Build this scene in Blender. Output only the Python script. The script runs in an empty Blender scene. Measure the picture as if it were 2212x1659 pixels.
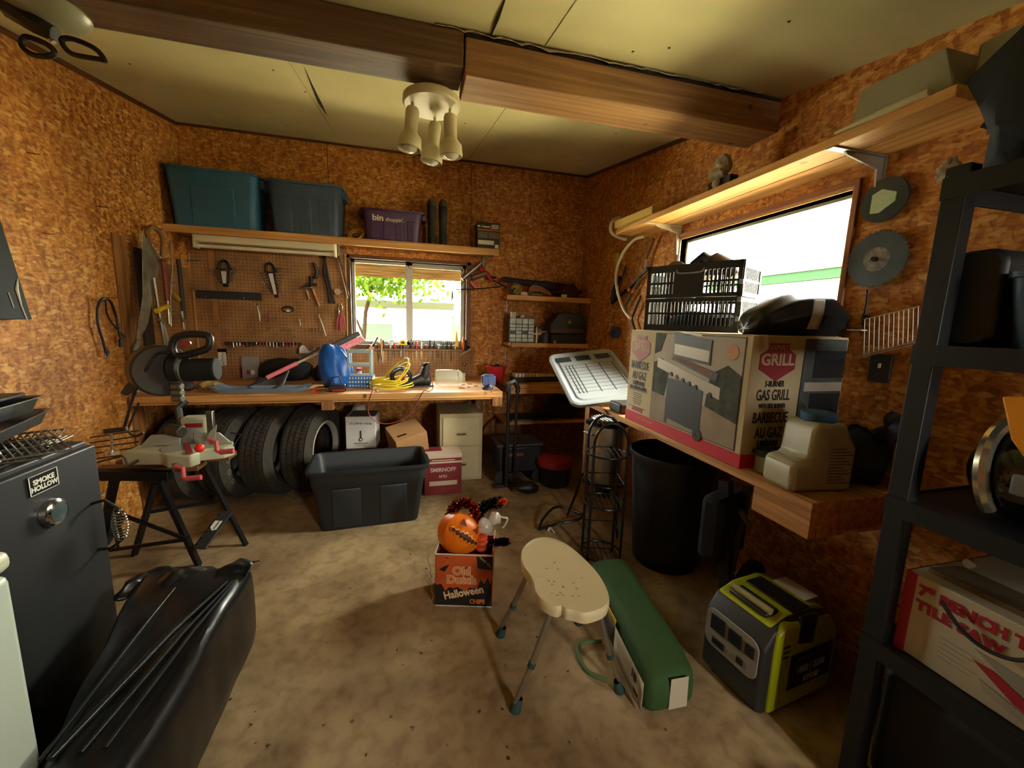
import bpy, bmesh, math, random
from mathutils import Vector, Matrix, Euler, noise
sc = bpy.context.scene
COL = sc.collection
PI = math.pi
# ------------------------------------------------------------------ camera
F_PX, CX, CY, HC = 864.0, 1106.0, 829.5, 1.5
AX = Vector((0.9681, -0.0094, 0.2503)); AY = Vector((-0.2496, -0.1541, 0.9560)); 
AY.normalize(); AX = (AX - AX.dot(AY) * AY).normalized(); AZ = -(AY.cross(AX)) if AY.cross(AX).y > 0 else AY.cross(AX)
RW = Matrix((AX, AY, AZ))            # camera axes (right, down, forward) to world
CAM = Vector((0, 0, HC))
cam = bpy.data.cameras.new('camera'); camo = bpy.data.objects.new('camera', cam); COL.objects.link(camo)
right, down, fwd = (RW @ Vector(v) for v in ((1, 0, 0), (0, 1, 0), (0, 0, 1)))
m3 = Matrix((right, -down, -fwd)).transposed()
camo.matrix_world = Matrix.Translation(CAM) @ m3.to_4x4()
cam.sensor_width = 36.0; cam.lens = 36.0 * F_PX / 2212.0; cam.clip_start = 0.02; cam.clip_end = 200
sc.camera = camo
# ------------------------------------------------------------------ exposure, world, daylight
sc.view_settings.view_transform = 'Standard'; sc.view_settings.look = 'None'
sc.view_settings.gamma = 1.0; sc.view_settings.use_curve_mapping = False
sc.view_settings.exposure = 1.55
cy = sc.cycles
cy.max_bounces = 10; cy.diffuse_bounces = 7; cy.glossy_bounces = 3; cy.transmission_bounces = 4; cy.transparent_max_bounces = 12
cy.caustics_reflective = False; cy.caustics_refractive = False; cy.sample_clamp_indirect = 8.0
cy.use_denoising = True
SKY = 40.0
world = bpy.data.worlds.new('daylight'); sc.world = world; world.use_nodes = True
wn, wl = world.node_tree.nodes, world.node_tree.links
bg = wn['Background']; tc = wn.new('ShaderNodeTexCoord'); sx = wn.new('ShaderNodeSeparateXYZ'); rp = wn.new('ShaderNodeValToRGB')
wl.new(tc.outputs['Generated'], sx.inputs[0]); mr = wn.new('ShaderNodeMapRange')
mr.inputs['From Min'].default_value = -1; mr.inputs['From Max'].default_value = 1
wl.new(sx.outputs['Z'], mr.inputs['Value']); wl.new(mr.outputs[0], rp.inputs[0]); wl.new(rp.outputs[0], bg.inputs['Color'])
rp.color_ramp.elements[0].position = 0.46; rp.color_ramp.elements[0].color = (.46, .42, .33, 1)
rp.color_ramp.elements[1].position = 0.53; rp.color_ramp.elements[1].color = (1.0, .95, .84, 1)
bg.inputs['Strength'].default_value = SKY
XL, XR, YB, YF = -1.93, 1.942, 4.389, -1.9
W2 = (1.466, 2.665, 1.22, 2.134)     # side window: y0 y1 z0 z1
W1 = (-.545, .612, 1.235, 2.085)     # back window: x0 x1 z0 z1
def portal(name, loc, rot, sx_, sy_):
    l = bpy.data.lights.new(name, 'AREA'); l.shape = 'RECTANGLE'; l.size = sx_; l.size_y = sy_; l.energy = 1
    l.cycles.is_portal = True
    o = bpy.data.objects.new(name, l); o.location = loc; o.rotation_euler = rot; COL.objects.link(o)
portal('portal_side_window', (XR + .105, (W2[0] + W2[1]) / 2, (W2[2] + W2[3]) / 2), (0, PI / 2, 0), W2[3] - W2[2], W2[1] - W2[0])
portal('portal_fill_opening', (1.40, YF - .14, 1.70), (PI / 2, 0, 0), .4, .6)  # portal for the added opening behind the camera, there for fill light
portal('portal_back_window', ((W1[0] + W1[1]) / 2, YB + .14, (W1[2] + W1[3]) / 2), (-PI / 2, 0, 0), W1[1] - W1[0], W1[3] - W1[2])
# ------------------------------------------------------------------ helpers
def px(u, v, x=None, y=None, z=None):
    "the point of the room seen at pixel u, v on the plane x=, y= or z="
    d = RW @ Vector(((u - CX) / F_PX, (v - CY) / F_PX, 1.0))
    a, val = (0, x) if x is not None else (1, y) if y is not None else (2, z)
    return CAM + d * ((val - CAM[a]) / d[a])
def srgb(h):
    c = [int(h[i:i + 2], 16) / 255 for i in (0, 2, 4)]
    return tuple(v / 12.92 if v <= .04045 else ((v + .055) / 1.055) ** 2.4 for v in c) + (1,)
MATS = {}
def mat(name, col, rough=.6, metal=0.0, var=0.0, scale=8.0, bump=0.0, bscale=60.0, alpha=1.0, trans=0.0, coat=0.0, stretch=(1, 1, 1), spec=.5):
    if name in MATS: return MATS[name]
    m = bpy.data.materials.new(name); m.use_nodes = True; n, l = m.node_tree.nodes, m.node_tree.links
    b = n['Principled BSDF']; c = srgb(col) if isinstance(col, str) else tuple(col) + (1,)
    b.inputs['Base Color'].default_value = c; b.inputs['Roughness'].default_value = rough
    b.inputs['Metallic'].default_value = metal; b.inputs['Alpha'].default_value = alpha
    b.inputs['Transmission Weight'].default_value = trans; b.inputs['Coat Weight'].default_value = coat
    b.inputs['Specular IOR Level'].default_value = spec
    if var or bump:
        t = n.new('ShaderNodeTexCoord'); mp = n.new('ShaderNodeMapping'); l.new(t.outputs['Object'], mp.inputs[0])
        mp.inputs['Scale'].default_value = stretch
    if var:
        nz = n.new('ShaderNodeTexNoise'); nz.inputs['Scale'].default_value = scale; nz.inputs['Detail'].default_value = 6
        l.new(mp.outputs[0], nz.inputs['Vector']); r = n.new('ShaderNodeValToRGB')
        r.color_ramp.elements[0].position = .3; r.color_ramp.elements[1].position = .7
        r.color_ramp.elements[0].color = tuple(max(0, v * (1 - var)) for v in c[:3]) + (1,)
        r.color_ramp.elements[1].color = tuple(min(1, v * (1 + var)) for v in c[:3]) + (1,)
        l.new(nz.outputs[0], r.inputs[0]); l.new(r.outputs[0], b.inputs['Base Color'])
    if bump:
        nb = n.new('ShaderNodeTexNoise'); nb.inputs['Scale'].default_value = bscale; nb.inputs['Detail'].default_value = 4
        l.new(mp.outputs[0], nb.inputs['Vector']); bp = n.new('ShaderNodeBump'); bp.inputs['Strength'].default_value = bump
        bp.inputs['Distance'].default_value = .01; l.new(nb.outputs[0], bp.inputs['Height']); l.new(bp.outputs[0], b.inputs['Normal'])
    MATS[name] = m; return m
def nodes_of(m): return m.node_tree.nodes, m.node_tree.links, m.node_tree.nodes['Principled BSDF']
def mix_col(n, l, fac, a, b, mode='MIX'):
    x = n.new('ShaderNodeMix'); x.data_type = 'RGBA'; x.blend_type = mode
    for s, v in ((0, fac), (6, a), (7, b)):
        if hasattr(v, 'is_linked') or hasattr(v, 'links'): l.new(v, x.inputs[s])
        else: x.inputs[s].default_value = v
    return x.outputs[2]
def osb_mat(name, cols, sc_=34.0):
    m = mat(name, cols[1], .72); n, l, b = nodes_of(m)
    t = n.new('ShaderNodeTexCoord'); dist = n.new('ShaderNodeTexNoise'); dist.inputs['Scale'].default_value = 9
    l.new(t.outputs['Object'], dist.inputs['Vector'])
    av = n.new('ShaderNodeMix'); av.data_type = 'RGBA'; av.blend_type = 'ADD'; av.inputs[0].default_value = .018
    l.new(t.outputs['Object'], av.inputs[6]); l.new(dist.outputs['Color'], av.inputs[7])
    outs = []
    for k, (rx, s) in enumerate(((0.5, (1, 1, 2.3)), (-.7, (1.6, 1.6, .8)), (1.3, (.8, .8, 1.7)))):
        mp = n.new('ShaderNodeMapping'); mp.inputs['Rotation'].default_value = (rx, rx, rx * .6); mp.inputs['Scale'].default_value = s
        mp.inputs['Location'].default_value = (k * 3.1, k * 1.7, k * .9)
        l.new(av.outputs[2], mp.inputs[0]); v = n.new('ShaderNodeTexVoronoi'); v.inputs['Scale'].default_value = sc_ * (1, .7, 1.5)[k]
        l.new(mp.outputs[0], v.inputs['Vector']); s1 = n.new('ShaderNodeSeparateColor'); l.new(v.outputs['Color'], s1.inputs[0]); outs.append(s1)
    mm = n.new('ShaderNodeMath'); mm.operation = 'ADD'; l.new(outs[0].outputs[0], mm.inputs[0]); l.new(outs[1].outputs[1], mm.inputs[1])
    m2 = n.new('ShaderNodeMath'); m2.operation = 'MULTIPLY_ADD'; m2.inputs[1].default_value = .6; l.new(outs[2].outputs[0], m2.inputs[0]); l.new(mm.outputs[0], m2.inputs[2])
    m3_ = n.new('ShaderNodeMath'); m3_.operation = 'MULTIPLY'; m3_.inputs[1].default_value = .385; l.new(m2.outputs[0], m3_.inputs[0])
    r = n.new('ShaderNodeValToRGB'); e = r.color_ramp.elements
    e[0].position = .16; e[0].color = srgb(cols[0]); e[1].position = .88; e[1].color = srgb(cols[2]); k = e.new(.5); k.color = srgb(cols[1])
    l.new(m3_.outputs[0], r.inputs[0])
    big = n.new('ShaderNodeTexNoise'); big.inputs['Scale'].default_value = 1.3; l.new(t.outputs['Object'], big.inputs['Vector'])
    r2 = n.new('ShaderNodeValToRGB'); r2.color_ramp.elements[0].position = .35; r2.color_ramp.elements[0].color = (.78, .74, .7, 1)
    r2.color_ramp.elements[1].position = .65; r2.color_ramp.elements[1].color = (1, 1, 1, 1); l.new(big.outputs[0], r2.inputs[0])
    mp = n.new('ShaderNodeMapping'); mp.inputs['Rotation'].default_value = (.8, -.6, .4); mp.inputs['Scale'].default_value = (1.0, 1.0, 2.6); l.new(av.outputs[2], mp.inputs[0])
    v = n.new('ShaderNodeTexVoronoi'); v.inputs['Scale'].default_value = 26; l.new(mp.outputs[0], v.inputs['Vector']); s1 = n.new('ShaderNodeSeparateColor'); l.new(v.outputs['Color'], s1.inputs[0])
    r3 = n.new('ShaderNodeValToRGB'); r3.color_ramp.elements[0].position = .84; r3.color_ramp.elements[0].color = (0, 0, 0, 1); r3.color_ramp.elements[1].position = .93; r3.color_ramp.elements[1].color = (.55, .55, .55, 1); l.new(s1.outputs[1], r3.inputs[0])
    col = mix_col(n, l, r3.outputs[0], r.outputs[0], srgb('ebbd74')); l.new(mix_col(n, l, 1.0, col, r2.outputs[0], 'MULTIPLY'), b.inputs['Base Color'])
    bp = n.new('ShaderNodeBump'); bp.inputs['Strength'].default_value = .25; bp.inputs['Distance'].default_value = .003
    l.new(m3_.outputs[0], bp.inputs['Height']); l.new(bp.outputs[0], b.inputs['Normal'])
    return m
def wood_mat(name, cols, axis='X', rough=.6, knots=True):
    m = mat(name, cols[1], rough); n, l, b = nodes_of(m)
    t = n.new('ShaderNodeTexCoord'); mp = n.new('ShaderNodeMapping'); l.new(t.outputs['Object'], mp.inputs[0])
    mp.inputs['Scale'].default_value = {'X': (.5, 13, 13), 'Y': (13, .5, 13), 'Z': (13, 13, .5)}[axis]
    nz = n.new('ShaderNodeTexNoise'); nz.inputs['Scale'].default_value = 3.5; nz.inputs['Detail'].default_value = 7; nz.inputs['Distortion'].default_value = .3
    l.new(mp.outputs[0], nz.inputs['Vector']); r = n.new('ShaderNodeValToRGB'); e = r.color_ramp.elements
    e[0].position = .3; e[0].color = srgb(cols[0]); e[1].position = .72; e[1].color = srgb(cols[2]); k = e.new(.5); k.color = srgb(cols[1])
    l.new(nz.outputs[0], r.inputs[0]); out = r.outputs[0]
    if knots:
        v = n.new('ShaderNodeTexVoronoi'); v.inputs['Scale'].default_value = 4.2; l.new(t.outputs['Object'], v.inputs['Vector'])
        r2 = n.new('ShaderNodeValToRGB'); r2.color_ramp.elements[0].position = .04; r2.color_ramp.elements[0].color = srgb('6e4a2c')
        r2.color_ramp.elements[1].position = .085; r2.color_ramp.elements[1].color = (1, 1, 1, 1); l.new(v.outputs['Distance'], r2.inputs[0])
        out = mix_col(n, l, .75, out, r2.outputs[0], 'MULTIPLY')
    l.new(out, b.inputs['Base Color']); return m
class MB:
    def __init__(s): s.bm = bmesh.new(); s.mats = []
    def _i(s, m):
        if m not in s.mats: s.mats.append(m)
        return s.mats.index(m)
    def _f(s, vs, m, smooth=False):
        try: f = s.bm.faces.new(vs)
        except ValueError: return None
        f.material_index = s._i(m); f.smooth = smooth; return f
    def bx(s, x0, x1, y0, y1, z0, z1, m, M=None):
        co = [Vector((x, y, z)) for z in (z0, z1) for y in (y0, y1) for x in (x0, x1)]
        if M: co = [M @ c for c in co]
        v = [s.bm.verts.new(c) for c in co]
        for q in ((0, 2, 3, 1), (4, 5, 7, 6), (0, 1, 5, 4), (2, 6, 7, 3), (0, 4, 6, 2), (1, 3, 7, 5)): s._f([v[i] for i in q], m)
        return s
    def bar(s, p0, p1, w, h, m, up=(0, 0, 1)):
        "a square bar from p0 to p1"
        p0, p1 = Vector(p0), Vector(p1); d = (p1 - p0); L = d.length; d.normalize(); u = Vector(up)
        if abs(d.dot(u)) > .97: u = Vector((1, 0, 0))
        r_ = d.cross(u).normalized(); u = r_.cross(d)
        M = Matrix((r_, d, u)).transposed().to_4x4(); M.translation = p0
        return s.bx(-w / 2, w / 2, 0, L, -h / 2, h / 2, m, M)
    def cyl(s, p0, p1, r, m, r1=None, n=16, cap=True):
        p0, p1 = Vector(p0), Vector(p1); d = (p1 - p0).normalized(); u = Vector((0, 0, 1)) if abs(d.z) < .9 else Vector((1, 0, 0))
        a = d.cross(u).normalized(); b = d.cross(a); r1 = r if r1 is None else r1; R = []
        for p, q in ((p0, r), (p1, r1)): R.append([s.bm.verts.new(p + q * (math.cos(2 * PI * i / n) * a + math.sin(2 * PI * i / n) * b)) for i in range(n)])
        for i in range(n): s._f([R[0][i], R[0][(i + 1) % n], R[1][(i + 1) % n], R[1][i]], m, True)
        if cap: s._f(R[0][::-1], m); s._f(R[1], m)
        return s
    def tube(s, pts, r, m, n=8, closed=False, rs=None):
        pts = [Vector(p) for p in pts]; N = len(pts); rings = []; prev = None
        for i, p in enumerate(pts):
            a = pts[(i - 1) % N] if (closed or i) else p; b = pts[(i + 1) % N] if (closed or i < N - 1) else p
            d = (b - a).normalized()
            if prev is None:
                u = Vector((0, 0, 1)) if abs(d.z) < .9 else Vector((1, 0, 0)); prev = d.cross(u).normalized()
            prev = (prev - prev.dot(d) * d).normalized(); c = d.cross(prev); q = rs[i] if rs else r
            rings.append([s.bm.verts.new(p + q * (math.cos(2 * PI * k / n) * prev + math.sin(2 * PI * k / n) * c)) for k in range(n)])
        for i in range(N if closed else N - 1):
            A, B = rings[i], rings[(i + 1) % N]
            for k in range(n): s._f([A[k], A[(k + 1) % n], B[(k + 1) % n], B[k]], m, True)
        if not closed: s._f(rings[0][::-1], m); s._f(rings[-1], m)
        return s
    def loft(s, rings, m, cap=(True, True), smooth=True, closed=True):
        R = [[s.bm.verts.new(Vector(p)) for p in r] for r in rings]; n = len(R[0])
        for A, B in zip(R, R[1:]):
            for k in range(n if closed else n - 1): s._f([A[k], A[(k + 1) % n], B[(k + 1) % n], B[k]], m, smooth)
        if cap[0]: s._f(R[0][::-1], m)
        if cap[1]: s._f(R[-1], m)
        return s
    def lathe(s, prof, m, M=None, n=28, cap=(False, False)):
        M = M or Matrix()
        return s.loft([[M @ Vector((r * math.cos(2 * PI * k / n), r * math.sin(2 * PI * k / n), z)) for k in range(n)] for r, z in prof], m, cap)
    def prism(s, poly, z0, z1, m, M=None):
        M = M or Matrix(); A = [s.bm.verts.new(M @ Vector((x, y, z0))) for x, y in poly]; B = [s.bm.verts.new(M @ Vector((x, y, z1))) for x, y in poly]
        n = len(poly)
        for k in range(n): s._f([A[k], A[(k + 1) % n], B[(k + 1) % n], B[k]], m)
        s._f(A[::-1], m); s._f(B, m); return s
    def sph(s, c, r, m, sc_=(1, 1, 1), n=16, M=None):
        c = Vector(c); rings = []; h = max(6, n // 2)
        M = M or Matrix()
        for i in range(h + 1):
            t = PI * i / h; q = max(.0015, math.sin(t))
            rings.append([c + M @ Vector((r * sc_[0] * q * math.cos(2 * PI * k / n), r * sc_[1] * q * math.sin(2 * PI * k / n), -r * sc_[2] * math.cos(t))) for k in range(n)])
        return s.loft(rings, m)
    def grid(s, fn, nu, nv, m, smooth=True):
        V = [[s.bm.verts.new(Vector(fn(i / nu, j / nv))) for j in range(nv + 1)] for i in range(nu + 1)]
        for i in range(nu):
            for j in range(nv): s._f([V[i][j], V[i + 1][j], V[i + 1][j + 1], V[i][j + 1]], m, smooth)
        return s
    def quad(s, pts, m): s._f([s.bm.verts.new(Vector(p)) for p in pts], m); return s
    def jitter(s, a, f=8.0, seed=0.0):
        for v in s.bm.verts: v.co += noise.noise_vector(v.co * f + Vector((seed, seed * 2, 0))) * a
        return s
    def build(s, name, parent=None, bevel=0.0, world=False, sub=0, solid=0.0, ang=40, fix=True, seg=2):
        if fix: bmesh.ops.recalc_face_normals(s.bm, faces=s.bm.faces)
        if world and parent is not None: s.bm.transform(wm(parent).inverted())
        me = bpy.data.meshes.new(name); s.bm.to_mesh(me); s.bm.free()
        for m in s.mats: me.materials.append(m)
        me.polygons.foreach_set('use_smooth', [True] * len(me.polygons)); me.set_sharp_from_angle(angle=math.radians(ang))
        o = bpy.data.objects.new(name, me); COL.objects.link(o)
        if parent is not None: o.parent = parent
        if solid: k = o.modifiers.new('thick', 'SOLIDIFY'); k.thickness = solid; k.offset = 0
        if bevel: k = o.modifiers.new('bevel', 'BEVEL'); k.width = bevel; k.segments = seg; k.limit_method = 'ANGLE'; k.angle_limit = math.radians(35); k.harden_normals = False
        if sub: k = o.modifiers.new('sub', 'SUBSURF'); k.levels = sub; k.render_levels = sub
        return o
def wm(o):
    M = Matrix()
    while o is not None: M = Matrix.LocRotScale(o.location, o.rotation_euler, o.scale) @ M; o = o.parent
    return M
def tag(o, label=None, cat=None, group=None, kind=None):
    if label: o['label'] = label
    if cat: o['category'] = cat
    if group: o['group'] = group
    if kind: o['kind'] = kind
    return o
def thing(name, label, cat, loc=(0, 0, 0), rot=0.0, group=None):
    o = bpy.data.objects.new(name, None); o.empty_display_size = .05; COL.objects.link(o)
    o.location = loc; o.rotation_euler = (0, 0, rot) if isinstance(rot, (int, float)) else rot
    return tag(o, label, cat, group)
def struct(o): o['kind'] = 'structure'; return o
def copy_tree(o, parent=None):
    c = o.copy(); COL.objects.link(c); c.parent = parent
    for ch in [x for x in KIDS(o)]: copy_tree(ch, c)
    return c
def KIDS(o): return [x for x in bpy.data.objects if x.parent == o]
def again(src, loc, rot, label, group=None, scale=None):
    c = copy_tree(src); c.location = loc; c.rotation_euler = (0, 0, rot) if isinstance(rot, (int, float)) else rot
    if scale: c.scale = scale
    c['label'] = label
    if group: c['group'] = group
    return c
def text_mesh(txt, size, m, M, name, parent, bold=0.0, xs=1.0, align='CENTER', depth=.0006, shear=0.0, spacing=1.0):
    "lettering as thin raised mesh in the plane of M (x right, y up, z out)"
    cu = bpy.data.curves.new(name, 'FONT'); cu.body = txt; cu.size = size; cu.align_x = align; cu.align_y = 'CENTER'
    cu.extrude = depth; cu.offset = bold; cu.shear = shear; cu.space_character = spacing; cu.resolution_u = 3
    t = bpy.data.objects.new(name, cu); COL.objects.link(t); dg = bpy.context.evaluated_depsgraph_get()
    me = bpy.data.meshes.new_from_object(t.evaluated_get(dg)); bpy.data.objects.remove(t)
    me.transform(M @ Matrix.Diagonal((xs, 1, 1, 1))); me.materials.clear(); me.materials.append(m)
    o = bpy.data.objects.new(name, me); COL.objects.link(o); o.parent = parent; return o
def frame(origin, xdir, zdir):
    "matrix with x along xdir and z along zdir"
    x = Vector(xdir).normalized(); z = Vector(zdir).normalized(); y = z.cross(x).normalized(); x = y.cross(z)
    M = Matrix((x, y, z)).transposed().to_4x4(); M.translation = Vector(origin); return M
def rrect(w, h, r, n=4):
    "rounded rectangle outline centred on 0"
    P = []
    for cx, cy_, a0 in ((w / 2 - r, h / 2 - r, 0), (-w / 2 + r, h / 2 - r, PI / 2), (-w / 2 + r, -h / 2 + r, PI), (w / 2 - r, -h / 2 + r, 1.5 * PI)):
        for i in range(n + 1): a = a0 + PI / 2 * i / n; P.append((cx + r * math.cos(a), cy_ + r * math.sin(a)))
    return P
def rnd(seed): return random.Random(seed)
def squiggle(p0, p1, sag, n=12, seed=1, amp=0.0):
    r = rnd(seed); p0, p1 = Vector(p0), Vector(p1); out = []
    for i in range(n + 1):
        t = i / n; p = p0.lerp(p1, t); p.z -= sag * 4 * t * (1 - t)
        if 0 < i < n: p += Vector((r.uniform(-amp, amp), r.uniform(-amp, amp), r.uniform(-amp, amp) * .3))
        out.append(p)
    return out
def smooth_path(P, k=4, closed=False):
    P = [Vector(p) for p in P]; N = len(P); out = []
    for i in range(N if closed else N - 1):
        a = P[(i - 1) % N] if (closed or i) else P[0]; b = P[i]; c = P[(i + 1) % N]; d = P[(i + 2) % N] if (closed or i < N - 2) else P[-1]
        for j in range(k):
            t = j / k; out.append(.5 * ((2 * b) + (c - a) * t + (2 * a - 5 * b + 4 * c - d) * t * t + (3 * b - a - 3 * c + d) * t ** 3))
    if not closed: out.append(P[-1])
    return out
# shared materials
BLK = mat('black_plastic', '17191b', .45, bump=.05, bscale=200); BLKM = mat('black_metal', '0f1012', .35, .2)
RUB = mat('black_rubber', '1c1b19', .75, var=.25, scale=20); STEEL = mat('brushed_steel', 'b9b6ac', .28, 1.0, var=.1, scale=30, stretch=(1, 1, .1))
CHROME = mat('chrome', 'd8d8d4', .12, 1.0); WHT = mat('white_plastic', 'cfccbd', .4); CREAM = mat('cream_enamel', 'c9c39f', .4)
RED = mat('red_plastic', 'b3202a', .4); GRN_T = mat('teal_rubber', '2a5552', .6); YEL = mat('yellow_plastic', 'd9b118', .45)
PAPER = mat('white_paper', 'd6d2c4', .8); DRED = mat('dark_red_print', '8e1c26', .5); INK = mat('black_ink', '141312', .6)
PINE = wood_mat('pine_lumber', ('a2703a', 'c08a4c', 'd4a262'), 'X'); PINEY = wood_mat('pine_lumber_long', ('a2703a', 'c08a4c', 'd4a262'), 'Y'); PINEZ = wood_mat('pine_lumber_upright', ('7d5128', '9c6a38', 'b5824a'), 'Z')
OSB = osb_mat('strand_board', ('8c5216', 'b9762b', 'dba14c'), 40.0)
BLUEP = mat('blue_plastic', '3f6fae', .45); ORNG = mat('orange_plastic', 'e06a12', .4); SILV = mat('galvanised', '9a9a96', .4, .9, var=.2, scale=25)
GREY = mat('grey_plastic', '6d7176', .5); WOODH = mat('wooden_handle', 'b98a4e', .5, var=.2, scale=14)
# ================================================================== the room
def concrete():
    m = mat('concrete_slab', '8f7a5c', .82); n, l, b = nodes_of(m); t = n.new('ShaderNodeTexCoord')
    def nz(s, d=8, dist=0):
        k = n.new('ShaderNodeTexNoise'); k.inputs['Scale'].default_value = s; k.inputs['Detail'].default_value = d; k.inputs['Distortion'].default_value = dist
        l.new(t.outputs['Object'], k.inputs['Vector']); return k
    a = nz(1.6, 9, .6); r = n.new('ShaderNodeValToRGB'); e = r.color_ramp.elements
    e[0].position = .33; e[0].color = srgb('7a6344'); e[1].position = .68; e[1].color = srgb('b59f78'); k = e.new(.5); k.color = srgb('9a8360'); l.new(a.outputs[0], r.inputs[0])
    c = nz(14, 6, .3); r2 = n.new('ShaderNodeValToRGB'); r2.color_ramp.elements[0].position = .34; r2.color_ramp.elements[0].color = (.62, .55, .47, 1)
    r2.color_ramp.elements[1].position = .56; r2.color_ramp.elements[1].color = (1, 1, 1, 1); l.new(c.outputs[0], r2.inputs[0])
    o = mix_col(n, l, .7, r.outputs[0], r2.outputs[0], 'MULTIPLY')
    v = n.new('ShaderNodeTexVoronoi'); v.inputs['Scale'].default_value = 9; l.new(t.outputs['Object'], v.inputs['Vector'])
    d2 = nz(30, 3); ad = n.new('ShaderNodeMath'); ad.operation = 'MULTIPLY_ADD'; ad.inputs[1].default_value = .25; l.new(d2.outputs[0], ad.inputs[0]); l.new(v.outputs['Distance'], ad.inputs[2])
    r3 = n.new('ShaderNodeValToRGB'); r3.color_ramp.elements[0].position = .165; r3.color_ramp.elements[0].color = (.3, .22, .15, 1)
    r3.color_ramp.elements[1].position = .2; r3.color_ramp.elements[1].color = (1, 1, 1, 1); l.new(ad.outputs[0], r3.inputs[0])
    o = mix_col(n, l, .8, o, r3.outputs[0], 'MULTIPLY'); l.new(o, b.inputs['Base Color'])
    f = nz(22, 8); bp = n.new('ShaderNodeBump'); bp.inputs['Strength'].default_value = .35; bp.inputs['Distance'].default_value = .012
    l.new(f.outputs[0], bp.inputs['Height']); l.new(bp.outputs[0], b.inputs['Normal']); return m
FLOORM = concrete()
struct(MB().bx(XL - .15, XR + .15, YF - .1, YB + .15, -.1, 0, FLOORM).build('floor'))
SL = .165; ZC0 = 3.133                                     # ceiling drops towards the front wall
def zc(y): return ZC0 - SL * (YB - y)
def wall(name, u0, u1, vtop, holes, make):
    pass
# back wall with window hole (pieces share one mesh)
b = MB(); T = .15; H = zc(YB + T) + .05
b.bx(XL - T, W1[0], YB, YB + T, 0, H, OSB); b.bx(W1[1], XR + T, YB, YB + T, 0, H, OSB)
b.bx(W1[0], W1[1], YB, YB + T, 0, W1[2], OSB); b.bx(W1[0], W1[1], YB, YB + T, W1[3], H, OSB)
struct(b.build('wall_back'))
def side_prism(bm, x0, x1, y0, y1, z0f, z1f, m):
    v = [(x, y, z) for x in (x0, x1) for y, z in ((y0, z0f(y0)), (y1, z0f(y1)), (y1, z1f(y1)), (y0, z1f(y0)))]
    V = [bm.bm.verts.new(c) for c in v]
    for q in ((0, 1, 2, 3), (7, 6, 5, 4), (0, 4, 5, 1), (1, 5, 6, 2), (2, 6, 7, 3), (3, 7, 4, 0)): bm._f([V[i] for i in q], m)
zt = lambda y: zc(y) + .03
k0 = lambda y: 0.0
b = MB(); side_prism(b, XL - T, XL, YF, YB, k0, zt, OSB); struct(b.build('wall_left'))
T2 = .10; b = MB(); side_prism(b, XR, XR + T2, YF, W2[0], k0, zt, OSB); side_prism(b, XR, XR + T2, W2[1], YB, k0, zt, OSB)
side_prism(b, XR, XR + T2, W2[0], W2[1], k0, lambda y: W2[2], OSB); side_prism(b, XR, XR + T2, W2[0], W2[1], lambda y: W2[3], zt, OSB)
struct(b.build('wall_right'))
struct(MB().bx(XL - T, 1.20, YF - T, YF, 0, zc(YF) + .05, OSB).bx(1.60, XR + T, YF - T, YF, 0, zc(YF) + .05, OSB).bx(1.20, 1.60, YF - T, YF, 2.0, zc(YF) + .05, OSB).bx(1.20, 1.60, YF - T, YF, 0, 1.4, OSB).build('wall_front'))  # unseen front wall, with a small opening added to let in fill light
# ceiling boards with seams, screw dimples
def ceil_mat():
    m = mat('drywall_ceiling', 'c9c596', .8); n, l, b_ = nodes_of(m); t = n.new('ShaderNodeTexCoord')
    nz = n.new('ShaderNodeTexNoise'); nz.inputs['Scale'].default_value = 1.4; nz.inputs['Detail'].default_value = 5; l.new(t.outputs['Object'], nz.inputs['Vector'])
    r = n.new('ShaderNodeValToRGB'); r.color_ramp.elements[0].position = .3; r.color_ramp.elements[0].color = srgb('b9b587'); r.color_ramp.elements[1].position = .7; r.color_ramp.elements[1].color = srgb('d2cea4')
    l.new(nz.outputs[0], r.inputs[0]); l.new(r.outputs[0], b_.inputs['Base Color']); return m
CM = ceil_mat(); DK = mat('dark_gap', '2a2118', .9)
b = MB()
for x0, x1, y0, y1 in ((XL - T, -.62, YF, 2.11), (-.616, .60, YF, 2.11), (.606, XR + T, YF, 2.11), (XL - T, -.60, 2.11, YB + T), (-.596, .62, 2.11, YB + T), (.624, XR + T, 2.11, YB + T)):
    side_prism(b, x0, x1, y0, y1, zc, lambda y: zc(y) + .02, CM)
side_prism(b, XL - T, XR + T, YF - T, YB + T, lambda y: zc(y) + .02, lambda y: zc(y) + .09, DK)
r = rnd(4)
for i in range(26):
    x, y = r.uniform(-1.7, 1.8), r.uniform(1.1, 4.2); b.cyl((x, y, zc(y) + .004), (x, y, zc(y) - .0015), .006, DK, n=8)
struct(b.build('ceiling'))
# torn joint paper hanging from a seam, and beam-side crack
b = MB(); P = [px(1093, 0, z=zc(1.55)), px(1075, 45, z=zc(1.7)), px(1060, 80, z=zc(1.88))]
b.tube([Vector((p.x, p.y, zc(p.y) - .002)) for p in P], .004, DK, n=5, rs=[.0015, .008, .003])
for a in ((655, 140), (680, 180), (706, 248)): pass
q = [px(u, v, z=2.95) for u, v in ((658, 145), (672, 180), (690, 220), (706, 248))]
q = [CAM + (p - CAM) * ((zc(0) - HC) / ((p - CAM).z - SL * (p - CAM).y)) for p in q]
b.tube([p - Vector((0, 0, .002)) for p in q], .004, DK, n=5, rs=[.001, .005, .012, .001]); o = b.build('trim_2'); struct(o)
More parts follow.
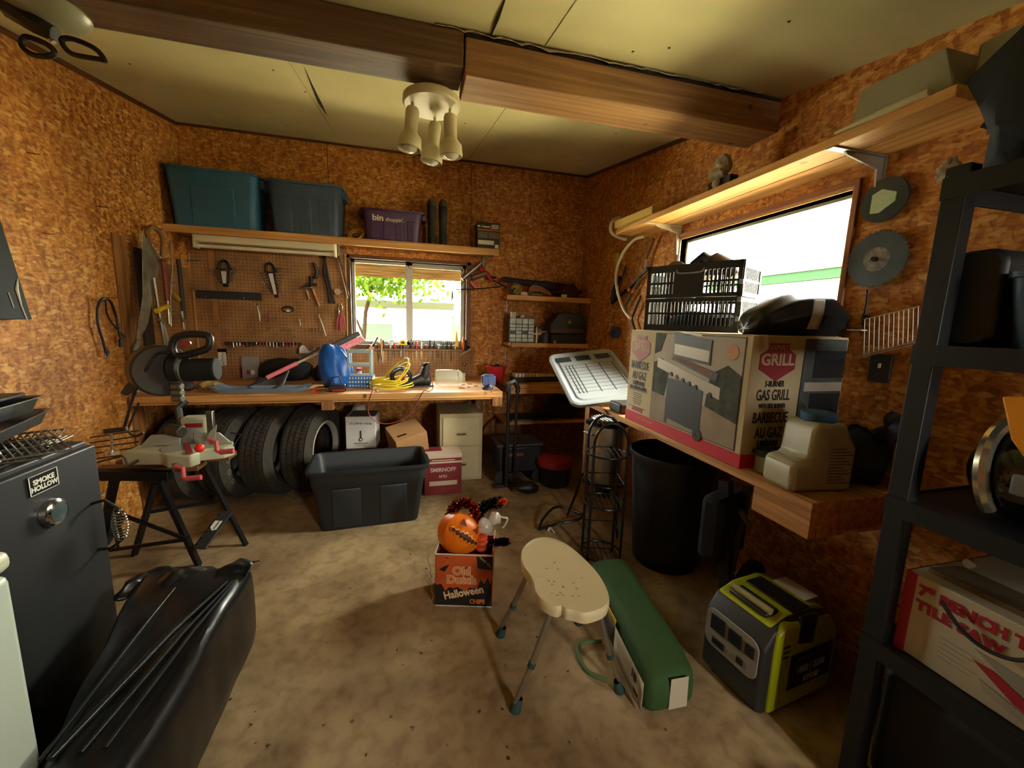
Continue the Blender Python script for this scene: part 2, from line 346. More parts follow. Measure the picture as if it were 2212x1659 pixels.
# the timber beam, two lengths that meet above the lamp
BM1 = wood_mat('old_beam_timber', ('49331f', '5c4129', '745738'), 'X'); BM2 = wood_mat('newer_beam_timber', ('7a5632', '8f683e', 'a98150'), 'X')
b = MB(); side_prism(b, XL, .245, 1.91, 2.10, lambda y: 2.58, lambda y: zc(y) - .001, BM1); side_prism(b, .252, XR, 1.91, 2.13, lambda y: 2.555, lambda y: zc(y) - .02, BM2)
side_prism(b, .25, XR, 1.914, 2.096, lambda y: zc(y) - .02, lambda y: zc(y) - .002, DK)
struct(b.build('trim_1', bevel=.006))
# torn paper strip between beam and ceiling
PAP = mat('ragged_paper', 'a59a7c', .9, var=.3, scale=15)
b = MB(); r = rnd(9); pts = []
for i in range(41):
    x = .12 + i * .042; pts.append((x, r.uniform(.004, .022) * (1.6 if 8 < i < 14 else 1)))
for (x0, h0), (x1, h1) in zip(pts, pts[1:]): b.quad([(x0, 1.905, zc(1.9)), (x1, 1.905, zc(1.9)), (x1, 1.89, zc(1.9) - h1), (x0, 1.89, zc(1.9) - h0)], PAP)
struct(b.build('trim_3', solid=.002))
# left wall post / corner boards
WD = wood_mat('weathered_board', ('5d3c1e', '845527', 'a3743d'), 'Z')
struct(MB().bx(XL, XL + .012, 3.40, 3.53, .0, 2.02, WD).build('trim_4', bevel=.002))
MLD = mat('dark_moulding', '5a3216', .7)
b = MB(); side_prism(b, XL, XL + .012, YF, YB, lambda y: zc(y) - .03, lambda y: zc(y) - .001, MLD); struct(b.build('trim_5'))
struct(MB().bx(XL + .013, XR, YB - .010, YB, zc(YB) - .022, zc(YB) - .003, MLD).build('trim_6'))
b = MB(); side_prism(b, XR - .012, XR, 2.14, YB - .011, lambda y: zc(y) - .03, lambda y: zc(y) - .001, MLD); struct(b.build('trim_7'))
for k, x in enumerate((px(1018, 400, y=YB).x, -.72)): struct(MB().bx(x - .0025, x + .0025, YB - .0015, YB, 2.3, zc(YB) - .02, DK).build('trim_%d' % (8 + k)))
# ---------------------------------------------------------------- back window
FR = mat('window_frame_brown', '5c3a20', .55, var=.2, scale=10, stretch=(1, 1, .2)); VIN = mat('aluminium_frame', 'a8a392', .45, .3)
GL = bpy.data.materials.new('window_glass'); GL.use_nodes = True; n_ = GL.node_tree.nodes; l_ = GL.node_tree.links; n_.remove(n_['Principled BSDF'])
tr = n_.new('ShaderNodeBsdfTransparent'); gs = n_.new('ShaderNodeBsdfGlossy'); gs.inputs['Roughness'].default_value = .03; mx = n_.new('ShaderNodeMixShader'); fr = n_.new('ShaderNodeFresnel'); fr.inputs[0].default_value = 1.25
l_.new(fr.outputs[0], mx.inputs[0]); l_.new(tr.outputs[0], mx.inputs[1]); l_.new(gs.outputs[0], mx.inputs[2]); l_.new(mx.outputs[0], n_['Material Output'].inputs[0])
tr.inputs[0].default_value = (.93, .95, .92, 1)
w = thing('window_1', 'sliding window in the back wall above the workbench', 'window', (W1[0], YB, W1[2])); struct(w)
x0, x1, z0, z1 = W1
b = MB(); c = .055                                          # brown casing on the wall and jamb lining
for a in ((x0 - .03, x0 + .0, z0 - .03, z1 + .03), (x1, x1 + .045, z0 - .03, z1 + .03)): b.bx(a[0], a[1], YB - .03, YB + .12, a[2], a[3], FR)
b.bx(x0 - .03, x1 + .045, YB - .03, YB + .12, z1, z1 + .035, FR); b.bx(x0 - .03, x1 + .045, YB - .03, YB + .12, z0 - .03, z0, FR)
b.build('window_frame', w, bevel=.003, world=True); YJ = wood_mat('yellow_strip_wood', ('a8803c', 'c9a04e', 'dcb868'), 'Z', knots=False); MB().bx(x0 - .05, x0 - .032, YB - .022, YB, z0 - .03, z1 + .035, YJ).build('casing_strip', w, world=True)
b = MB(); xm = .02; f = .03
for a in ((x0, x1, z0, z0 + f), (x0, x1, z1 - f, z1), (x0, x0 + f, z0, z1), (x1 - f, x1, z0, z1), (xm - .035, xm + .035, z0, z1)): b.bx(a[0], a[1], YB + .07, YB + .10, a[2], a[3], VIN)
b.bx(xm, x1 - f, YB + .055, YB + .075, z0 + f, z0 + f + .02, VIN); b.bx(xm, x1 - f, YB + .055, YB + .075, z1 - f - .02, z1 - f, VIN); b.bx(x1 - f - .02, x1 - f, YB + .055, YB + .075, z0 + f, z1 - f, VIN)
b.build('sash', w, bevel=.002, world=True)
b = MB(); b.bx(x0 + f, xm, YB + .083, YB + .086, z0 + f, z1 - f, GL); b.bx(xm, x1 - f, YB + .078, YB + .081, z0 + f, z1 - f, GL); b.build('pane', w, world=True)
# ---------------------------------------------------------------- side window
y0, y1, z0, z1 = W2
w = thing('window_2', 'wide window in the right wall above the bench', 'window', (XR, y0, z0)); struct(w)
b = MB(); JW = wood_mat('pale_jamb_wood', ('b07c3e', 'cf9c56', 'e0b878'), 'Y', knots=False)
b.bx(XR - .004, XR + .10, y0 - .02, y0, z0, z1, JW); b.bx(XR - .004, XR + .10, y1, y1 + .02, z0, z1, JW)
b.bx(XR - .004, XR + .10, y0 - .02, y1 + .02, z1, z1 + .02, JW); b.bx(XR - .004, XR + .10, y0 - .02, y1 + .02, z0 - .02, z0, JW); b.build('jamb', w, world=True)
b = MB(); CS = mat('reddish_casing', '8a5a3a', .6)
b.bx(XR - .018, XR - .004, y0 - .035, y1 + .035, z1 + .012, z1 + .04, CS); b.bx(XR - .018, XR - .004, y1 + .012, y1 + .035, z0, z1 + .012, CS); b.bx(XR - .018, XR - .004, y0 - .035, y0 - .012, z0, z1 + .012, CS)
b.build('casing', w, bevel=.002, world=True)
b = MB()
for a in ((y0, y1, z0, z0 + .03), (y0, y1, z1 - .016, z1), (y0, y0 + .016, z0, z1), (y1 - .016, y1, z0, z1)): b.bx(XR + .06, XR + .085, a[0], a[1], a[2], a[3], VIN)
b.build('sash', w, world=True); MB().bx(XR + .070, XR + .073, y0 + .03, y1 - .03, z0 + .03, z1 - .03, GL).build('pane', w, world=True)
# ---------------------------------------------------------------- outside
GRS = mat('dry_yard_ground', '8d8468', .95, var=.3, scale=4)
struct(MB().bx(-30, 40, YB + .5, 40, -.5, -.4, GRS).bx(XR + .5, 40, -30, YB + .5, -.5, -.4, GRS).build('floor_outside'))
SID = mat('pale_siding', 'b9b6a4', .7); TRIMG = mat('green_trim', '18271a', .9, spec=0); SHN = mat('brown_shingles', '6f6248', .9, var=.45, scale=9, stretch=(1, 1, 3)); DGL = mat('dark_glass', '2a302c', .9, spec=0)
h = thing('neighbour_house', 'white house with green window trim seen through the right wall window', 'house', (9.5, 3.5, -.4))
MB().bx(9.5, 14, -4, 11, -.4, 2.75, SID).build('wall', h, world=True)
MB().bx(9.35, 14.2, -4.3, 11.3, 2.72, 2.95, TRIMG).build('eave', h, world=True)
MB().prism([(9.3, 2.95), (14.3, 2.95), (11.8, 4.6)], -11.2, 4.2, SHN, Matrix.Rotation(PI / 2, 4, 'X')).build('roof', h, world=True)
for yy in (1.2, 3.2, 5.2, 7.3):
    f_ = MB().bx(9.42, 9.5, yy, yy + 1.0, .7, 2.2, TRIMG).build('window_frame', h, world=True); MB().bx(9.40, 9.42, yy + .12, yy + .88, .82, 2.08, SID).build('pane', f_, world=True)
h = thing('garden_shed', 'pale shed with a shingle roof seen through the back window', 'shed', (0, 8.2, -.4))
MB().bx(-3.5, 4.5, 8.6, 11, -.4, 1.75, SID).build('wall', h, world=True); MB().bx(-3.6, 4.6, 8.45, 8.62, 1.72, 1.86, mat('grey_fascia', '24261b', .9, spec=0)).build('fascia', h, world=True)
MB().bx(-.9, -.3, 8.55, 8.6, .6, 1.4, DGL).bx(.9, 1.15, 8.55, 8.6, .6, 1.6, DGL).build('pane', h, world=True)
# lean-to roof edge right outside the back window
SOF = mat('weathered_soffit', '33291a', .9, spec=0, var=.5, scale=7, stretch=(.5, 5, 5))
h = tag(MB().prism([(YB + .16, 2.26), (5.15, 1.99), (5.15, 2.03), (YB + .16, 2.30)], -3, 4, SOF, Matrix(((0, 0, 1, 0), (1, 0, 0, 0), (0, 1, 0, 0), (0, 0, 0, 1)))).build('eave_boards'), 'weathered boards of the roof overhang just outside the back window', 'roof')
LEAF = mat('spring_leaves', '2a3d0e', .9, var=.6, scale=5, spec=0); r = rnd(3)
h = thing('garden_tree', 'leafy bright green tree seen at the left of the back window', 'tree', (-1.6, 7.0, -.4))
b = MB()
for i in range(1500):
    a = Vector((r.gauss(-.45, .5), r.gauss(7.0, .4), r.gauss(2.2, .17))); d = Vector((r.uniform(-1, 1), r.uniform(-1, 1), r.uniform(-1, 1))).normalized(); e = d.orthogonal().normalized()
    s_ = r.uniform(.04, .075); b.quad([a - d * s_, a + e * s_ * .6, a + d * s_, a - e * s_ * .6], LEAF)
b.build('foliage', h, world=True)
BARK = mat('bark', '1a150f', .9, spec=0)
b = MB(); b.tube([(-.75, 7, -.4), (-.72, 7, .9), (-.66, 7, 1.6), (-.5, 7, 2.2)], .03, BARK); b.tube([(-.70, 7, 1.2), (-.85, 7, 1.6), (-.95, 7.1, 2.1)], .018, BARK); b.build('trunk', h, world=True)
# ================================================================== long shelf on the back wall and what stands on it
SZ = 2.215; SF = 4.045
s = thing('long_shelf', 'long wooden shelf across the back wall above the window', 'shelf', (-.5, YB, SZ))
b = MB(); b.bx(XL, .885, SF, YB, SZ - .028, SZ, PINE); b.build('shelf_board', s, world=True, bevel=.002)
b = MB(); b.bx(XL, .885, SF - .02, SF, SZ - .062, SZ + .002, PINE); b.build('front_edge', s, world=True, bevel=.003)
BRK = mat('bracket_steel', 'a9aaa2', .4, .7)
for x in (-.62, .79):
    b = MB(); b.bar((x, YB - .003, SZ - .03), (x, YB - .003, SZ - .28), .022, .004, BRK, (1, 0, 0)); b.bar((x, YB, SZ - .032), (x, SF + .03, SZ - .032), .022, .004, BRK)
    b.bar((x, YB - .01, SZ - .2), (x, SF + .1, SZ - .04), .006, .02, BRK, (1, 0, 0)); b.build('bracket', s, world=True)
def tote(name, label, loc, rot, w, d, h, m, taper=.86, ribs=3, lid=None, open_=False, group=None, rib_on='out', vary=0):
    "a moulded storage tote standing upright: flared rim, handles, moulded ribs"
    t = thing(name, label, 'storage bin', loc, rot, group); b = MB(); R = []
    def ring(f, z, k=0.0, r=.05): return [Vector((x, y, z)) for x, y in rrect(w * f + k, d * f + k, r)]
    zs = ((taper, 0), (taper + .01, .012), (taper + (1 - taper) * .72, h * .72), (.97, h * .73), (1.0, h * .95), (1.0, h * .955))
    R = [ring(f, z) for f, z in zs] + [ring(1, h * .955, .03), ring(1, h, .034)]
    if open_: R += [ring(1, h, 0), ring(.97, h * .95, -.006), ring(taper, .012, -.008)]
    b.loft(R, m, (True, True)); b.build('body', t, bevel=0, ang=35)
    n = ribs
    for i in range(n):
        x = w * .8 * ((i + .5) / n - .5) + vary
        for sy in (-1, 1):
            b = MB(); y0 = sy * d * .5 * taper; y1 = sy * d * .5 * (taper + (1 - taper) * .72)
            q = w * .8 / n * .3
            b.loft([[(x - q, y0, .02), (x + q, y0, .02), (x + q * .96, y0 + sy * .006, .02), (x - q * .96, y0 + sy * .006, .02)], [(x - q, y1, h * .7), (x + q, y1, h * .7), (x + q * .96, y1 + sy * .006, h * .68), (x - q * .96, y1 + sy * .006, h * .68)]], m); b.build('rib_panel', t, bevel=.004)
    for sx_ in (-1, 1):
        b = MB(); b.loft([[(sx_ * (w * .5), y, h * .8) for y in (-.09, -.03, .03, .09)] + [(sx_ * (w * .5 + .03), y, h * .8) for y in (.08, .0, -.08)], [(sx_ * (w * .5), y, h * .95) for y in (-.09, -.03, .03, .09)] + [(sx_ * (w * .5 + .036), y, h * .95) for y in (.09, .0, -.09)]], m)
        b.build('handle', t, bevel=.003)
    if lid:
        b = MB(); b.loft([ring(1, h - .01, .045), ring(1, h + .012, .05), ring(1, h + .02, .03), ring(1, h + .016, -.03), ring(1, h + .03, -.06)], lid, (True, True)); b.build('lid', t)
    return t
TEAL = mat('teal_tote_plastic', '2a5a78', .5, bump=.04, bscale=300); SLATE = mat('slate_tote_plastic', '36485f', .5, bump=.04, bscale=300); PURP = mat('purple_tote_plastic', '3f2350', .5)
tote('storage_tote', 'teal plastic storage tote on the long shelf in the left corner', (-1.55, 4.185, SZ), 0, .66, .36, .45, TEAL, .9, 1)
tote('storage_tote', 'slate blue ribbed storage tote beside the teal one on the long shelf', (-.855, 4.19, SZ), 0, .59, .35, .43, SLATE, .9, 3)
t = tote('storage_bin', 'purple plastic bin with white lettering on the long shelf', (-.125, 4.20, SZ), 0, .54, .29, .28, PURP, .88, 4)
M = frame((-.125, 4.2 - .1465, SZ + .205), (1, 0, 0), (0, -1, 0.0)); M = t.matrix_world.inverted() @ M if False else frame((-.10, -.1475, .205), (1, 0, 0), (0, -1, 0))
text_mesh('bin', .072, WHT, frame((-.13, -.1475, .2), (1, 0, 0), (0, -1, 0)), 'lettering', t, bold=.0022, xs=1.15)
text_mesh("shoppin'.", .05, WHT, frame((.02, -.1475, .193), (1, 0, 0), (0, -1, 0)), 'lettering', t, bold=.0003, xs=.95)
# rubber boots standing upside by side
def boot(label, loc):
    t = thing('rubber_boot', label, 'boot', loc, .0, 'black rubber boots on the long shelf'); b = MB()
    S = [(.034, .055, .0, -.035), (.037, .06, .03, -.03), (.038, .056, .06, -.02), (.038, .043, .1, .0), (.037, .041, .2, .003), (.041, .043, .3, .0), (.043, .045, .38, 0)]
    b.loft([[(rx * math.cos(a), cy_ + ry * math.sin(a), z) for a in [2 * PI * k / 20 for k in range(20)]] for rx, ry, z, cy_ in S], RUB); b.build('shaft', t)
    b = MB(); b.loft([[(.044 * f * math.cos(a), .046 * f * math.sin(a), z) for a in [2 * PI * k / 20 for k in range(20)]] for f, z in ((1, .38), (1.04, .385), (.95, .41), (.7, .435), (.3, .45))], mat('folded_boot_lining', '4b4a42', .7, var=.4, scale=30)); b.jitter(.006, 40).build('folded_top', t)
    b = MB(); b.loft([[((rx + .004) * math.cos(a), cy_ + (ry + .005) * math.sin(a), z) for a in [2 * PI * k / 20 for k in range(20)]] for rx, ry, z, cy_ in ((.036, .058, 0, -.033), (.037, .06, .022, -.032))], BLK); b.build('sole', t)
    return t
boot('left black rubber boot standing beside the purple bin', (.235, 4.17, SZ)); boot('right black rubber boot standing nearer the heater box', (.345, 4.17, SZ))
# heater carton
HB = mat('heater_box_print', '25211c', .6); HO = mat('heater_box_orange', 'c4602a', .6); HG = mat('heater_box_grey', '5d574c', .6)
t = thing('heater_carton', 'black and orange boxed heater on the right end of the long shelf', 'box', (.79, 4.17, SZ), -.03)
b = MB(); b.bx(-.112, .112, -.09, .09, 0, .255, HB); b.build('carton', t, bevel=.002)
MB().bx(-.113, .113, -.0915, -.09, .178, .188, HO).build('orange_band', t)
MB().bx(-.105, -.01, -.0915, -.09, .105, .165, HG).bx(0, .105, -.0915, -.09, .105, .165, HG).build('picture_panel', t)
MB().bx(-.105, .055, -.0915, -.09, .045, .085, PAPER).bx(.065, .1, -.0915, -.09, .015, .05, PAPER).build('printed_label', t)
text_mesh('Mr Heater', .03, WHT, frame((-.05, -.092, .215), (1, 0, 0), (0, -1, 0)), 'lettering', t, bold=.0006)
b = MB()
for i in range(4): b.bx(.02 + .01 * (i % 2), .1, -.0915, -.09, .198 + i * .011, .204 + i * .011, WHT)
b.build('small_print', t)
# coiled yellow cord
b = MB(); r = rnd(5)
for k in range(6):
    R_ = .045 + .012 * k % .03; a0 = r.uniform(0, 6); t1 = r.uniform(-.5, .5)
    P = [(-.46 + R_ * math.cos(a) * 1.1, 4.14 + .012 * k + R_ * .6 * math.sin(a), SZ + .004 + (R_ * (1 + math.sin(a + t1))) * .85) for a in [2 * PI * i / 18 for i in range(18)]]
    b.tube(P, .0042, mat('yellow_cord', 'c99a2a', .5), n=6, closed=True)
tag(b.build('cable_coil'), 'small coil of yellow cord between slate tote and purple bin', 'cord')
# ------------------------------------------------------------------ strip light under the shelf
t = thing('strip_light', 'cream fluorescent strip light under the left of the long shelf', 'light', (-1.06, 4.12, SZ - .04)); ENAM = mat('cream_strip_enamel', 'd6cfae', .45)
MB().bx(-.68, .42, -.05, .05, -.075, -.012, ENAM).build('housing', t, bevel=.004)
for x in (-.68, .42): MB().bx(x - .008, x + .008, -.045, .045, -.125, -.0, ENAM).build('lamp_holder', t, bevel=.003)
MB().cyl((-.665, -.012, -.105), (.405, -.012, -.105), .0165, mat('fluorescent_tube', 'ded9c2', .3), n=18).build('tube', t)
# ------------------------------------------------------------------ pegboard
PB = mat('pegboard', '9a6f3e', .75); n, l, b_ = nodes_of(PB)
def peg_nodes():
    t = n.new('ShaderNodeTexCoord'); sp = n.new('ShaderNodeSeparateXYZ'); l.new(t.outputs['Object'], sp.inputs[0]); outs = []
    def M_(op, a, c=None):
        k = n.new('ShaderNodeMath'); k.operation = op
        for i, v in enumerate((a, c)):
            if v is None: continue
            if hasattr(v, 'links'): l.new(v, k.inputs[i])
            else: k.inputs[i].default_value = v
        return k.outputs[0]
    xy = M_('ADD', sp.outputs[0], sp.outputs[1])
    fx = M_('SUBTRACT', M_('FRACT', M_('MULTIPLY', M_('ADD', xy, 10.0), 32.0)), .5); fz = M_('SUBTRACT', M_('FRACT', M_('MULTIPLY', sp.outputs[2], 32.0)), .5)
    d = M_('SQRT', M_('ADD', M_('MULTIPLY', fx, fx), M_('MULTIPLY', fz, fz))); hole = M_('LESS_THAN', d, .14)
    nz = n.new('ShaderNodeTexNoise'); nz.inputs['Scale'].default_value = 5; nz.inputs['Detail'].default_value = 5; l.new(t.outputs['Object'], nz.inputs['Vector'])
    r = n.new('ShaderNodeValToRGB'); r.color_ramp.elements[0].position = .35; r.color_ramp.elements[0].color = srgb('825a31'); r.color_ramp.elements[1].position = .68; r.color_ramp.elements[1].color = srgb('a87c4b'); l.new(nz.outputs[0], r.inputs[0])
    l.new(mix_col(n, l, hole, r.outputs[0], srgb('2a1a0c')), b_.inputs['Base Color'])
peg_nodes()
t = thing('pegboard', 'brown perforated pegboard behind the workbench hung with tools', 'pegboard', (-1.2, YB, .9))
MB().bx(XL + .013, -.575, YB - .012, YB - .002, .9, SZ - .03, PB).build('board', t, world=True)
MB().bx(-.575, .70, YB - .012, YB - .002, .9, 1.205, PB).build('board', t, world=True)
MB().bx(XL + .002, XL + .012, 3.56, YB - .02, .9, 1.9, PB).build('board', t, world=True)
MB().bx(-1.76, -1.715, YB - .024, YB - .0125, .9, SZ - .06, PINEZ).build('batten', t, world=True)
def onb(u, v, off=.03): return px(u, v, y=YB - .012 - off)
HK = mat('hook_steel', 'cfc8b4', .3, .9)
# combination wrench racks
def wrench_rack(label, u, v, hgt, ang, nw, wide):
    c = onb(u, v, .0); t = thing('wrench_rack', label, 'wrench set', c, (0, ang, 0), 'wrench sets on the pegboard'); b = MB()
    b.prism([(-wide, 0), (wide, 0), (wide * .45, -hgt), (-wide * .45, -hgt)], 0, .02, BLK, Matrix.Rotation(PI / 2, 4, 'X')); b.build('holder', t, bevel=.004)
    b = MB(); P = [(x * .8, -.012, .035 + z) for x, z in [(wide * 1.15 * math.cos(a), .045 * math.sin(a)) for a in [PI * k / 12 for k in range(13)]]]
    P = [(-wide * 1.3, -.012, .0)] + P[::-1] + [(wide * 1.3, -.012, .0)]; b.tube(P, .012, BLK); b.build('carry_handle', t)
    MB().prism([(-wide * .55, -.015), (wide * .55, -.015), (wide * .32, -hgt + .03), (-wide * .32, -hgt + .03)], .03, .034, PAPER, Matrix.Rotation(PI / 2, 4, 'X')).build('size_card', t)
    for k in range(nw):
        z = -.02 - k * (hgt - .03) / nw; L = .095 * (1.15 - .085 * k); b = MB(); y = -.026; tl = .22 - .03 * k
        e0 = Vector((-L, y, z + .05 * tl)); e1 = Vector((L, y, z + L * tl + .02)); b.bar(e0, e1, .004, .007, mat('dull_wrench', '5a5048', .45, .8))
        b.lathe([(.0045, -.003), (.0085, -.003), (.0085, .003), (.0045, .003), (.0045, -.003)], STEEL, frame(e1, (1, 0, 0), (0, -1, 0)), n=10); b.sph(e0, .008, STEEL, (1, .4, 1), n=8); b.build('wrench', t)
    MB().cyl((0, .0, .075), (0, -.03, .08), .003, HK, n=6).build('hook', t)
wrench_rack('wide black wrench rack hanging left on the pegboard', 486, 583, .155, 0, 8, .04)
wrench_rack('longer tilted black wrench rack hanging right of the other rack', 586, 588, .24, -.16, 9, .034)
# magnetic black bar
t = thing('tool_bar', 'wide dark bar mounted across the pegboard below the wrench racks', 'tool holder', onb(497, 638, .012))
b = MB(); b.bx(-.27, .26, -.014, .012, -.036, .036, mat('faded_black_bar', '25242a', .6)); b.build('bar', t, bevel=.004)
MB().cyl((-.19, -.014, -.02), (-.19, -.02, -.02), .005, HK, n=8).cyl((.12, -.014, -.02), (.12, -.02, -.02), .005, HK, n=8).build('screw', t)
# wooden yardsticks and grout paddle on the left edge
for lab, u0, v0, u1, v1 in (('thin wooden yardstick leaning on the pegboard left of the black bar', 418, 628, 436, 770),):
    tag(MB().bar(onb(u0, v0, .012), onb(u1, v1 + 60, .02), .016, .005, mat('yardstick_wood', 'c9923c', .5), (0, 1, 0)).build('yardstick', bevel=.001), lab, 'ruler')
tag(MB().bar(onb(408, 548, .01), onb(410, 605, .01), .010, .004, mat('yardstick_wood', 'c9923c', .5), (0, 1, 0)).bar(onb(390, 563, .014), onb(430, 563, .014), .006, .004, BLKM, (0, 1, 0)).build('marking_gauge'), 'small wooden cross gauge hanging at the pegboard top left', 'tool')
# hooks: J shaped, many of one kind
hk = None; r = rnd(11)
spots = [(461, 655), (544, 656), (460, 688), (469, 706), (477, 706), (545, 715), (559, 715), (574, 716), (584, 712), (598, 690), (612, 715), (619, 715), (624, 715), (630, 714), (638, 715), (646, 693), (660, 714), (672, 714), (679, 714), (686, 714), (693, 714), (661, 694), (553, 660), (565, 672), (720, 728), (723, 735), (735, 724), (577, 737), (547, 745), (637, 730)]
for u, v in spots:
    c = onb(u, v, 0)
    if hk is None:
        b = MB(); b.tube([(0, .004, .012), (0, -.004, .012), (0, -.02, .004), (0, -.03, .0), (0, -.032, .02)], .0022, HK, n=6); hk = tag(b.build('pegboard_hook'), 'small bare metal hook on the pegboard', 'hook', 'bare hooks on the pegboard'); o = hk
    else: o = hk.copy(); COL.objects.link(o)
    o.location = c; o.scale = (1.2,) * 3
# hammer, snips, files and pliers
def handled(name, label, cat, u0, v0, u1, v1, hm, r0=.010, r1=.012, off=.025, group=None, head=None, hmat=STEEL, split=.45, blade=.004):
    "a hand tool hanging head up from p0 to p1: metal upper part, handle lower part"
    a, c = onb(u0, v0, off), onb(u1, v1, off); t = thing(name, label, cat, a, 0, group); L = c - a; mid = L * split
    MB().tube([(0, 0, 0), mid * .5, mid], blade, hmat, n=8).build('shaft', t)
    MB().tube([mid * .98, mid + (L - mid) * .3, mid + (L - mid) * .7, L], r0, hm, n=10, rs=[r0 * .8, r1, r0, r1]).build('handle', t)
    if head == 'hammer':
        d = Vector((1, 0, .15)).normalized(); MB().cyl(-d * .05, d * .045, .012, hmat, r1=.014).cyl(d * .045, d * .06, .017, hmat).build('hammer_head', t, bevel=.002)
    if head == 'claw':
        d = Vector((1, 0, 0)); MB().cyl(-d * .02, d * .05, .012, hmat).tube([-d * .02, -d * .05 - Vector((0, 0, .005)), -d * .08 - Vector((0, 0, .03))], .007, hmat, rs=[.011, .008, .003]).build('hammer_head', t)
    if head == 'pliers':
        e = L.cross(Vector((0, 1, 0))).normalized()
        for s_ in (-1, 1): MB().tube([mid * .9, mid + e * s_ * .018 + (L - mid) * .4, L + e * s_ * .02], .006, hm, n=8, rs=[.005, .008, .006]).build('grip', t)
        MB().sph((mid * .5), .016, hmat, (.8, .4, 1.4), n=10).build('jaw', t)
    return t
handled('claw_hammer', 'claw hammer with a pale handle hanging right of the wrench racks', 'hammer', 661, 622, 668, 646, WOODH, head='hammer', split=.3)
handled('ball_hammer', 'dark headed hammer with two pale handle scales on the pegboard', 'hammer', 672, 615, 690, 662, WOODH, .011, .012, head='claw', hmat=mat('dull_iron', '4a463e', .5, .7), split=.2)
t = thing('drawknife', 'dark grey bent tool hanging beside the hammers', 'tool', onb(678, 590, .03)); DI = mat('dull_iron', '4a463e', .5, .7)
MB().tube([(0, 0, .1), (.03, 0, .02), (.02, 0, -.04), (-.01, 0, -.05)], .016, DI, n=8, rs=[.01, .018, .018, .01]).build('blade', t); MB().cyl((-.03, 0, -.03), (-.025, 0, -.12), .014, mat('dark_grip', '2a2826', .7)).build('handle', t)
t = thing('long_snips', 'long black snips hanging beside the strip light end', 'snips', onb(702, 560, .03))
for s_ in (-1, 1): MB().tube([(0, 0, .02), (s_ * .014, 0, -.12), (s_ * .01 + .03, 0, -.28), (s_ * .02 + .05, 0, -.42)], .01, mat('dark_grip', '2a2826', .7), rs=[.008, .012, .011, .012]).build('handle', t)
MB().tube([(0, 0, .0), (-.012, 0, .07), (-.01, 0, .1)], .014, BLKM, rs=[.015, .014, .004]).build('jaw', t)
t = thing('long_pincers', 'long thin steel pincers hanging by the window casing', 'pincers', onb(730, 548, .04)); b = MB()
b.tube([(0, 0, .12), (.01, 0, .02), (0, 0, -.02)], .008, STEEL, rs=[.012, .008, .006]).build('jaw', t); MB().tube([(0, 0, -.02), (.02, 0, -.15), (.075, 0, -.42)], .004, STEEL).build('grip', t); MB().tube([(.0, 0, -.02), (.05, 0, -.18), (.085, 0, -.4)], .006, mat('brown_grip', '6a3324', .6)).build('grip', t)
t = thing('tape_reel', 'pale round reel with a hook hanging at the window casing', 'reel', onb(729, 630, .05)); RLM = mat('pinkish_reel', 'b59683', .5)
MB().cyl((0, .012, 0), (0, -.014, 0), .03, RLM, n=24).build('disc', t, bevel=.003); MB().cyl((0, -.014, 0), (0, -.02, 0), .012, HK).build('hub', t); MB().tube([(.03, 0, -.01), (.05, 0, .012), (.06, 0, .01)], .004, HK).tube([(.01, 0, -.03), (.02, 0, -.055), (-.01, 0, -.04)], .004, HK).build('hook', t)
PINK = mat('pink_red_grip', 'b5524e', .5)
handled('slip_pliers', 'red handled pliers hanging nearer the window casing', 'pliers', 738, 655, 741, 712, PINK, .006, .007, head='pliers', split=.3, group='red pliers by the casing', off=.04)
handled('slip_pliers', 'red handled pliers hanging left of the other red pair', 'pliers', 731, 664, 733, 714, PINK, .005, .006, head='pliers', split=.35, group='red pliers by the casing', off=.03)
# small brass and steel hangers
for lab, u0, v0, u1, v1, w_, m in (('slim pale spatula hanging at an angle above the blue bag', 688, 680, 704, 726, .010, mat('pale_steel', 'cfcdb6', .35, .6)), ('bright bent trowel handle hanging under the black bar', 556, 662, 562, 694, .007, mat('pale_steel', 'cfcdb6', .35, .6)), ('small hooked scraper hanging left of centre', 646, 690, 649, 704, .009, mat('pale_steel', 'cfcdb6', .35, .6)), ('short screwdriver with red grip on the pegboard', 580, 673, 578, 697, .009, DRED)):
    a, c = onb(u0, v0, .03), onb(u1, v1, .035); tag(MB().tube([a, a.lerp(c, .5) + Vector((.004, 0, 0)), c], w_ * .8, m, rs=[w_ * .5, w_ * .8, w_ * .6]).bar(a, a + Vector((.02, 0, .002)), .004, .004, m).build('hanging_tool'), lab, 'tool')
t = thing('coping_frame', 'dark wire coil with a paper tag hanging low on the pegboard', 'wire coil', onb(622, 668, .03)); b = MB()
b.tube([(.05 * math.cos(a), 0, .028 * math.sin(a)) for a in [2 * PI * k / 16 for k in range(16)]], .004, BLKM, closed=True); b.tube([(.045 * math.cos(a), -.008, -.006 + .024 * math.sin(a)) for a in [2 * PI * k / 16 for k in range(16)]], .004, DI, closed=True).build('coil', t); MB().bx(-.012, .02, -.012, -.008, -.025, -.005, PAPER).build('tag', t)
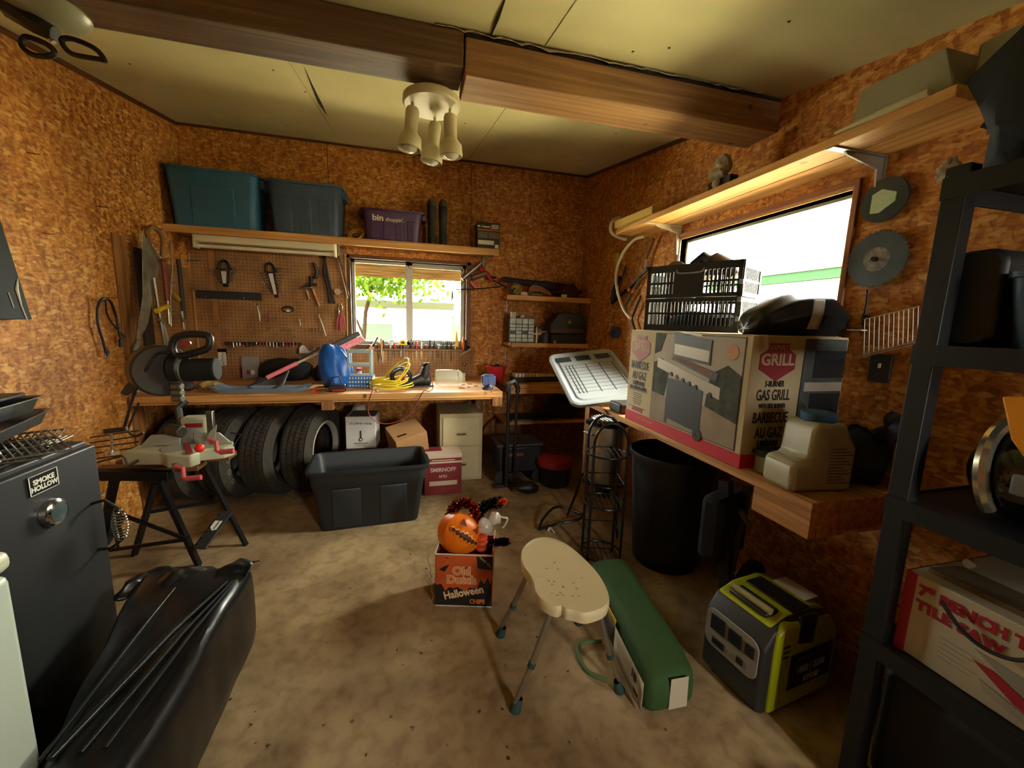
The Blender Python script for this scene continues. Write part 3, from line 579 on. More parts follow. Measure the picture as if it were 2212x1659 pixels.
# long rail low on the board with sockets, bits and a white note
t = thing('socket_rail', 'dark rail crowded with sockets low on the pegboard', 'tool rail', onb(560, 742, .02)); BRD = mat('dark_rail', '3a2818', .7)
MB().bar(onb(487, 741, .012), onb(650, 743, .012), .02, .028, BRD).build('rail', t, world=True)
r = rnd(21)
for k in range(22):
    u = 490 + k * 7.2; c = onb(u, 742, .03); h_ = r.uniform(.02, .055)
    MB().cyl(c + Vector((0, -.006, .012)), c + Vector((0, -.006, .012 - h_)), r.uniform(.005, .011), [STEEL, DI, BLKM, DRED, HK][r.randrange(5)], n=10).build('socket', t, world=True)
t = thing('drill_index', 'white strip of paper hung over a dark drill index', 'card', onb(480, 760, .02))
MB().bx(-.036, .036, -.006, .006, -.02, .03, BLKM).build('clip', t); MB().bx(-.033, .033, -.010, -.008, -.13, -.002, PAPER).build('paper', t)
MB().tube(smooth_path([(.0, -.0115, -.005), (.014, -.0115, -.025), (-.008, -.0115, -.04), (.012, -.0115, -.06), (-.012, -.0115, -.082), (.01, -.0115, -.09), (.0, -.0115, -.12)], 3), .0016, INK, n=4).build('scribble', t)
# ------------------------------------------------------------------ tools in the rack under the back window
t = thing('screwdriver_rack', 'wooden rack strip under the back window holding hand tools', 'tool rack', (.1, YB - .02, 1.19))
MB().bx(-.50, .60, YB - .055, YB - .012, 1.178, 1.196, mat('rack_wood', '7d5a30', .7, var=.2, scale=9)).build('strip', t, world=True, bevel=.002)
LB = [('clear blue', mat('clear_blue_handle', 'a9b6bf', .25)), ('black', BLK), ('red', RED), ('yellow', YEL), ('green', mat('green_handle', '1f6b55', .4)), ('wooden', WOODH), ('white', WHT), ('orange', ORNG), ('blue', mat('blue_handle', '2c4f9a', .4)), ('brown', mat('brown_handle', '6b3d20', .5))]
G = 'hand tools in the rack under the back window'
row = [(819, 0.9, 5, 'file'), (828, 1.15, 1, 'awl'), (843, 1.2, 0, 'screwdriver'), (852, .8, 2, 'screwdriver'), (866, .75, 9, 'screwdriver'), (872, 1.1, 8, 'screwdriver'), (888, 1.35, 1, 'chisel'), (899, 1.0, 2, 'screwdriver'), (910, .95, 6, 'screwdriver'), (920, .6, 9, 'punch'), (929, 1.3, 1, 'chisel'), (938, 1.2, 1, 'screwdriver'), (947, .7, 0, 'punch'), (958, 1.1, 4, 'screwdriver'), (966, 1.2, 1, 'screwdriver'), (975, 1.15, 1, 'screwdriver'), (983, .7, 6, 'punch')]
nb = {}
side = ['just right of the wooden handled chisel', 'behind the yellow cord coil', 'left of the window divider', 'below the window divider', 'under the right sash']
for k, (u, s_, ci, kind) in enumerate(row):
    c = px(u, 742, y=YB - .034); nm, m = LB[ci]; nb[(nm, kind)] = nb.get((nm, kind), 0) + 1
    wh = ('at the left end of the rack', 'left of centre in the rack', 'mid rack by the divider', 'right of centre in the rack', 'at the right end of the rack')[min(4, int((u - 815) / 36))]
    ordn = ['', 'next ', 'further ', 'last '][nb[(nm, kind)] - 1 if nb[(nm, kind)] < 5 else 3]
    t = thing(kind, f'{ordn}{nm} handled {kind} {wh}, slot {k + 1} from the left' if nb[(nm, kind)] > 1 else f'{nm} handled {kind} {wh}', kind, (c.x, c.y, 1.197), rnd(k).uniform(-.2, .2), G)
    h_ = .075 * s_
    MB().tube([(0, 0, 0), (0, 0, h_ * .15), (0, 0, h_ * .5), (0, 0, h_ * .9), (0, 0, h_)], .01, m, n=10, rs=[.007, .011, .010, .012, .006]).build('handle', t)
    MB().tube([(0, 0, 0), (0, 0, -.05 - .035 * s_), (0, 0, -.09 * s_ - .03)], .0035, STEEL if k % 3 else BLKM, n=6, rs=[.0035, .0035, .002]).build('blade', t)
t = thing('wood_chisel', 'stubby wooden handled gouge standing highest in the rack', 'chisel', (px(824, 742, y=YB - .04).x, YB - .05, 1.197))
MB().tube([(0, 0, -.02), (0, 0, .02), (0, 0, .07), (-.002, 0, .1)], .013, WOODH, rs=[.008, .013, .011, .014]).build('handle', t); MB().tube([(0, 0, -.02), (.005, 0, -.1), (.004, 0, -.15)], .005, STEEL).build('blade', t)
t = thing('tape_roll', 'roll of pale tape with a blue core on the back window sill', 'tape', (px(846, 725, y=YB - .02).x, YB - .03, 1.262), (0, 0, .1))
MB().lathe([(.016, -.012), (.031, -.012), (.031, .012), (.016, .012), (.016, -.012)], mat('tape_white', 'cfd0cc', .4), Matrix.Rotation(PI / 2, 4, 'X')).build('tape', t); MB().lathe([(.010, -.012), (.016, -.012), (.016, .012), (.010, .012), (.01, -.012)], mat('tape_blue', '3b4f8c', .4), Matrix.Rotation(PI / 2, 4, 'X')).build('core', t)
t = thing('tape_measure', 'yellow and black tape measure on the back window sill', 'tape measure', (px(870, 728, y=YB - .02).x, YB - .045, 1.235), .1); MB().prism([(-.035, 0), (.045, 0), (.04, .03), (.01, .055), (-.025, .05), (-.038, .03)], -.018, .018, YEL, Matrix.Rotation(PI / 2, 4, 'X')).build('case', t, bevel=.004); MB().prism([(-.02, .015), (.02, .015), (.01, .04), (-.015, .038)], .018, .02, BLK, Matrix.Rotation(PI / 2, 4, 'X')).build('grip', t)
t = thing('wedge_spreader', 'tall yellow plastic wedge standing by the right sash', 'wedge', (px(986, 700, y=YB - .02).x, YB - .045, 1.225)); MB().prism([(-.016, 0), (.018, 0), (.012, .08), (0, .165), (-.006, .165), (-.012, .08)], -.006, .006, YEL, Matrix.Rotation(PI / 2, 4, 'X')).build('blade', t, bevel=.002)
t = thing('utility_knife', 'orange and black tool standing at the right casing of the window', 'knife', (px(1000, 720, y=YB - .03).x, YB - .05, 1.2)); MB().tube([(0, 0, 0), (0, 0, .04), (0, 0, .1), (.002, 0, .135)], .014, ORNG, rs=[.012, .016, .014, .004]).build('body', t); MB().tube([(.03, 0, -.02), (.032, 0, .06), (.03, 0, .1)], .016, BLK).build('grip', t)
t = thing('paint_brush', 'tan brush slung at the left end of the window rack', 'brush', (px(805, 742, y=YB - .04).x, YB - .06, 1.22), (0, .5, 0)); MB().bx(-.022, .022, -.006, .006, -.06, .0, WOODH).build('bristles', t, bevel=.002); MB().tube([(0, 0, 0), (0, 0, .05), (0, 0, .11)], .009, BLKM, rs=[.014, .008, .009]).build('handle', t)
t = thing('pen_torch', 'pale slim rod lying tilted at the right end of the rack', 'rod', (px(1005, 750, y=YB - .04).x, YB - .05, 1.17), (0, 1.05, 0)); MB().tube([(0, 0, -.06), (0, 0, .03), (0, 0, .06)], .007, CREAM, rs=[.004, .007, .007]).build('body', t); MB().cyl((0, 0, .03), (0, 0, .036), .008, BLK).build('ring', t)
t = thing('spray_nozzle', 'small chrome fitting screwed low on the right pegboard', 'fitting', px(1003, 787, y=YB - .03)); MB().lathe([(.002, .02), (.014, .015), (.02, 0), (.012, -.015)], STEEL, Matrix.Rotation(PI / 2, 4, 'X'), n=14, cap=(True, True)).build('body', t); MB().cyl((-.02, 0, .0), (.02, -.01, .012), .006, BLKM).build('stem', t)
# ================================================================== workbench along the back wall
BZ = .9; BF = 3.36
t = thing('workbench', 'long wooden workbench under the back window', 'workbench', (-.5, 3.9, 0))
b = MB(); 
for i, (ya, yb_) in enumerate(((BF, 3.62), (3.623, 3.88), (3.883, 4.14), (4.143, YB - .02))): b.bx(XL + .02, .80, ya, yb_, BZ - .05, BZ, PINE)
b.build('worktop', t, world=True, bevel=.004)
b = MB().bx(XL + .02, .80, BF + .01, BF + .05, BZ - .065, BZ - .052, PINE).build('front_rail', t, world=True)
for x in (-.62, .755): MB().bx(x - .045, x + .045, BF + .002, BF + .09, BZ - .13, BZ - .05, PINEZ).build('bracket_block', t, world=True, bevel=.003)
for x in (-1.86, .745): MB().bx(x - .04, x + .04, 4.2, 4.29, 0, BZ - .05, PINEZ).build('leg', t, world=True)
TP = mat('brown_tape', 'a98a5a', .45)
MB().bx(.10, .44, BF - .002, BF + .12, BZ - .03, BZ + .0015, TP).build('tape_patch', t, world=True)
# plank shelf at the far right end
t = thing('corner_bench', 'lower plank bench in the right back corner', 'bench', (1.45, 4.0, 0))
MB().bx(.96, XR - .01, 3.78, YB - .02, .855, .895, PINE).build('worktop', t, world=True, bevel=.003); MB().bx(.98, XR - .01, 3.77, 3.81, .80, .853, PINE).build('front_rail', t, world=True, bevel=.003)
MB().bx(.97, .985, 3.80, 3.83, 0, .85, mat('dark_post', '3a2416', .7)).build('leg', t, world=True); MB().bx(.96, XR - .01, 3.95, YB - .02, .44, .465, PINE).build('lower_shelf', t, world=True)
def on_b(u, v): return px(u, v, z=BZ)
# blue grey boot tray edge
t = thing('boot_tray', 'blue grey plastic tray with upturned ends at the bench front edge', 'tray', (-1.13, 3.56, BZ)); BG = mat('blue_grey_plastic', '6d7f92', .5)
b = MB(); prof = [(-.09, 0), (.09, 0), (.10, .03), (.092, .03), (.084, .008), (-.084, .008), (-.092, .03), (-.10, .03)]
b.loft([[(-.34 + k * .068, y * (1 if 0 < k < 10 else .85), z + (.035 if k in (0,) else .02 if k == 10 else 0)) for y, z in prof] for k in range(11)], BG); b.build('tray', t, ang=30)
# ice scraper brush: pole with head and pink bristles
a, c = px(532, 838, y=3.55), px(772, 722, y=3.97)
a.z = .93; D = (c - a); t = thing('snow_brush', 'long black snow brush with pink bristles and pink grip leaning over the bench', 'snow brush', a); D = c - a
MB().tube([D * .0, D * .12, D * .16], .012, BLK, rs=[.003, .014, .013]).build('scraper_blade', t); PK = mat('pink_foam', 'd9707a', .6)
MB().tube([D * .16, D * .42], .018, PK).build('grip', t); MB().tube([D * .42, D * .78], .011, mat('pale_pole', 'b9a994', .4)).build('pole', t)
up = D.cross(Vector((0, 1, 0))).normalized()
if up.z < 0: up = -up
b = MB(); b.bar(D * .76, D * 1.02, .03, .045, BLK, up); b.build('brush_head', t, bevel=.006)
b = MB(); b.loft([[D * s_ + up * h_ + Vector((0, y, 0)) for s_, y, h_ in ((.80, -.016, -.024), (1.02, -.016, -.024), (1.02, .016, -.024), (.80, .016, -.024))], [D * s_ + up * h_ + Vector((0, y, 0)) for s_, y, h_ in ((.80, -.022, -.075), (1.04, -.022, -.085), (1.04, .022, -.085), (.80, .022, -.075))]], mat('pink_bristle', 'e58a94', .8, var=.2, scale=60, bump=.5)); b.build('bristles', t)
# grey scoop shovel
t = thing('shovel', 'grey plastic scoop with a long dark handle leaning behind the snow brush', 'shovel', px(545, 842, y=3.62)); SG = mat('scoop_grey', '54565a', .5)
o0 = Vector(t.location); a = px(535, 840, y=3.62) - o0; c = px(625, 800, y=3.85) - o0; e = px(612, 832, y=3.60) - o0; w_ = px(560, 815, y=3.84) - o0
b = MB(); b.grid(lambda u, v: (a.lerp(e, v)).lerp(w_.lerp(c, v), u) - Vector((0, 0, .035 * math.sin(PI * v))), 8, 8, SG); b.build('scoop', t, solid=.006)
h1 = px(690, 752, y=4.0) - o0; MB().tube([c.lerp(w_, .3), h1], .011, mat('dark_pole', '4a3b30', .5)).build('handle', t)
# black bag heap behind
CL = mat('dark_cloth', '141414', .85, bump=.4, bscale=25)
def lump(name, label, cat, c, s_, m, seed=1, amp=.25, f=3.5, n=22, group=None, rot=0):
    b = MB(); b.sph((0, 0, 0), 1, m, n=n)
    for v in b.bm.verts:
        k = 1 + amp * noise.noise(v.co * f * .5 + Vector((seed * 3.3, seed, 0))) + amp * .4 * noise.noise(v.co * f * 1.6 + Vector((seed, 0, seed * 5)))
        p = v.co * k; v.co = Vector((p.x * s_[0], p.y * s_[1], max(p.z * s_[2], -s_[2] * .72)))
    o = b.build(name, ang=80); o.location = (c[0], c[1], c[2] + s_[2] * .72); o.rotation_euler = (0, 0, rot); return tag(o, label, cat, group)
lump('tool_bag', 'black fabric bag slumped on the bench behind the grey scoop', 'bag', (-1.10, 4.16, BZ), (.24, .12, .12), CL, 3)
lump('tool_bag', 'dark brown bag behind the blue plastic bag', 'bag', (-.72, 4.12, BZ), (.16, .12, .11), mat('dark_brown_cloth', '241a14', .85, bump=.4, bscale=25), 6)
# blue carrier bag
BB = mat('blue_carrier_bag', '1b5fb8', .38, bump=.2, bscale=18)
b = MB(); R = []
for i, (z, rx, ry, ox) in enumerate(((0, .10, .09, .01), (.02, .13, .11, .0), (.10, .14, .12, .0), (.2, .125, .10, -.01), (.28, .11, .08, -.02), (.33, .095, .06, -.03), (.36, .07, .035, -.04))):
    R.append([(ox + rx * math.cos(a) * (1 + .10 * math.sin(5 * a + i)), ry * math.sin(a) * (1 + .12 * math.cos(4 * a + i * 1.3)), z + .012 * math.sin(6 * a + i)) for a in [2 * PI * k / 40 for k in range(40)]])
b.loft(R, BB); b.jitter(.034, 9).jitter(.014, 26); o = b.build('plastic_bag', ang=25, sub=1); o.location = (-.60, 3.74, BZ); tag(o, 'crumpled bright blue plastic bag on the workbench', 'bag')
# upright caddy with perforated blue basket
t = thing('caddy', 'pale grey plastic caddy frame with blue perforated basket beside the blue bag', 'caddy', (-.40, 3.74, BZ), -.06); PG = mat('pale_grey_plastic', '9fb0b6', .45)
b = MB()
for x in (-.095, .085): b.bx(x - .012, x + .012, -.06, -.045, .0, .335, PG); b.bx(x - .008, x + .008, .05, .06, 0, .32, PG)
for z in (.315, .2, .105): b.bx(-.1, .09, -.06, -.045, z - .016, z + .016, PG)
b.build('frame', t, bevel=.004)
bm_ = mat('blue_perforated', '2c66b0', .45); n, l, bs = nodes_of(bm_); tcx = n.new('ShaderNodeTexCoord'); sp_ = n.new('ShaderNodeSeparateXYZ'); l.new(tcx.outputs['Object'], sp_.inputs[0])
def mth(n, l, op, a, c=None):
    k = n.new('ShaderNodeMath'); k.operation = op
    for i, v in enumerate((a, c)):
        if v is None: continue
        if hasattr(v, 'links'): l.new(v, k.inputs[i])
        else: k.inputs[i].default_value = v
    return k.outputs[0]
fx = mth(n, l, 'SUBTRACT', mth(n, l, 'FRACT', mth(n, l, 'MULTIPLY', mth(n, l, 'ADD', sp_.outputs[0], 5.0), 42.0)), .5); fz = mth(n, l, 'MULTIPLY', mth(n, l, 'SUBTRACT', mth(n, l, 'FRACT', mth(n, l, 'MULTIPLY', sp_.outputs[2], 30.0)), .5), 1.0)
dd = mth(n, l, 'SQRT', mth(n, l, 'ADD', mth(n, l, 'MULTIPLY', fx, fx), mth(n, l, 'MULTIPLY', fz, fz)))
l.new(mix_col(n, l, mth(n, l, 'LESS_THAN', dd, .28), srgb('2c66b0'), srgb('c9d6dc')), bs.inputs['Base Color'])
b = MB(); b.bx(-.105, .105, -.075, .07, 0, .004, bm_); b.bx(-.105, .105, -.078, -.074, 0, .1, bm_); b.bx(-.105, -.101, -.075, .07, 0, .1, bm_); b.bx(.101, .105, -.075, .07, 0, .1, bm_); b.bx(-.105, .105, .066, .07, 0, .1, bm_); b.build('basket', t)
t = thing('pill_bottle', 'small red capped bottle inside the pale caddy', 'bottle', (-.42, 3.76, BZ + .006)); MB().cyl((0, 0, 0), (0, 0, .13), .02, WHT).build('bottle', t); MB().cyl((0, 0, .13), (0, 0, .155), .022, RED).build('cap', t)
# yellow and black extension cord
YC = mat('yellow_cord_bright', 'd8c21a', .45); BC = mat('black_cord', '15161a', .5); r = rnd(8)
t = thing('cable_coil', 'large yellow and black coiled extension cord on the bench', 'extension cord', (-.12, 3.62, BZ))
for k in range(7):
    Rx = r.uniform(.15, .2); Ry = r.uniform(.10, .13); ox, oy = r.uniform(-.03, .03), r.uniform(-.02, .02)
    P = [(ox + Rx * math.cos(a) - .02, oy + Ry * math.sin(a) , .008 + .012 * k + (.10 if k > 4 else .035) * max(0, math.cos(a - .4)) * (k * .3)) for a in [2 * PI * i / 26 for i in range(26)]]
    MB().tube(P, .0062, YC, n=8, closed=True).build('yellow_loop', t)
b = MB()
for k in range(9):
    a0 = r.uniform(0, 3); R_ = r.uniform(.05, .085)
    b.tube([(.06 + R_ * 1.1 * math.cos(a), .03 - .006 * k + R_ * .3 * math.sin(a + a0), .10 + R_ * math.sin(a) + .01 * r.random()) for a in [2 * PI * i / 18 for i in range(18)]], .006, BC, n=6, closed=True)
b.build('black_coil', t); MB().tube([(.07, -.02, .05), (.085, -.04, .10), (.09, -.02, .15)], .013, mat('red_tie', '9c2734', .5)).build('tie', t)
# black ankle boot
t = thing('work_boot', 'black leather ankle boot lying on the workbench', 'boot', (.10, 3.68, BZ), .25); LEA = mat('black_leather', '15130f', .55, bump=.2, bscale=40); b = MB()
S = [(-.155, .02, .03, .016), (-.145, .036, .05, .012), (-.11, .045, .062, .012), (-.05, .044, .078, .012), (.0, .042, .11, .012), (.05, .044, .12, .012), (.09, .04, .10, .012), (.105, .02, .06, .012)]
b.loft([[(.045 + .01 * z_ + (.062 - .03 * z_) * math.cos(a), .045 * math.sin(a), .05 + .155 * z_ + .02 * z_ * math.cos(a)) for a in [2 * PI * k / 18 for k in range(18)]] for z_ in (0, .35, .7, .97, 1.0)] + [[(.055 + .05 * math.cos(a) * .5, .02 * math.sin(a), .16) for a in [2 * PI * k / 18 for k in range(18)]]], LEA)
R = [[(x, hw * math.cos(a) * 1.0, z0_ + ht * (.5 + .5 * math.sin(a))) for a in [2 * PI * k / 18 for k in range(18)]] for x, hw, ht, z0_ in S]
b.loft(R, LEA); b.jitter(.006, 25).build('upper', t, sub=1); MB().prism([(-.16, -.03), (-.13, -.045), (.12, -.042), (.13, 0), (.12, .042), (-.13, .045), (-.16, .03)], -.0, .016, BLK).build('sole', t)
# clear plastic jug lying on its side
CLP = bpy.data.materials.new('clear_plastic'); CLP.use_nodes = True; n = CLP.node_tree.nodes; l = CLP.node_tree.links; bs = n['Principled BSDF']; tr = n.new('ShaderNodeBsdfTransparent'); mx = n.new('ShaderNodeMixShader'); mx.inputs[0].default_value = .22
bs.inputs['Base Color'].default_value = srgb('c9c9b4'); bs.inputs['Roughness'].default_value = .18; l.new(tr.outputs[0], mx.inputs[1]); l.new(bs.outputs[0], mx.inputs[2]); l.new(mx.outputs[0], n['Material Output'].inputs[0])
t = thing('plastic_jar', 'large clear plastic jar lying on its side on the bench', 'jar', (.36, 3.70, BZ), -.1); Mx = Matrix.Translation((-.12, 0, .078)) @ Matrix.Rotation(PI / 2, 4, 'Y')
b = MB(); b.lathe([(.03, .0), (.07, .003), (.077, .02), (.077, .19), (.07, .20), (.076, .215), (.07, .225), (.06, .24), (.045, .25)], CLP, Mx, n=4 * 8); b.build('jar', t, solid=.0015); MB().lathe([(.046, .25), (.046, .275), (.03, .275)], CLP, Mx).build('neck', t)
# thin red brown cable hanging over the edge
CB = mat('dull_red_cable', '8a3d3a', .5)
P = [px(u, v, y=3.345) for u, v in ((806, 842), (797, 868), (797, 895), (818, 913), (848, 914), (880, 900), (900, 872), (915, 845))] + [Vector((.17, 3.40, BZ + .006)), Vector((.21, 3.55, BZ + .02)), Vector((.18, 3.68, BZ + .16)), Vector((.14, 3.8, BZ + .2)), Vector((.05, 3.86, BZ + .05))]
P = [Vector((-.26, 3.46, BZ + .006))] + P; tag(MB().tube(smooth_path(P, 5), .0042, CB, n=6).build('power_cable'), 'thin dull red cable looping down over the bench front edge', 'cable')
# small black clamp box with red handled tool
t = thing('battery_charger', 'small black box with a red lever at the bench front by the blue bag', 'tool', (-.57, 3.50, BZ), .1); MB().bx(-.06, .07, -.03, .05, 0, .055, BLK).build('case', t, bevel=.008); MB().tube([(-.03, -.045, .012), (.02, -.05, .014), (.06, -.04, .012)], .011, DRED).build('lever', t); MB().tube([(-.05, .02, .05), (-.03, .01, .11), (.02, .01, .12), (.04, .02, .06)], .006, BLK).build('handle', t)
t = thing('pocket_pliers', 'red and silver pliers lying at the bench front edge', 'pliers', (-.68, 3.42, BZ)); MB().tube([(-.02, 0, .006), (.03, .01, .008)], .006, STEEL).build('jaw', t); MB().tube([(.0, .01, .007), (-.04, .03, .012), (-.06, .02, .018)], .006, RED).tube([(.0, -.01, .007), (-.03, -.02, .008), (-.05, -.03, .008)], .006, RED).build('grip', t)
# shop rag, sawdust pack and clamshell pack at the left end
t = lump('crumpled_rag', 'crumpled tan rag by the saw motor on the bench', 'rag', (-1.56, 3.72, BZ), (.085, .06, .035), mat('tan_rag', 'b9965c', .9, bump=.6, bscale=30), 9, .5, 6)
lump('leather_pouch', 'dark brown leather pouch on the bench behind the saw', 'pouch', (-1.70, 3.62, BZ), (.08, .06, .05), mat('brown_leather', '2e1d12', .6), 4)
t = thing('clamshell_pack', 'clear plastic hanging pack standing against the pegboard', 'package', (-1.42, 4.20, BZ), .1); MB().bx(-.07, .07, -.004, .004, 0, .22, mat('cloudy_plastic', '86807a', .3)).build('card', t, bevel=.002); MB().bx(-.03, -.005, -.016, -.004, .05, .09, DRED).bx(.0, .03, -.018, -.004, .05, .09, PAPER).build('contents', t)
t = thing('paper_scrap', 'torn white paper scrap behind the black bag', 'paper', (-.93, 4.20, 1.15), .2); b = MB(); b.grid(lambda u, v: ((u - .5) * .14, .01 * math.sin(9 * u), .05 * v * (1 + .6 * math.sin(7 * u)) + .0), 10, 3, PAPER); b.build('sheet', t, solid=.001)
# blue bench vise at the right front corner
t = thing('bench_vise', 'blue bench vise clamped at the right end of the workbench', 'vise', (.69, 3.44, BZ)); VB = mat('vise_blue', '39456e', .5, .3)
MB().cyl((0, .05, 0), (0, .05, .03), .05, VB).bx(-.035, .035, -.02, .14, .03, .075, VB).build('base', t, bevel=.006); MB().bx(-.055, .055, -.04, -.012, .05, .13, VB).prism([(-.055, .13), (.055, .13), (.035, .145), (-.035, .145)], -.0, .03, VB, Matrix.Rotation(PI / 2, 4, 'X') @ Matrix.Translation((0, 0, -.02))).build('front_jaw', t, bevel=.004); MB().bx(-.055, .055, .035, .075, .06, .13, VB).build('rear_jaw', t, bevel=.004)
MB().cyl((0, -.12, .055), (0, .0, .055), .012, STEEL).build('screw', t); MB().cyl((0, -.11, .0), (0, -.11, .11), .005, STEEL).build('handle', t)
# red funnel bucket
t = thing('pail', 'red plastic pail behind the blue vise', 'pail', (.90, 4.05, .90)); b = MB()
b.lathe([(.07, 0), (.075, .005), (.108, .15), (.114, .152), (.112, .158), (.103, .15), (.07, .012)], RED, n=6, cap=(True, False)); b.build('body', t, bevel=.003); t.location = (.885, 3.95, BZ) if False else (.88, 4.0, BZ)
MB().sph((0, 0, .16), .035, BLK, (1, .8, .6)).build('dark_knob', t)
# card of white clips on a black case (corner bench)
t = thing('saw_case', 'long black case topped with white paper packets in the back corner', 'case', (1.30, 3.98, .895), .12); MB().bx(-.27, .27, -.06, .06, 0, .055, BLK).build('case', t, bevel=.006)
r = rnd(2)
for k in range(12): MB().bx(-.25 + k * .038, -.226 + k * .038, -.055, .03, .056, .095 - .002 * k, PAPER).build('packet', t)
for k in range(5):
    o = thing('metal_scrap', ['bent brown clip lying on the bench left of the vise', 'short rusty nail lying by the vise', 'small screw lying near the clear jar', 'bent wire lying in front of the pegboard', 'curl of rusty wire on the bench top'][k], 'scrap', (.46 + .04 * k, 3.55 + .06 * ((k * 3) % 5), BZ), k); MB().tube([(-.02, 0, .004), (0, .008, .004), (.02, 0, .004), (.03, -.01, .005)], .003, mat('rust', '5a3620', .8)).build('wire', o)
# ------------------------------------------------------------------ caulking gun and stick hanging at the right of the window
HP = lambda u, v, off=.06: px(u, v, y=YB - off)
t = thing('caulking_gun', 'red and steel caulking gun hanging across the right window casing', 'caulking gun', HP(1040, 580)); o0 = Vector(t.location); g = lambda u, v, off=.06: HP(u, v, off) - o0
MB().tube([g(998, 603), g(1040, 568)], .020, SILV, n=14).tube([g(1002, 612), g(1046, 576)], .004, STEEL).build('cradle', t); MB().tube([g(1020, 600, .07), g(1050, 590, .07)], .030, mat('amber_tube', '6f4a34', .3), n=14).build('cartridge', t)
MB().tube([g(1036, 580), g(1052, 592), g(1062, 606)], .02, RED, rs=[.022, .028, .018]).build('housing', t); MB().tube([g(1052, 600), g(1072, 600)], .014, BLK, rs=[.02, .01]).build('trigger', t); MB().tube([g(1016, 608), g(1030, 622)], .012, PK, rs=[.012, .02]).build('nozzle_cap', t)
MB().bar(g(1030, 553, .04), g(1048, 545, .1), .01, .004, STEEL).build('hook', t)
t = thing('bungee_hook', 'dark cord with hooks strung from the window casing to the corner shelf', 'cord', HP(980, 625)); o0 = Vector(t.location)
MB().tube(squiggle(HP(985, 625, .1) - o0, HP(1085, 618, .2) - o0, .01, 8), .005, BLKM).tube([HP(985, 625, .1) - o0, HP(1005, 608, .07) - o0], .003, BLKM).tube([HP(1065, 605, .07) - o0, HP(1095, 622, .2) - o0], .007, BLKM).build('cord', t)
MB().tube([HP(974, 618, .1) - o0, HP(977, 628, .1) - o0, HP(985, 628, .1) - o0], .003, BLKM).tube([HP(977, 628, .1) - o0, HP(977, 640, .1) - o0, HP(975, 652, .1) - o0, HP(979, 655, .1) - o0], .006, BLKM, rs=[.006, .012, .003, .002]).tube([HP(980, 645, .1) - o0, HP(992, 660, .1) - o0], .003, BLKM).build('hook', t)
# ------------------------------------------------------------------ two tier corner shelf and its load
CSF = 4.10
for lab, nm, za, zb in (('upper wooden corner shelf right of the back window', 'corner_shelf', 1.742, 1.785), ('lower wooden corner shelf holding the drawer organiser', 'corner_shelf', 1.245, 1.29)):
    t = thing(nm, lab, 'shelf', (1.45, YB, zb)); b = MB(); b.bx(1.03, XR - .005, CSF + .03, YB - .005, za + .012, zb, PINE); b.build('shelf_board', t, world=True); MB().bx(1.0 if za > 1.5 else 1.06, XR - .005, CSF, CSF + .032, za - .002 if za < 1.5 else za - .008, zb, PINE).build('front_edge', t, world=True, bevel=.003)
    MB().bar((1.06, YB - .01, za), (1.06, YB - .01, za - .22), .02, .004, BRK, (1, 0, 0)).build('bracket', t, world=True)
Z1, Z2 = 1.785, 1.29
DW = mat('clear_drawer', '9ba39a', .3, var=.3, scale=22); OF = mat('organiser_frame', '22302b', .5)
t = thing('drawer_organiser', 'small parts organiser with clear drawers on the lower corner shelf', 'organiser', (1.175, 4.19, Z2), 0)
W_ = .27; cols = 4; hs = [.062, .034, .034, .034, .040, .042]
MB().bx(-W_ / 2 - .004, W_ / 2 + .004, -.055, .08, 0, sum(hs) + .014, OF).build('cabinet', t); z = sum(hs) + .012
for ri, h_ in enumerate(hs):
    z -= h_ + .0005
    for c_ in range(cols):
        if (ri, c_) in ((3, 0), (3, 2)): continue
        x = -W_ / 2 + (c_ + .5) * W_ / cols; o = MB().bx(x - W_ / 8 + .003, x + W_ / 8 - .003, -.068, -.055, z + .003, z + h_ - .002, DW).build('drawer', t, bevel=.002); 
for k in range(3): tag(MB().cyl((1.065 + .022 * k, 4.18, Z2 + .262), (1.065 + .022 * k, 4.18, Z2 + .322), .010, PAPER, n=12).build('paper_tube'), ['leftmost white tube standing on the drawer organiser', 'middle white tube standing on the drawer organiser', 'right of three white tubes standing on the organiser'][k], 'tube', 'white tubes on the organiser')
t = thing('spray_pistol', 'small white nozzle and grey lever lying on the organiser', 'nozzle', (1.19, 4.18, Z2 + .262)); MB().cyl((-.02, 0, .012), (.02, 0, .025), .014, PAPER).build('body', t); MB().tube([(.02, 0, .02), (.06, 0, .035), (.10, 0, .02)], .006, GREY, rs=[.005, .009, .003]).build('lever', t)
t = thing('tube_cutter', 'grey cutter standing between the organiser and toolbox', 'tool', (1.385, 4.18, Z2), .1); MB().tube([(-.03, 0, 0), (-.015, 0, .08), (.0, 0, .16)], .02, mat('dull_grey', '77726a', .5, .4), rs=[.014, .02, .016]).build('handle', t); MB().tube([(-.03, 0, .17), (-.01, 0, .16), (.02, 0, .17), (.035, 0, .21)], .012, mat('purple_grip', '2c2438', .5), rs=[.006, .014, .012, .003]).build('jaw', t); MB().bx(-.05, .04, -.02, .02, .12, .135, GREY).build('bar', t)
t = thing('trim_router', 'dark grey motor tool with wood block beside the organiser', 'tool', (1.45, 4.155, Z2), -.1); MB().cyl((0, 0, 0), (0, 0, .085), .048, mat('dark_grey_body', '3b3d41', .5)).build('body', t); MB().lathe([(.05, .085), (.045, .11), (.02, .12)], mat('purple_grip', '2c2438', .5)).build('top', t); MB().bx(-.05, .05, -.01, .008, .1, .125, WOODH, Matrix.Rotation(-.3, 4, 'Y')).build('block', t)
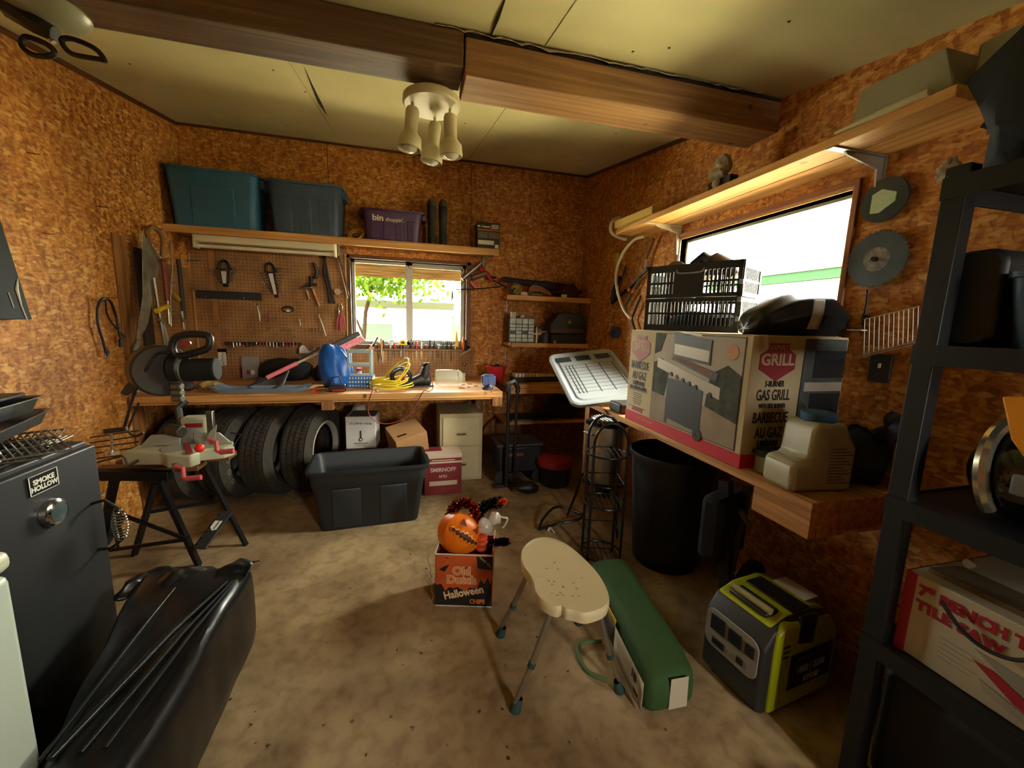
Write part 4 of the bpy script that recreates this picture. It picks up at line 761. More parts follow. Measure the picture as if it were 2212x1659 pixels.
t = thing('long_level_stick', 'white upright stick beside the clear drawers', 'stick', (1.345, 4.145, Z2)); MB().bx(-.007, .007, -.005, .005, 0, .17, WHT).build('rod', t); MB().bx(-.035, .01, -.012, -.005, .09, .105, WHT).build('cross_piece', t)
t = thing('toolbox', 'dark blue toolbox with brass latch on the lower corner shelf', 'toolbox', (1.69, 4.22, Z2), .0); NB = mat('dark_navy_box', '161c26', .5)
MB().prism([(-.2, .11), (.2, .11), (.2, .28), (.16, .33), (-.1, .33), (-.2, .2)], -.1, .1, NB, Matrix.Rotation(PI / 2, 4, 'X')).build('body', t, bevel=.006); MB().bx(-.19, .2, -.11, .1, .11, .17, mat('dark_red_tray', '3f1a18', .5)).build('tray', t, bevel=.004); MB().bx(-.0, .035, -.112, -.1, .215, .25, mat('brass_latch', 'b08a3a', .3, .9)).build('latch', t, bevel=.002); MB().tube(smooth_path([(-.05, -.06, .31), (-.03, -.07, .29), (.06, -.07, .29), (.08, -.06, .31)], 3), .009, GREY).build('handle', t)
MB().bx(-.19, .2, -.1, .1, .0, .10, mat('dark_tray_box', '1d1613', .6)).build('lower_case', t, bevel=.004)
t = thing('jar_lid_pair', 'two small amber pots in front of the toolbox', 'pot', (1.55, 4.12, Z2)); MB().cyl((0, 0, 0), (0, 0, .03), .014, WOODH).build('pot', t)
# upper shelf load
t = thing('umbrella_bag', 'long dark rolled fabric bag lying on the upper corner shelf', 'bag', (1.4, 4.26, Z1)); b = MB()
P0, P1 = px(1083, 602, y=4.22) - Vector(t.location), px(1240, 627, y=4.27) - Vector(t.location)
b.tube([P0, P0.lerp(P1, .03), P0.lerp(P1, .3), P0.lerp(P1, .6), P0.lerp(P1, .95), P1], .03, mat('dark_purple_cloth', '2b2028', .8, bump=.3, bscale=30), n=14, rs=[.012, .025, .032, .048, .05, .02]); b.build('roll', t)
b = MB(); r = rnd(12)
for k in range(9):
    t1, t2 = r.uniform(0, PI), r.uniform(0, PI); R_ = .058
    b.tube([Matrix.Rotation(t1, 3, 'Z') @ Matrix.Rotation(t2, 3, 'X') @ Vector((R_ * math.cos(a), R_ * math.sin(a), 0)) for a in [2 * PI * i / 20 for i in range(20)]], .0065, mat('olive_cord', '8f8430', .6), n=6, closed=True)
o = b.build('cord_ball'); o.location = (px(1113, 626, y=4.13).x, 4.14, Z1 + .065); tag(o, 'ball of olive green cord on the upper corner shelf', 'cord')
t = thing('rope_coil', 'dark cord coil hanging off the left end of the upper corner shelf', 'cord', (1.055, 4.115, Z1)); MB().tube([(.03 * math.cos(a), .0, .055 + .05 * math.sin(a)) for a in [2 * PI * i / 16 for i in range(16)]], .009, mat('brown_cord', '3b2a1c', .8), closed=True).tube([(.01 + .022 * math.cos(a), -.01, .05 + .045 * math.sin(a)) for a in [2 * PI * i / 16 for i in range(16)]], .007, mat('brown_cord', '3b2a1c', .8), closed=True).build('coil', t)
lump('clay_lump', 'pale pink crumpled tissue on the upper corner shelf', 'tissue', (1.185, 4.12, Z1), (.036, .02, .022), mat('pale_pink', 'd9b3a4', .7), 2, .6, 6)
t = thing('rope_bundle', 'brown rope bundle arched on the upper corner shelf', 'rope', (1.36, 4.15, Z1)); RP = mat('brown_rope', '8a5a34', .8, var=.3, scale=30); 
for k in range(5): MB().tube(smooth_path([(-.12, -.01 + .004 * k, .012), (-.09, 0, .05 + .012 * k), (0, .005 * k, .055 + .012 * k), (.09, 0, .03 + .008 * k), (.14, 0, .012)], 4), .0085, RP).build('strand', t)
MB().tube([(-.11, -.03, .012), (-.02, -.035, .02), (.02, -.03, .012)], .01, mat('green_strap', '4d6a3a', .7)).build('strap', t)
lump('red_glove', 'dark red work glove heap at the wall end of the upper corner shelf', 'glove', (1.72, 4.2, Z1), (.13, .08, .075), mat('dark_red_cloth', '4a1a1c', .85, bump=.4, bscale=30), 7, .5)
tag(MB().bx(-.03, .03, -.015, .015, 0, .03, PAPER, Matrix.Translation((1.63, 4.115, Z1)) @ Matrix.Rotation(-.3, 4, 'Z')).build('small_box', bevel=.003), 'small cream box in front of the dark red glove heap', 'box')
# ================================================================== under the workbench
TR = mat('tyre_rubber', '39332b', .85, var=.25, scale=30); RIM = mat('white_rim', 'b8b4a2', .5)
def tyre():
    t = thing('tyre', '', 'tyre', (0, 0, 0), 0, 'tyres standing under the workbench'); R0, hw = .365, .12; b = MB()
    prof = [(.215, -.085), (.235, -.1), (.29, -hw - .008), (.335, -hw), (.357, -hw + .018)]
    gx = [-.09, -.047, 0.0, .047, .09]; z = -hw + .03; tread = []
    for g_ in gx: tread += [(R0, g_ - .006), (R0 - .011, g_ - .004), (R0 - .011, g_ + .004), (R0, g_ + .006)]
    prof += tread + [(.357, hw - .018), (.335, hw), (.29, hw + .008), (.235, .1), (.215, .085)]
    prof = [(r_, z_) for r_, z_ in prof]; b.lathe(prof, TR, Matrix.Rotation(PI / 2, 4, 'Y'), n=64); b.build('tyre_body', t, ang=25)
    b = MB(); n = 72
    for k in range(n):
        a = 2 * PI * k / n
        for z_ in (-.069, -.0235, .0235, .069):
            M = Matrix.Rotation(a + (.02 if z_ > 0 else 0), 4, 'X'); b.bx(z_ - .0165, z_ + .0165, -.0125, .0125, R0 - .006, R0 + .0025, TR, M @ Matrix.Rotation(.35 if z_ * 100 % 2 > 1 else -.35, 4, 'Z'))
    o = b.build('tread', t); tag(o, kind='stuff')
    return t
t0 = tyre(); t0.location = (-.80, 3.72, .367); t0['label'] = 'worn tyre with a white wheel rim, rightmost under the workbench'; t0.rotation_euler = (0, 0, -.27)
lab = ['worn tyre second from the right under the workbench', 'worn tyre with white chalk marks, third from the right under the workbench', 'dusty tyre furthest left, mostly behind the folding work stand']
for k, (x, y) in enumerate(((-1.085, 3.70), (-1.37, 3.69), (-1.655, 3.69))): again(t0, (x, y, .367), -.27 - .01 * k, lab[k])
MB().lathe([(.205, .078), (.216, .098), (.232, .104), (.236, .100), (.222, .088), (.208, .06)], RIM, Matrix.Rotation(PI / 2, 4, 'Y'), n=48).build('rim_edge', t0)
ch = [c for c in bpy.data.objects if c.get('label', '').startswith('worn tyre with white chalk')][0]
M = Matrix.Rotation(PI / 2, 4, 'Y'); 
b = MB()
for k in range(4): a = -.5 + k * .3; b.tube([(.128, -math.cos(a) * .31 + .014 * math.cos(q), math.sin(a) * .31 + .02 * math.sin(q)) for q in [2 * PI * i / 10 for i in range(10)]], .002, mat('chalk', '8d8c80', .9), n=4, closed=True)
b.build('chalk_mark', ch)
# filing cabinet
t = thing('filing_cabinet', 'cream two drawer filing cabinet under the right of the workbench', 'filing cabinet', (.478, 3.63, 0), .0); FC = mat('cream_cabinet', 'b9ad86', .5, var=.1, scale=6)
MB().bx(-.2, .2, 0, .48, 0, .65, FC).build('body', t, bevel=.004)
for z0_, z1_ in ((.345, .615), (.03, .335)):
    o = MB().bx(-.172, .172, -.012, .0, z0_, z1_, mat('cream_drawer', 'c6bb94', .45, var=.06, scale=6)).build('drawer', t, bevel=.003); zz = (z0_ + z1_) / 2 - .02
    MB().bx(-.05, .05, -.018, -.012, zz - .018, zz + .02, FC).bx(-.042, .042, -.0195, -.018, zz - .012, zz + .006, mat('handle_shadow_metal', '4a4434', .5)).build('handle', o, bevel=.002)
# white wine carton
def carton(name, label, cat, loc, rot, w, d, h, m, flaps=None):
    t = thing(name, label, cat, loc, rot); MB().bx(-w / 2, w / 2, -d / 2, d / 2, 0, h, m).build('carton', t, bevel=.004); return t
WC = mat('white_carton', 'c9c7c2', .75, var=.08, scale=5); WN = mat('maroon_print', '4c1f22', .6); TXT = mat('grey_print', '6c6468', .7)
t = thing('wine_carton', 'white and maroon wine carton with a thermometer print standing on a box', 'box', (-.40, 3.72, .28), -.07)
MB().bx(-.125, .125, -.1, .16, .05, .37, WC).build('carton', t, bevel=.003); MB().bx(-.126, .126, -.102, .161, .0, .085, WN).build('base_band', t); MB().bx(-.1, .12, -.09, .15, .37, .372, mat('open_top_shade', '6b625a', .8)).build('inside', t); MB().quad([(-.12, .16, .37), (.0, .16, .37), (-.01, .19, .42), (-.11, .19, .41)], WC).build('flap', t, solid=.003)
text_mesh('12 x 750 ml  14.5 kg', .026, TXT, frame((0, -.1015, .31), (1, 0, 0), (0, -1, 0)), 'lettering', t, bold=.0004, xs=.85)
b = MB(); b.cyl((0, -.1, .165), (0, -.1035, .165), .0165, WN, n=20); b.bx(-.006, .006, -.103, -.1, .18, .245, WN); b.cyl((0, -.103, .165), (0, -.1042, .165), .009, WC, n=20); b.build('thermometer_print', t)
text_mesh('LIMIT', .016, TXT, frame((0, -.1015, .133), (1, 0, 0), (0, -1, 0)), 'small_print', t, xs=1.6) if False else MB().bx(-.06, .06, -.1025, -.1, .128, .136, TXT).bx(-.045, .045, -.1025, -.1, .112, .116, TXT).build('small_print', t)
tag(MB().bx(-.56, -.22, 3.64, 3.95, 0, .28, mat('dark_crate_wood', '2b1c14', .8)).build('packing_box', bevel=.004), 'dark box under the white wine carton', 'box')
# tilted cardboard box
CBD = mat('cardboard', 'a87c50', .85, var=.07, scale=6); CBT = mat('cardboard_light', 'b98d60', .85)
t = thing('cardboard_box', 'tilted brown cardboard box with a white shipping label', 'box', (.02, 3.62, .235), (.25, -.22, .32)); MB().bx(-.14, .14, -.12, .16, .0, .32, CBD).build('carton', t, bevel=.003); MB().bx(.05, .132, -.1215, -.12, .03, .11, PAPER).build('shipping_label', t)
b = MB(); [b.bx(.06, .12, -.1225, -.1215, .085 + .008 * i, .089 + .008 * i, INK) for i in range(2)]; [b.bx(.062 + .007 * i, .065 + .007 * i, -.1225, -.1215, .04, .07, INK) for i in range(8)]; b.build('barcode', t); MB().bx(-.1, -.02, -.06, -.04, .3205, .322, BLK).build('hand_slot', t)
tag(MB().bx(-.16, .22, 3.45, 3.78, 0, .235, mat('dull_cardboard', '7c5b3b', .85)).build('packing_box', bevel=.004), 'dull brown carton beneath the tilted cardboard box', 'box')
# smirnoff carton
SR = mat('vodka_red', '7c2328', .6, var=.1, scale=5); SW = mat('vodka_cream', 'c9b5a2', .6)
t = thing('vodka_carton', 'red and cream vodka carton on the floor beside the black tote', 'box', (.285, 3.43, 0), .02); MB().bx(-.16, .16, -.09, .14, 0, .36, SR).build('carton', t, bevel=.003)
MB().bx(-.161, .161, -.0915, .141, .285, .30, SW).build('cream_band', t); MB().bx(-.161, .161, -.0915, .141, .33, .361, SW).build('cream_band', t); MB().bx(-.12, .12, -.0915, -.09, .085, .125, SW).build('cream_panel', t); MB().bx(-.161, .0, .02, .14, .3612, .3625, SR).build('top_print', t)
text_mesh('SMIRNOFF', .05, SW, frame((0, -.091, .225), (1, 0, 0), (0, -1, 0)), 'lettering', t, bold=.0012, xs=.95); text_mesh('Nº21', .034, SW, frame((0, -.091, .165), (1, 0, 0), (0, -1, 0)), 'number', t, bold=.001); text_mesh('Nº21', .03, SW, frame((0, -.0918, .345), (1, 0, 0), (0, -1, 0)), 'number', t) if False else None
text_mesh('TRIPLE DISTILLED', .018, SW, frame((0, -.091, .314), (1, 0, 0), (0, -1, 0)), 'small_lettering', t) if False else MB().bx(-.1, .1, -.0912, -.09, .308, .316, SW).build('small_print', t)
# open black tote
t = tote('open_tote', 'large open black storage tote on the floor in front of the tyres', (-.285, 3.08, 0), .07, .80, .44, .45, mat('black_tote_plastic', '1f2427', .5, bump=.05, bscale=300), .84, 2, open_=True)
# things in the far corner
t = thing('air_compressor', 'black wheeled compressor beside the filing cabinet', 'compressor', (1.0, 3.60, 0)); MB().bx(-.2, .22, -.14, .16, .1, .36, mat('black_housing', '14161a', .45)).build('body', t, bevel=.02); MB().bx(-.1, .04, -.148, -.14, .27, .3, mat('dull_orange', '7a3520', .6)).build('label_strip', t); MB().bx(-.22, .23, -.16, .16, .36, .39, mat('grey_lid', '3b3c3e', .5)).build('top', t, bevel=.01)
for x in (-.17, .19): MB().cyl((x, -.16, .07), (x, -.12, .07), .07, RUB, n=24).build('wheel', t, bevel=.006)
t = thing('roller_stand', 'tall black steel stand beside the right end of the workbench', 'stand', (.86, 3.38, 0)); DP = mat('black_post', '17120f', .5)
MB().cyl((0, 0, .02), (0, 0, .93), .017, DP).cyl((.085, .03, .02), (.085, .03, .90), .012, DP).build('post', t); MB().tube([(-.01, 0, .90), (.0, 0, .96), (.05, .02, .985), (.09, .03, .93), (.085, .03, .88)], .024, DP).build('head', t); MB().bar((-.12, .02, .015), (.2, .02, .015), .03, .03, DP).bar((.04, -.1, .015), (.04, .14, .015), .03, .03, DP).build('foot', t)
t = thing('log_round', 'round slice of pale wood standing against the wall behind the black stand', 'wood slice', (1.02, 4.28, 0)); MB().cyl((0, 0, .22), (0, .05, .22), .22, mat('cut_wood', '8a5a30', .8, var=.25, scale=5), n=36).build('slice', t, bevel=.004)
t = thing('tool_tray', 'dark tray with a steel edge on the lower plank in the corner', 'tray', (1.25, 4.1, .465)); MB().bx(-.2, .22, -.12, .14, 0, .03, mat('dark_green_tray', '222a22', .6)).build('tray', t, bevel=.004); MB().bx(-.2, .15, -.13, -.12, 0, .012, STEEL).build('edge', t)
lump('dark_bundle', 'dark maroon bundle at the wall on the lower corner plank', 'bundle', (1.66, 4.12, .465), (.2, .13, .13), mat('maroon_cloth', '33181a', .85, bump=.4, bscale=25), 5, .5)
t = thing('leaf_blower', 'dark blower lying on the floor by the compressor', 'blower', (1.02, 3.22, 0)); MB().tube([(-.09, 0, .06), (.0, 0, .06), (.05, .0, .05), (.09, .0, .04)], .06, BLK, n=14, rs=[.03, .06, .05, .03]).build('body', t)
# red lidded pail
t = thing('lidded_pail', 'black pail covered by a red lid on the floor', 'pail', (1.34, 3.40, 0)); MB().lathe([(.135, 0), (.14, .01), (.165, .24), (.168, .245)], mat('black_pail', '14181c', .5), cap=(True, True)).build('pail', t)
RC = mat('red_cloth_lid', '8c1a22', .6); MB().lathe([(.172, .19), (.176, .23), (.17, .25), (.12, .275), (.04, .285), (.002, .286)], RC, n=36).jitter(.01, 9).build('lid', t); MB().bx(-.03, .03, -.012, .012, .284, .294, mat('lid_slot', '2a0c0e', .7)).build('slot', t)
# ------------------------------------------------------------------ stainless pot on a burner
t = thing('turkey_fryer_pot', 'tall stainless steel stock pot on a black burner stand', 'pot', (1.43, 2.62, .36), .3); MB().lathe([(.145, 0), (.15, .008), (.15, .42), (.157, .425)], mat('pot_steel', 'c4beb0', .3, .9, var=.12, scale=10, stretch=(1, 1, .05)), n=44, cap=(True, False)).build('body', t)
MB().lathe([(.158, .42), (.16, .43), (.12, .452), (.02, .46), (.002, .46)], mat('pot_lid', '4e4a44', .25, 1.0), n=44).build('lid', t)
for s_ in (0, PI): MB().tube([Matrix.Rotation(s_, 3, 'Z') @ Vector(p) for p in ((.15, -.04, .36), (.19, -.04, .37), (.19, .04, .37), (.15, .04, .36))], .005, STEEL).build('handle', t)
b = MB(); b.tube([(.125 * math.cos(a), .125 * math.sin(a), .475) for a in [2 * PI * k / 32 for k in range(32)]], .006, STEEL, closed=True)
for k in range(-4, 5): w_ = math.sqrt(.125 ** 2 - (k * .026) ** 2); b.cyl((k * .026, -w_, .475), (k * .026, w_, .475), .003, STEEL, n=6)
o = b.build('wire_rack_round'); o.location = (1.43, 2.60, .36); tag(o, 'round wire rack lying on the stock pot lid', 'wire rack')
o.location.z = .353
t = thing('burner_stand', 'black steel burner ring on splayed legs under the stock pot', 'burner', (1.43, 2.62, 0)); b = MB(); b.tube([(.17 * math.cos(a), .17 * math.sin(a), .345) for a in [2 * PI * k / 32 for k in range(32)]], .009, BLKM, closed=True); b.build('ring', t)
for k in range(3):
    a = 2 * PI * k / 3 + 2.6; MB().tube([(.17 * math.cos(a), .17 * math.sin(a), .345), (.2 * math.cos(a), .2 * math.sin(a), .2), (.26 * math.cos(a), .26 * math.sin(a), .01)], .009, BLKM).build('leg', t)
MB().cyl((0, 0, .22), (0, 0, .29), .06, BLKM).bar((-.17, 0, .335), (.17, 0, .335), .012, .012, BLKM).bar((0, -.17, .335), (0, .17, .335), .012, .012, BLKM).build('burner', t)
t = thing('trolley_base', 'low black bent steel frame on the floor left of the plant stand', 'frame', (1.08, 2.62, 0)); MB().tube(smooth_path([(-.17, -.05, .02), (-.1, .05, .05), (.05, .15, .08), (.25, .1, .02)], 4), .010, BLKM).tube(smooth_path([(-.17, -.05, .02), (-.02, -.02, .03), (.15, -.02, .05), (.25, .1, .02)], 4), .010, BLKM).build('frame', t)
MB().bar((-.1, -.06, .01), (-.06, .0, .02), .012, .012, PAPER).bar((-.08, -.02, .02), (-.07, -.1, .01), .01, .01, PAPER).build('paper_tie', t)
# ------------------------------------------------------------------ black wire plant stand
t = thing('plant_stand', 'tall black wire plant stand with round shelves in front of the steel pot', 'plant stand', (1.19, 2.16, 0), -.28); w_ = .10
for x, y in ((-w_, -w_), (w_, -w_), (w_, w_), (-w_, w_)):
    MB().cyl((x, y, 0), (x, y, .80), .0085, BLKM, n=10).build('post', t)
for y in (-w_, w_): MB().tube([(w_ * math.cos(a), y, .80 + .13 * math.sin(a)) for a in [PI * k / 16 for k in range(17)]], .0085, BLKM).build('arch', t)
for z in (.72, .40, .06):
    b = MB(); b.tube([(.125 * math.cos(a), .125 * math.sin(a) - .0, z) for a in [2 * PI * k / 28 for k in range(28)]], .0055, BLKM if z < .7 else mat('worn_black_metal', '2b2a28', .25, .6), closed=True)
    for k in range(-3, 4): q = math.sqrt(.125 ** 2 - (k * .032) ** 2); b.cyl((k * .032, -q, z), (k * .032, q, z), .0028, BLKM, n=6)
    b.build('round_shelf', t)
for z in (.55, .22, .02): MB().tube([(-w_, -w_, z), (-w_, w_, z), (w_, w_, z), (w_, -w_, z)], .005, BLKM, n=6).build('rail', t)
# ------------------------------------------------------------------ black dustbin
t = thing('dustbin', 'tall black plastic dustbin under the right bench', 'dustbin', (1.62, 2.10, 0)); MB().lathe([(.195, 0), (.2, .01), (.25, .70), (.262, .70), (.265, .725), (.258, .73), (.248, .725), (.24, .69), (.19, .02), (.002, .015)], mat('black_bin_plastic', '1a1c22', .5), n=48, cap=(True, False)).build('body', t)
# folded stroller like thing with wheel under the bench
t = thing('golf_push_cart', 'folded black cart with a white spoked wheel behind the yellow generator', 'push cart', (1.62, 1.50, 0), .35)
MB().lathe([(.15, -.02), (.165, -.016), (.168, 0), (.165, .016), (.15, .02)], BLK, Matrix.Translation((.05, -.02, .17)) @ Matrix.Rotation(PI / 2, 4, 'X'), n=36).build('tyre_ring', t)
b = MB(); b.cyl((.05, -.035, .17), (.05, .02, .17), .03, BLK)
for k in range(5): a = 2 * PI * k / 5 + .3; b.bar((.05, -.02, .17), (.05 + .155 * math.cos(a), -.02, .17 + .155 * math.sin(a)), .012, .022, BLK)
b.build('spokes', t); MB().cyl((.05, .0, .17), (.05, .006, .17), .148, mat('pale_disc', '8f887a', .6), n=36).build('wheel_disc', t)
MB().bar((-.1, .0, .1), (-.05, .1, .75), .05, .05, mat('dark_cart_frame', '121318', .5)).bar((-.18, 0, .03), (.1, .06, .70), .04, .04, mat('dark_cart_frame', '121318', .5)).bar((-.18, .0, .04), (.1, .05, .06), .05, .04, mat('dark_cart_frame', '121318', .5)).build('frame', t)
MB().bx(-.16, .12, .04, .16, .35, .68, mat('dark_bag_cloth', '0f1015', .9)).build('seat_bag', t, bevel=.03); MB().tube([(-.04, .02, .62), (-.0, -.0, .56), (.02, 0, .54)], .014, GREY).build('grip', t)
# ================================================================== right wall: bench, big shelf, grill carton
t = thing('side_bench', 'wooden plank bench along the right wall under the wide window', 'bench', (1.66, 1.9, 0)); BW = wood_mat('worn_bench_plank', ('8a5a2c', 'b07c42', 'c99a5c'), 'Y')
b = MB()
for xa, xb in ((1.38, 1.565), (1.568, 1.755), (1.758, XR - .004)): b.bx(xa, xb, 1.02, 3.05, .862, .9, BW)
b.build('worktop', t, world=True, bevel=.003)
MB().bx(1.385, 1.42, 1.025, 1.27, .76, .8615, BW).build('apron', t, world=True); MB().bx(1.4205, XR - .005, 1.025, 1.06, .76, .8615, BW).build('end_apron', t, world=True)
for y in (2.95,): MB().bx(1.42, 1.50, y - .04, y + .04, 0, .861, PINEZ).build('leg', t, world=True, bevel=.003)
# grill carton
GX0, GX1, GY0, GY1, GZ0, GZ1 = 1.392, 1.912, 1.365, 2.315, .9, 1.478
KR = mat('carton_tan', 'b5a582', .8, var=.05, scale=5); RD = mat('carton_red', 'b8182c', .5); WN2 = mat('badge_red', '8c2a30', .6); BK2 = mat('photo_dark', '24272a', .55); SKYP = mat('photo_sky', 'a9a092', .7); BSH = mat('photo_bush', '3c3f30', .8, var=.6, scale=25); PAT = mat('photo_patio', '8d7a66', .7, var=.2, scale=8); STL = mat('photo_steel', 'b3ac9f', .4); MEAT = mat('photo_meat', '7c4a34', .7, var=.5, scale=60); TAN = mat('badge_orange', 'b87a42', .6)
t = thing('grill_carton', 'large gas grill carton with a barbecue picture on the right bench', 'box', ((GX0 + GX1) / 2, (GY0 + GY1) / 2, GZ0))
MB().bx(GX0, GX1, GY0, GY1, GZ0, GZ1, KR).build('carton', t, world=True, bevel=.004)
MB().bx(GX0 - .0015, GX1 + .0015, GY0 - .0015, GY1 + .0015, GZ0 + .001, GZ0 + .062, RD).build('red_band', t, world=True)
MB().bx(GX0 + .02, GX1 - .02, GY0 + .02, GY1 - .02, GZ1, GZ1 + .002, KR).build('top_flap', t, world=True)
def face(o_, xd, zd): 
    M = frame(o_, xd, zd); return wm(t).inverted() @ M
FA = lambda s_, z_, off=.0015: face((GX0 - off, GY1 - s_, GZ0 + z_), (0, -1, 0), (-1, 0, 0))     # s from far left end, length .95
FB = lambda s_, z_, off=.0015: face((GX0 + s_, GY0 - off, GZ0 + z_), (1, 0, 0), (0, -1, 0))      # short end, length .52
def flat(name, M, polys, th=.0008):
    b = MB()
    for k, (P, m) in enumerate(polys): b.prism(P, 0.0, th + .0004 * k, m, M)
    return b.build(name, t)
def rect(x0, x1, y0, y1): return [(x0, y0), (x1, y0), (x1, y1), (x0, y1)]
def badge(M, s_):
    flat('badge', M, [([(-.055 * s_, .075 * s_), (.055 * s_, .075 * s_), (.055 * s_, .05 * s_), (.10 * s_, .025 * s_), (.10 * s_, -.04 * s_), (0, -.095 * s_), (-.10 * s_, -.04 * s_), (-.10 * s_, .025 * s_), (-.055 * s_, .05 * s_)], WN2)], .0012)
    text_mesh('EXPERT', .03 * s_, KR, M @ Matrix.Translation((0, .056 * s_, .0014)), 'lettering', t, bold=.0006); text_mesh('GRILL', .072 * s_, KR, M @ Matrix.Translation((0, .0 * s_, .0014)), 'lettering', t, bold=.0022 * s_)
badge(FA(.125, .475), .95)
y_ = .36
for txt, sz, dz, xs in (('BARBECUE', .066, .0, .62), ('AU GAZ', .066, .064, .62), ('5 BRÛLEURS', .034, .112, .7), ('AVEC BRÛLEUR LATÉRAL', .027, .142, .62)): text_mesh(txt, sz, INK, FA(.125, y_ - dz), 'lettering', t, bold=.0012, xs=xs)
b = MB()
for k in range(6): M_ = FA(.125, .185 - k * .013); w_ = .1 - .01 * (k % 3); b.prism(rect(-w_ / 2, w_ / 2, -.002, .002), 0, .0008, mat('small_print_ink', '4a4236', .7), M_)
b.prism(rect(-.1, .1, -.0015, .0015), 0, .001, INK, FA(.125, .203)); b.prism(rect(-.1, .1, -.0015, .0015), 0, .001, INK, FA(.125, .098)); b.build('small_print', t); flat('red_tab', FA(.13, .085), [(rect(-.055, .055, -.012, .012), WN2)])
# long picture on the big face
P = [(rect(0, .645, 0, .50), INK), (rect(.004, .641, .004, .496), SKYP), ([(.004, .004), (.641, .004), (.641, .12), (.45, .16), (.2, .14), (.004, .16)], PAT),
     ([(.004, .16), (.12, .15), (.15, .30), (.08, .36), (.004, .33)], BSH), ([(.44, .16), (.641, .12), (.641, .33), (.56, .37), (.46, .32)], BSH), ([(.004, .38), (.06, .40), (.1, .496), (.004, .496)], BSH)]
flat('picture', FA(.27, .068), P)
G = [([(.14, .02), (.42, .0), (.42, .24), (.14, .24)], BK2), (rect(.14, .16, -.01, .03), BK2), ([(.04, .29), (.53, .19), (.53, .245), (.04, .345)], STL), ([(.16, .345), (.50, .27), (.51, .31), (.18, .37)], BK2), ([(.16, .35), (.48, .29), (.47, .315), (.18, .365)], MEAT),
     ([(.17, .36), (.45, .34), (.45, .46), (.17, .49)], BK2), ([(.18, .375), (.44, .355), (.44, .41), (.18, .43)], STL), ([(.22, .49), (.38, .475), (.38, .483), (.22, .498)], STL)]
flat('grill_print', FA(.27, .085, .0036), G)
b = MB()
for k in range(6): q = .17 + k * .05 if k < 5 else .47; b.cyl((FA(.27 + q, .085 + .292 - .205 * (q - .04), .0055)) @ Vector((0, 0, 0)), (FA(.27 + q, .085 + .292 - .205 * (q - .04), .0085)) @ Vector((0, 0, 0)), .011, BK2, n=14)
b.build('knob_print', t); b = MB()
b.lathe([(.001, 0), (.034, 0), (.034, .001), (.001, .001)], TAN, FA(.85, .50, .0036), n=10); b.build('round_print', t); MB().lathe([(.008, .0), (.03, 0), (.03, .001)], BK2, FA(.68, .075, .0055), n=18).build('wheel_print', t)
text_mesh('3 À 4 PERS. RÔTIR & FUMER', .016, KR, FA(.2, .035), 'band_lettering', t)
# short end
badge(FB(.135, .475), .95)
for txt, sz, z_, xs in (('5-BURNER', .036, .372, .62), ('GAS GRILL', .066, .322, .58), ('WITH SIDE BURNER', .026, .276, .62), ('BARBECUE', .066, .222, .6), ('AU GAZ', .066, .155, .6), ('5 BRÛLEURS', .034, .108, .62), ('AVEC BRÛLEUR LATÉRAL', .024, .080, .55)): text_mesh(txt, sz, INK, FB(.135, z_), 'lettering', t, bold=.001, xs=xs)
DKP = mat('photo_shade', '4b5250', .7, var=.3, scale=14); P = [(rect(0, .235, 0, .50), INK), (rect(.003, .235, .003, .497), DKP), ([(.003, .003), (.235, .003), (.235, .08), (.003, .13)], PAT), ([(.003, .1), (.04, .12), (.05, .2), (.003, .24)], BSH), (rect(.06, .235, .05, .26), BK2), (rect(.02, .235, .27, .31), STL), (rect(.06, .235, .33, .45), BK2)]
flat('picture', FB(.275, .068), P); flat('red_tab', FB(.12, .070), [(rect(-.04, .04, -.008, .008), WN2)])
# folding crate
def crate(label, loc, rot):
    t = thing('folding_crate', label, 'crate', loc, rot); w, d, h = .53, .26, .375; M0 = BLK
    def slotted(M, w, cols, name, block=None):
        b = MB(); fr = .022
        for z0_, z1_ in ((0, .185), (.19, h)):
            b.bx(-w / 2, w / 2, -.006, .006, z0_, z0_ + (.035 if z0_ == 0 else .022), M0, M); b.bx(-w / 2, w / 2, -.006, .006, z1_ - (.02 if z0_ == 0 else .04), z1_, M0, M); b.bx(-w / 2, -w / 2 + fr, -.006, .006, z0_, z1_, M0, M); b.bx(w / 2 - fr, w / 2, -.006, .006, z0_, z1_, M0, M)
            rows = 2; pitch = (w - 2 * fr) / cols; zz0, zz1 = z0_ + (.035 if z0_ == 0 else .022), z1_ - (.02 if z0_ == 0 else .04); b.bx(-w / 2 + fr, w / 2 - fr, -.004, .004, (zz0 + zz1) / 2 - .006, (zz0 + zz1) / 2 + .006, M0, M)
            for k in range(1, cols): x = -w / 2 + fr + k * pitch; b.bx(x - .0045, x + .0045, -.004, .004, zz0, zz1, M0, M)
            if block and z0_ > 0: b.bx(block[0], block[1], -.007, .005, z0_, z1_, M0, M)
        return b.build(name, t, fix=True)
    slotted(Matrix.Translation((0, -d / 2, 0)), w, 22, 'long_side', (-.1, .07)); slotted(Matrix.Translation((0, d / 2, 0)), w, 22, 'long_side')
    for s_ in (-1, 1): slotted(Matrix.Translation((s_ * w / 2, 0, 0)) @ Matrix.Rotation(PI / 2, 4, 'Z'), d, 11, 'end_panel')
    MB().bx(-w / 2, w / 2, -d / 2, d / 2, 0, .006, M0).build('base', t); MB().tube(smooth_path([(-.085, -d / 2 - .006, h - .03), (-.07, -d / 2 - .012, h - .05), (.05, -d / 2 - .012, h - .05), (.065, -d / 2 - .006, h - .03)], 3), .005, GREY).build('handle', t)
    for z_ in (.06, .16, .25): MB().bx(w / 2 - .012, w / 2 + .008, -d / 2 - .012, -d / 2 - .004, z_, z_ + .025, GREY).build('hinge', t)
    return t
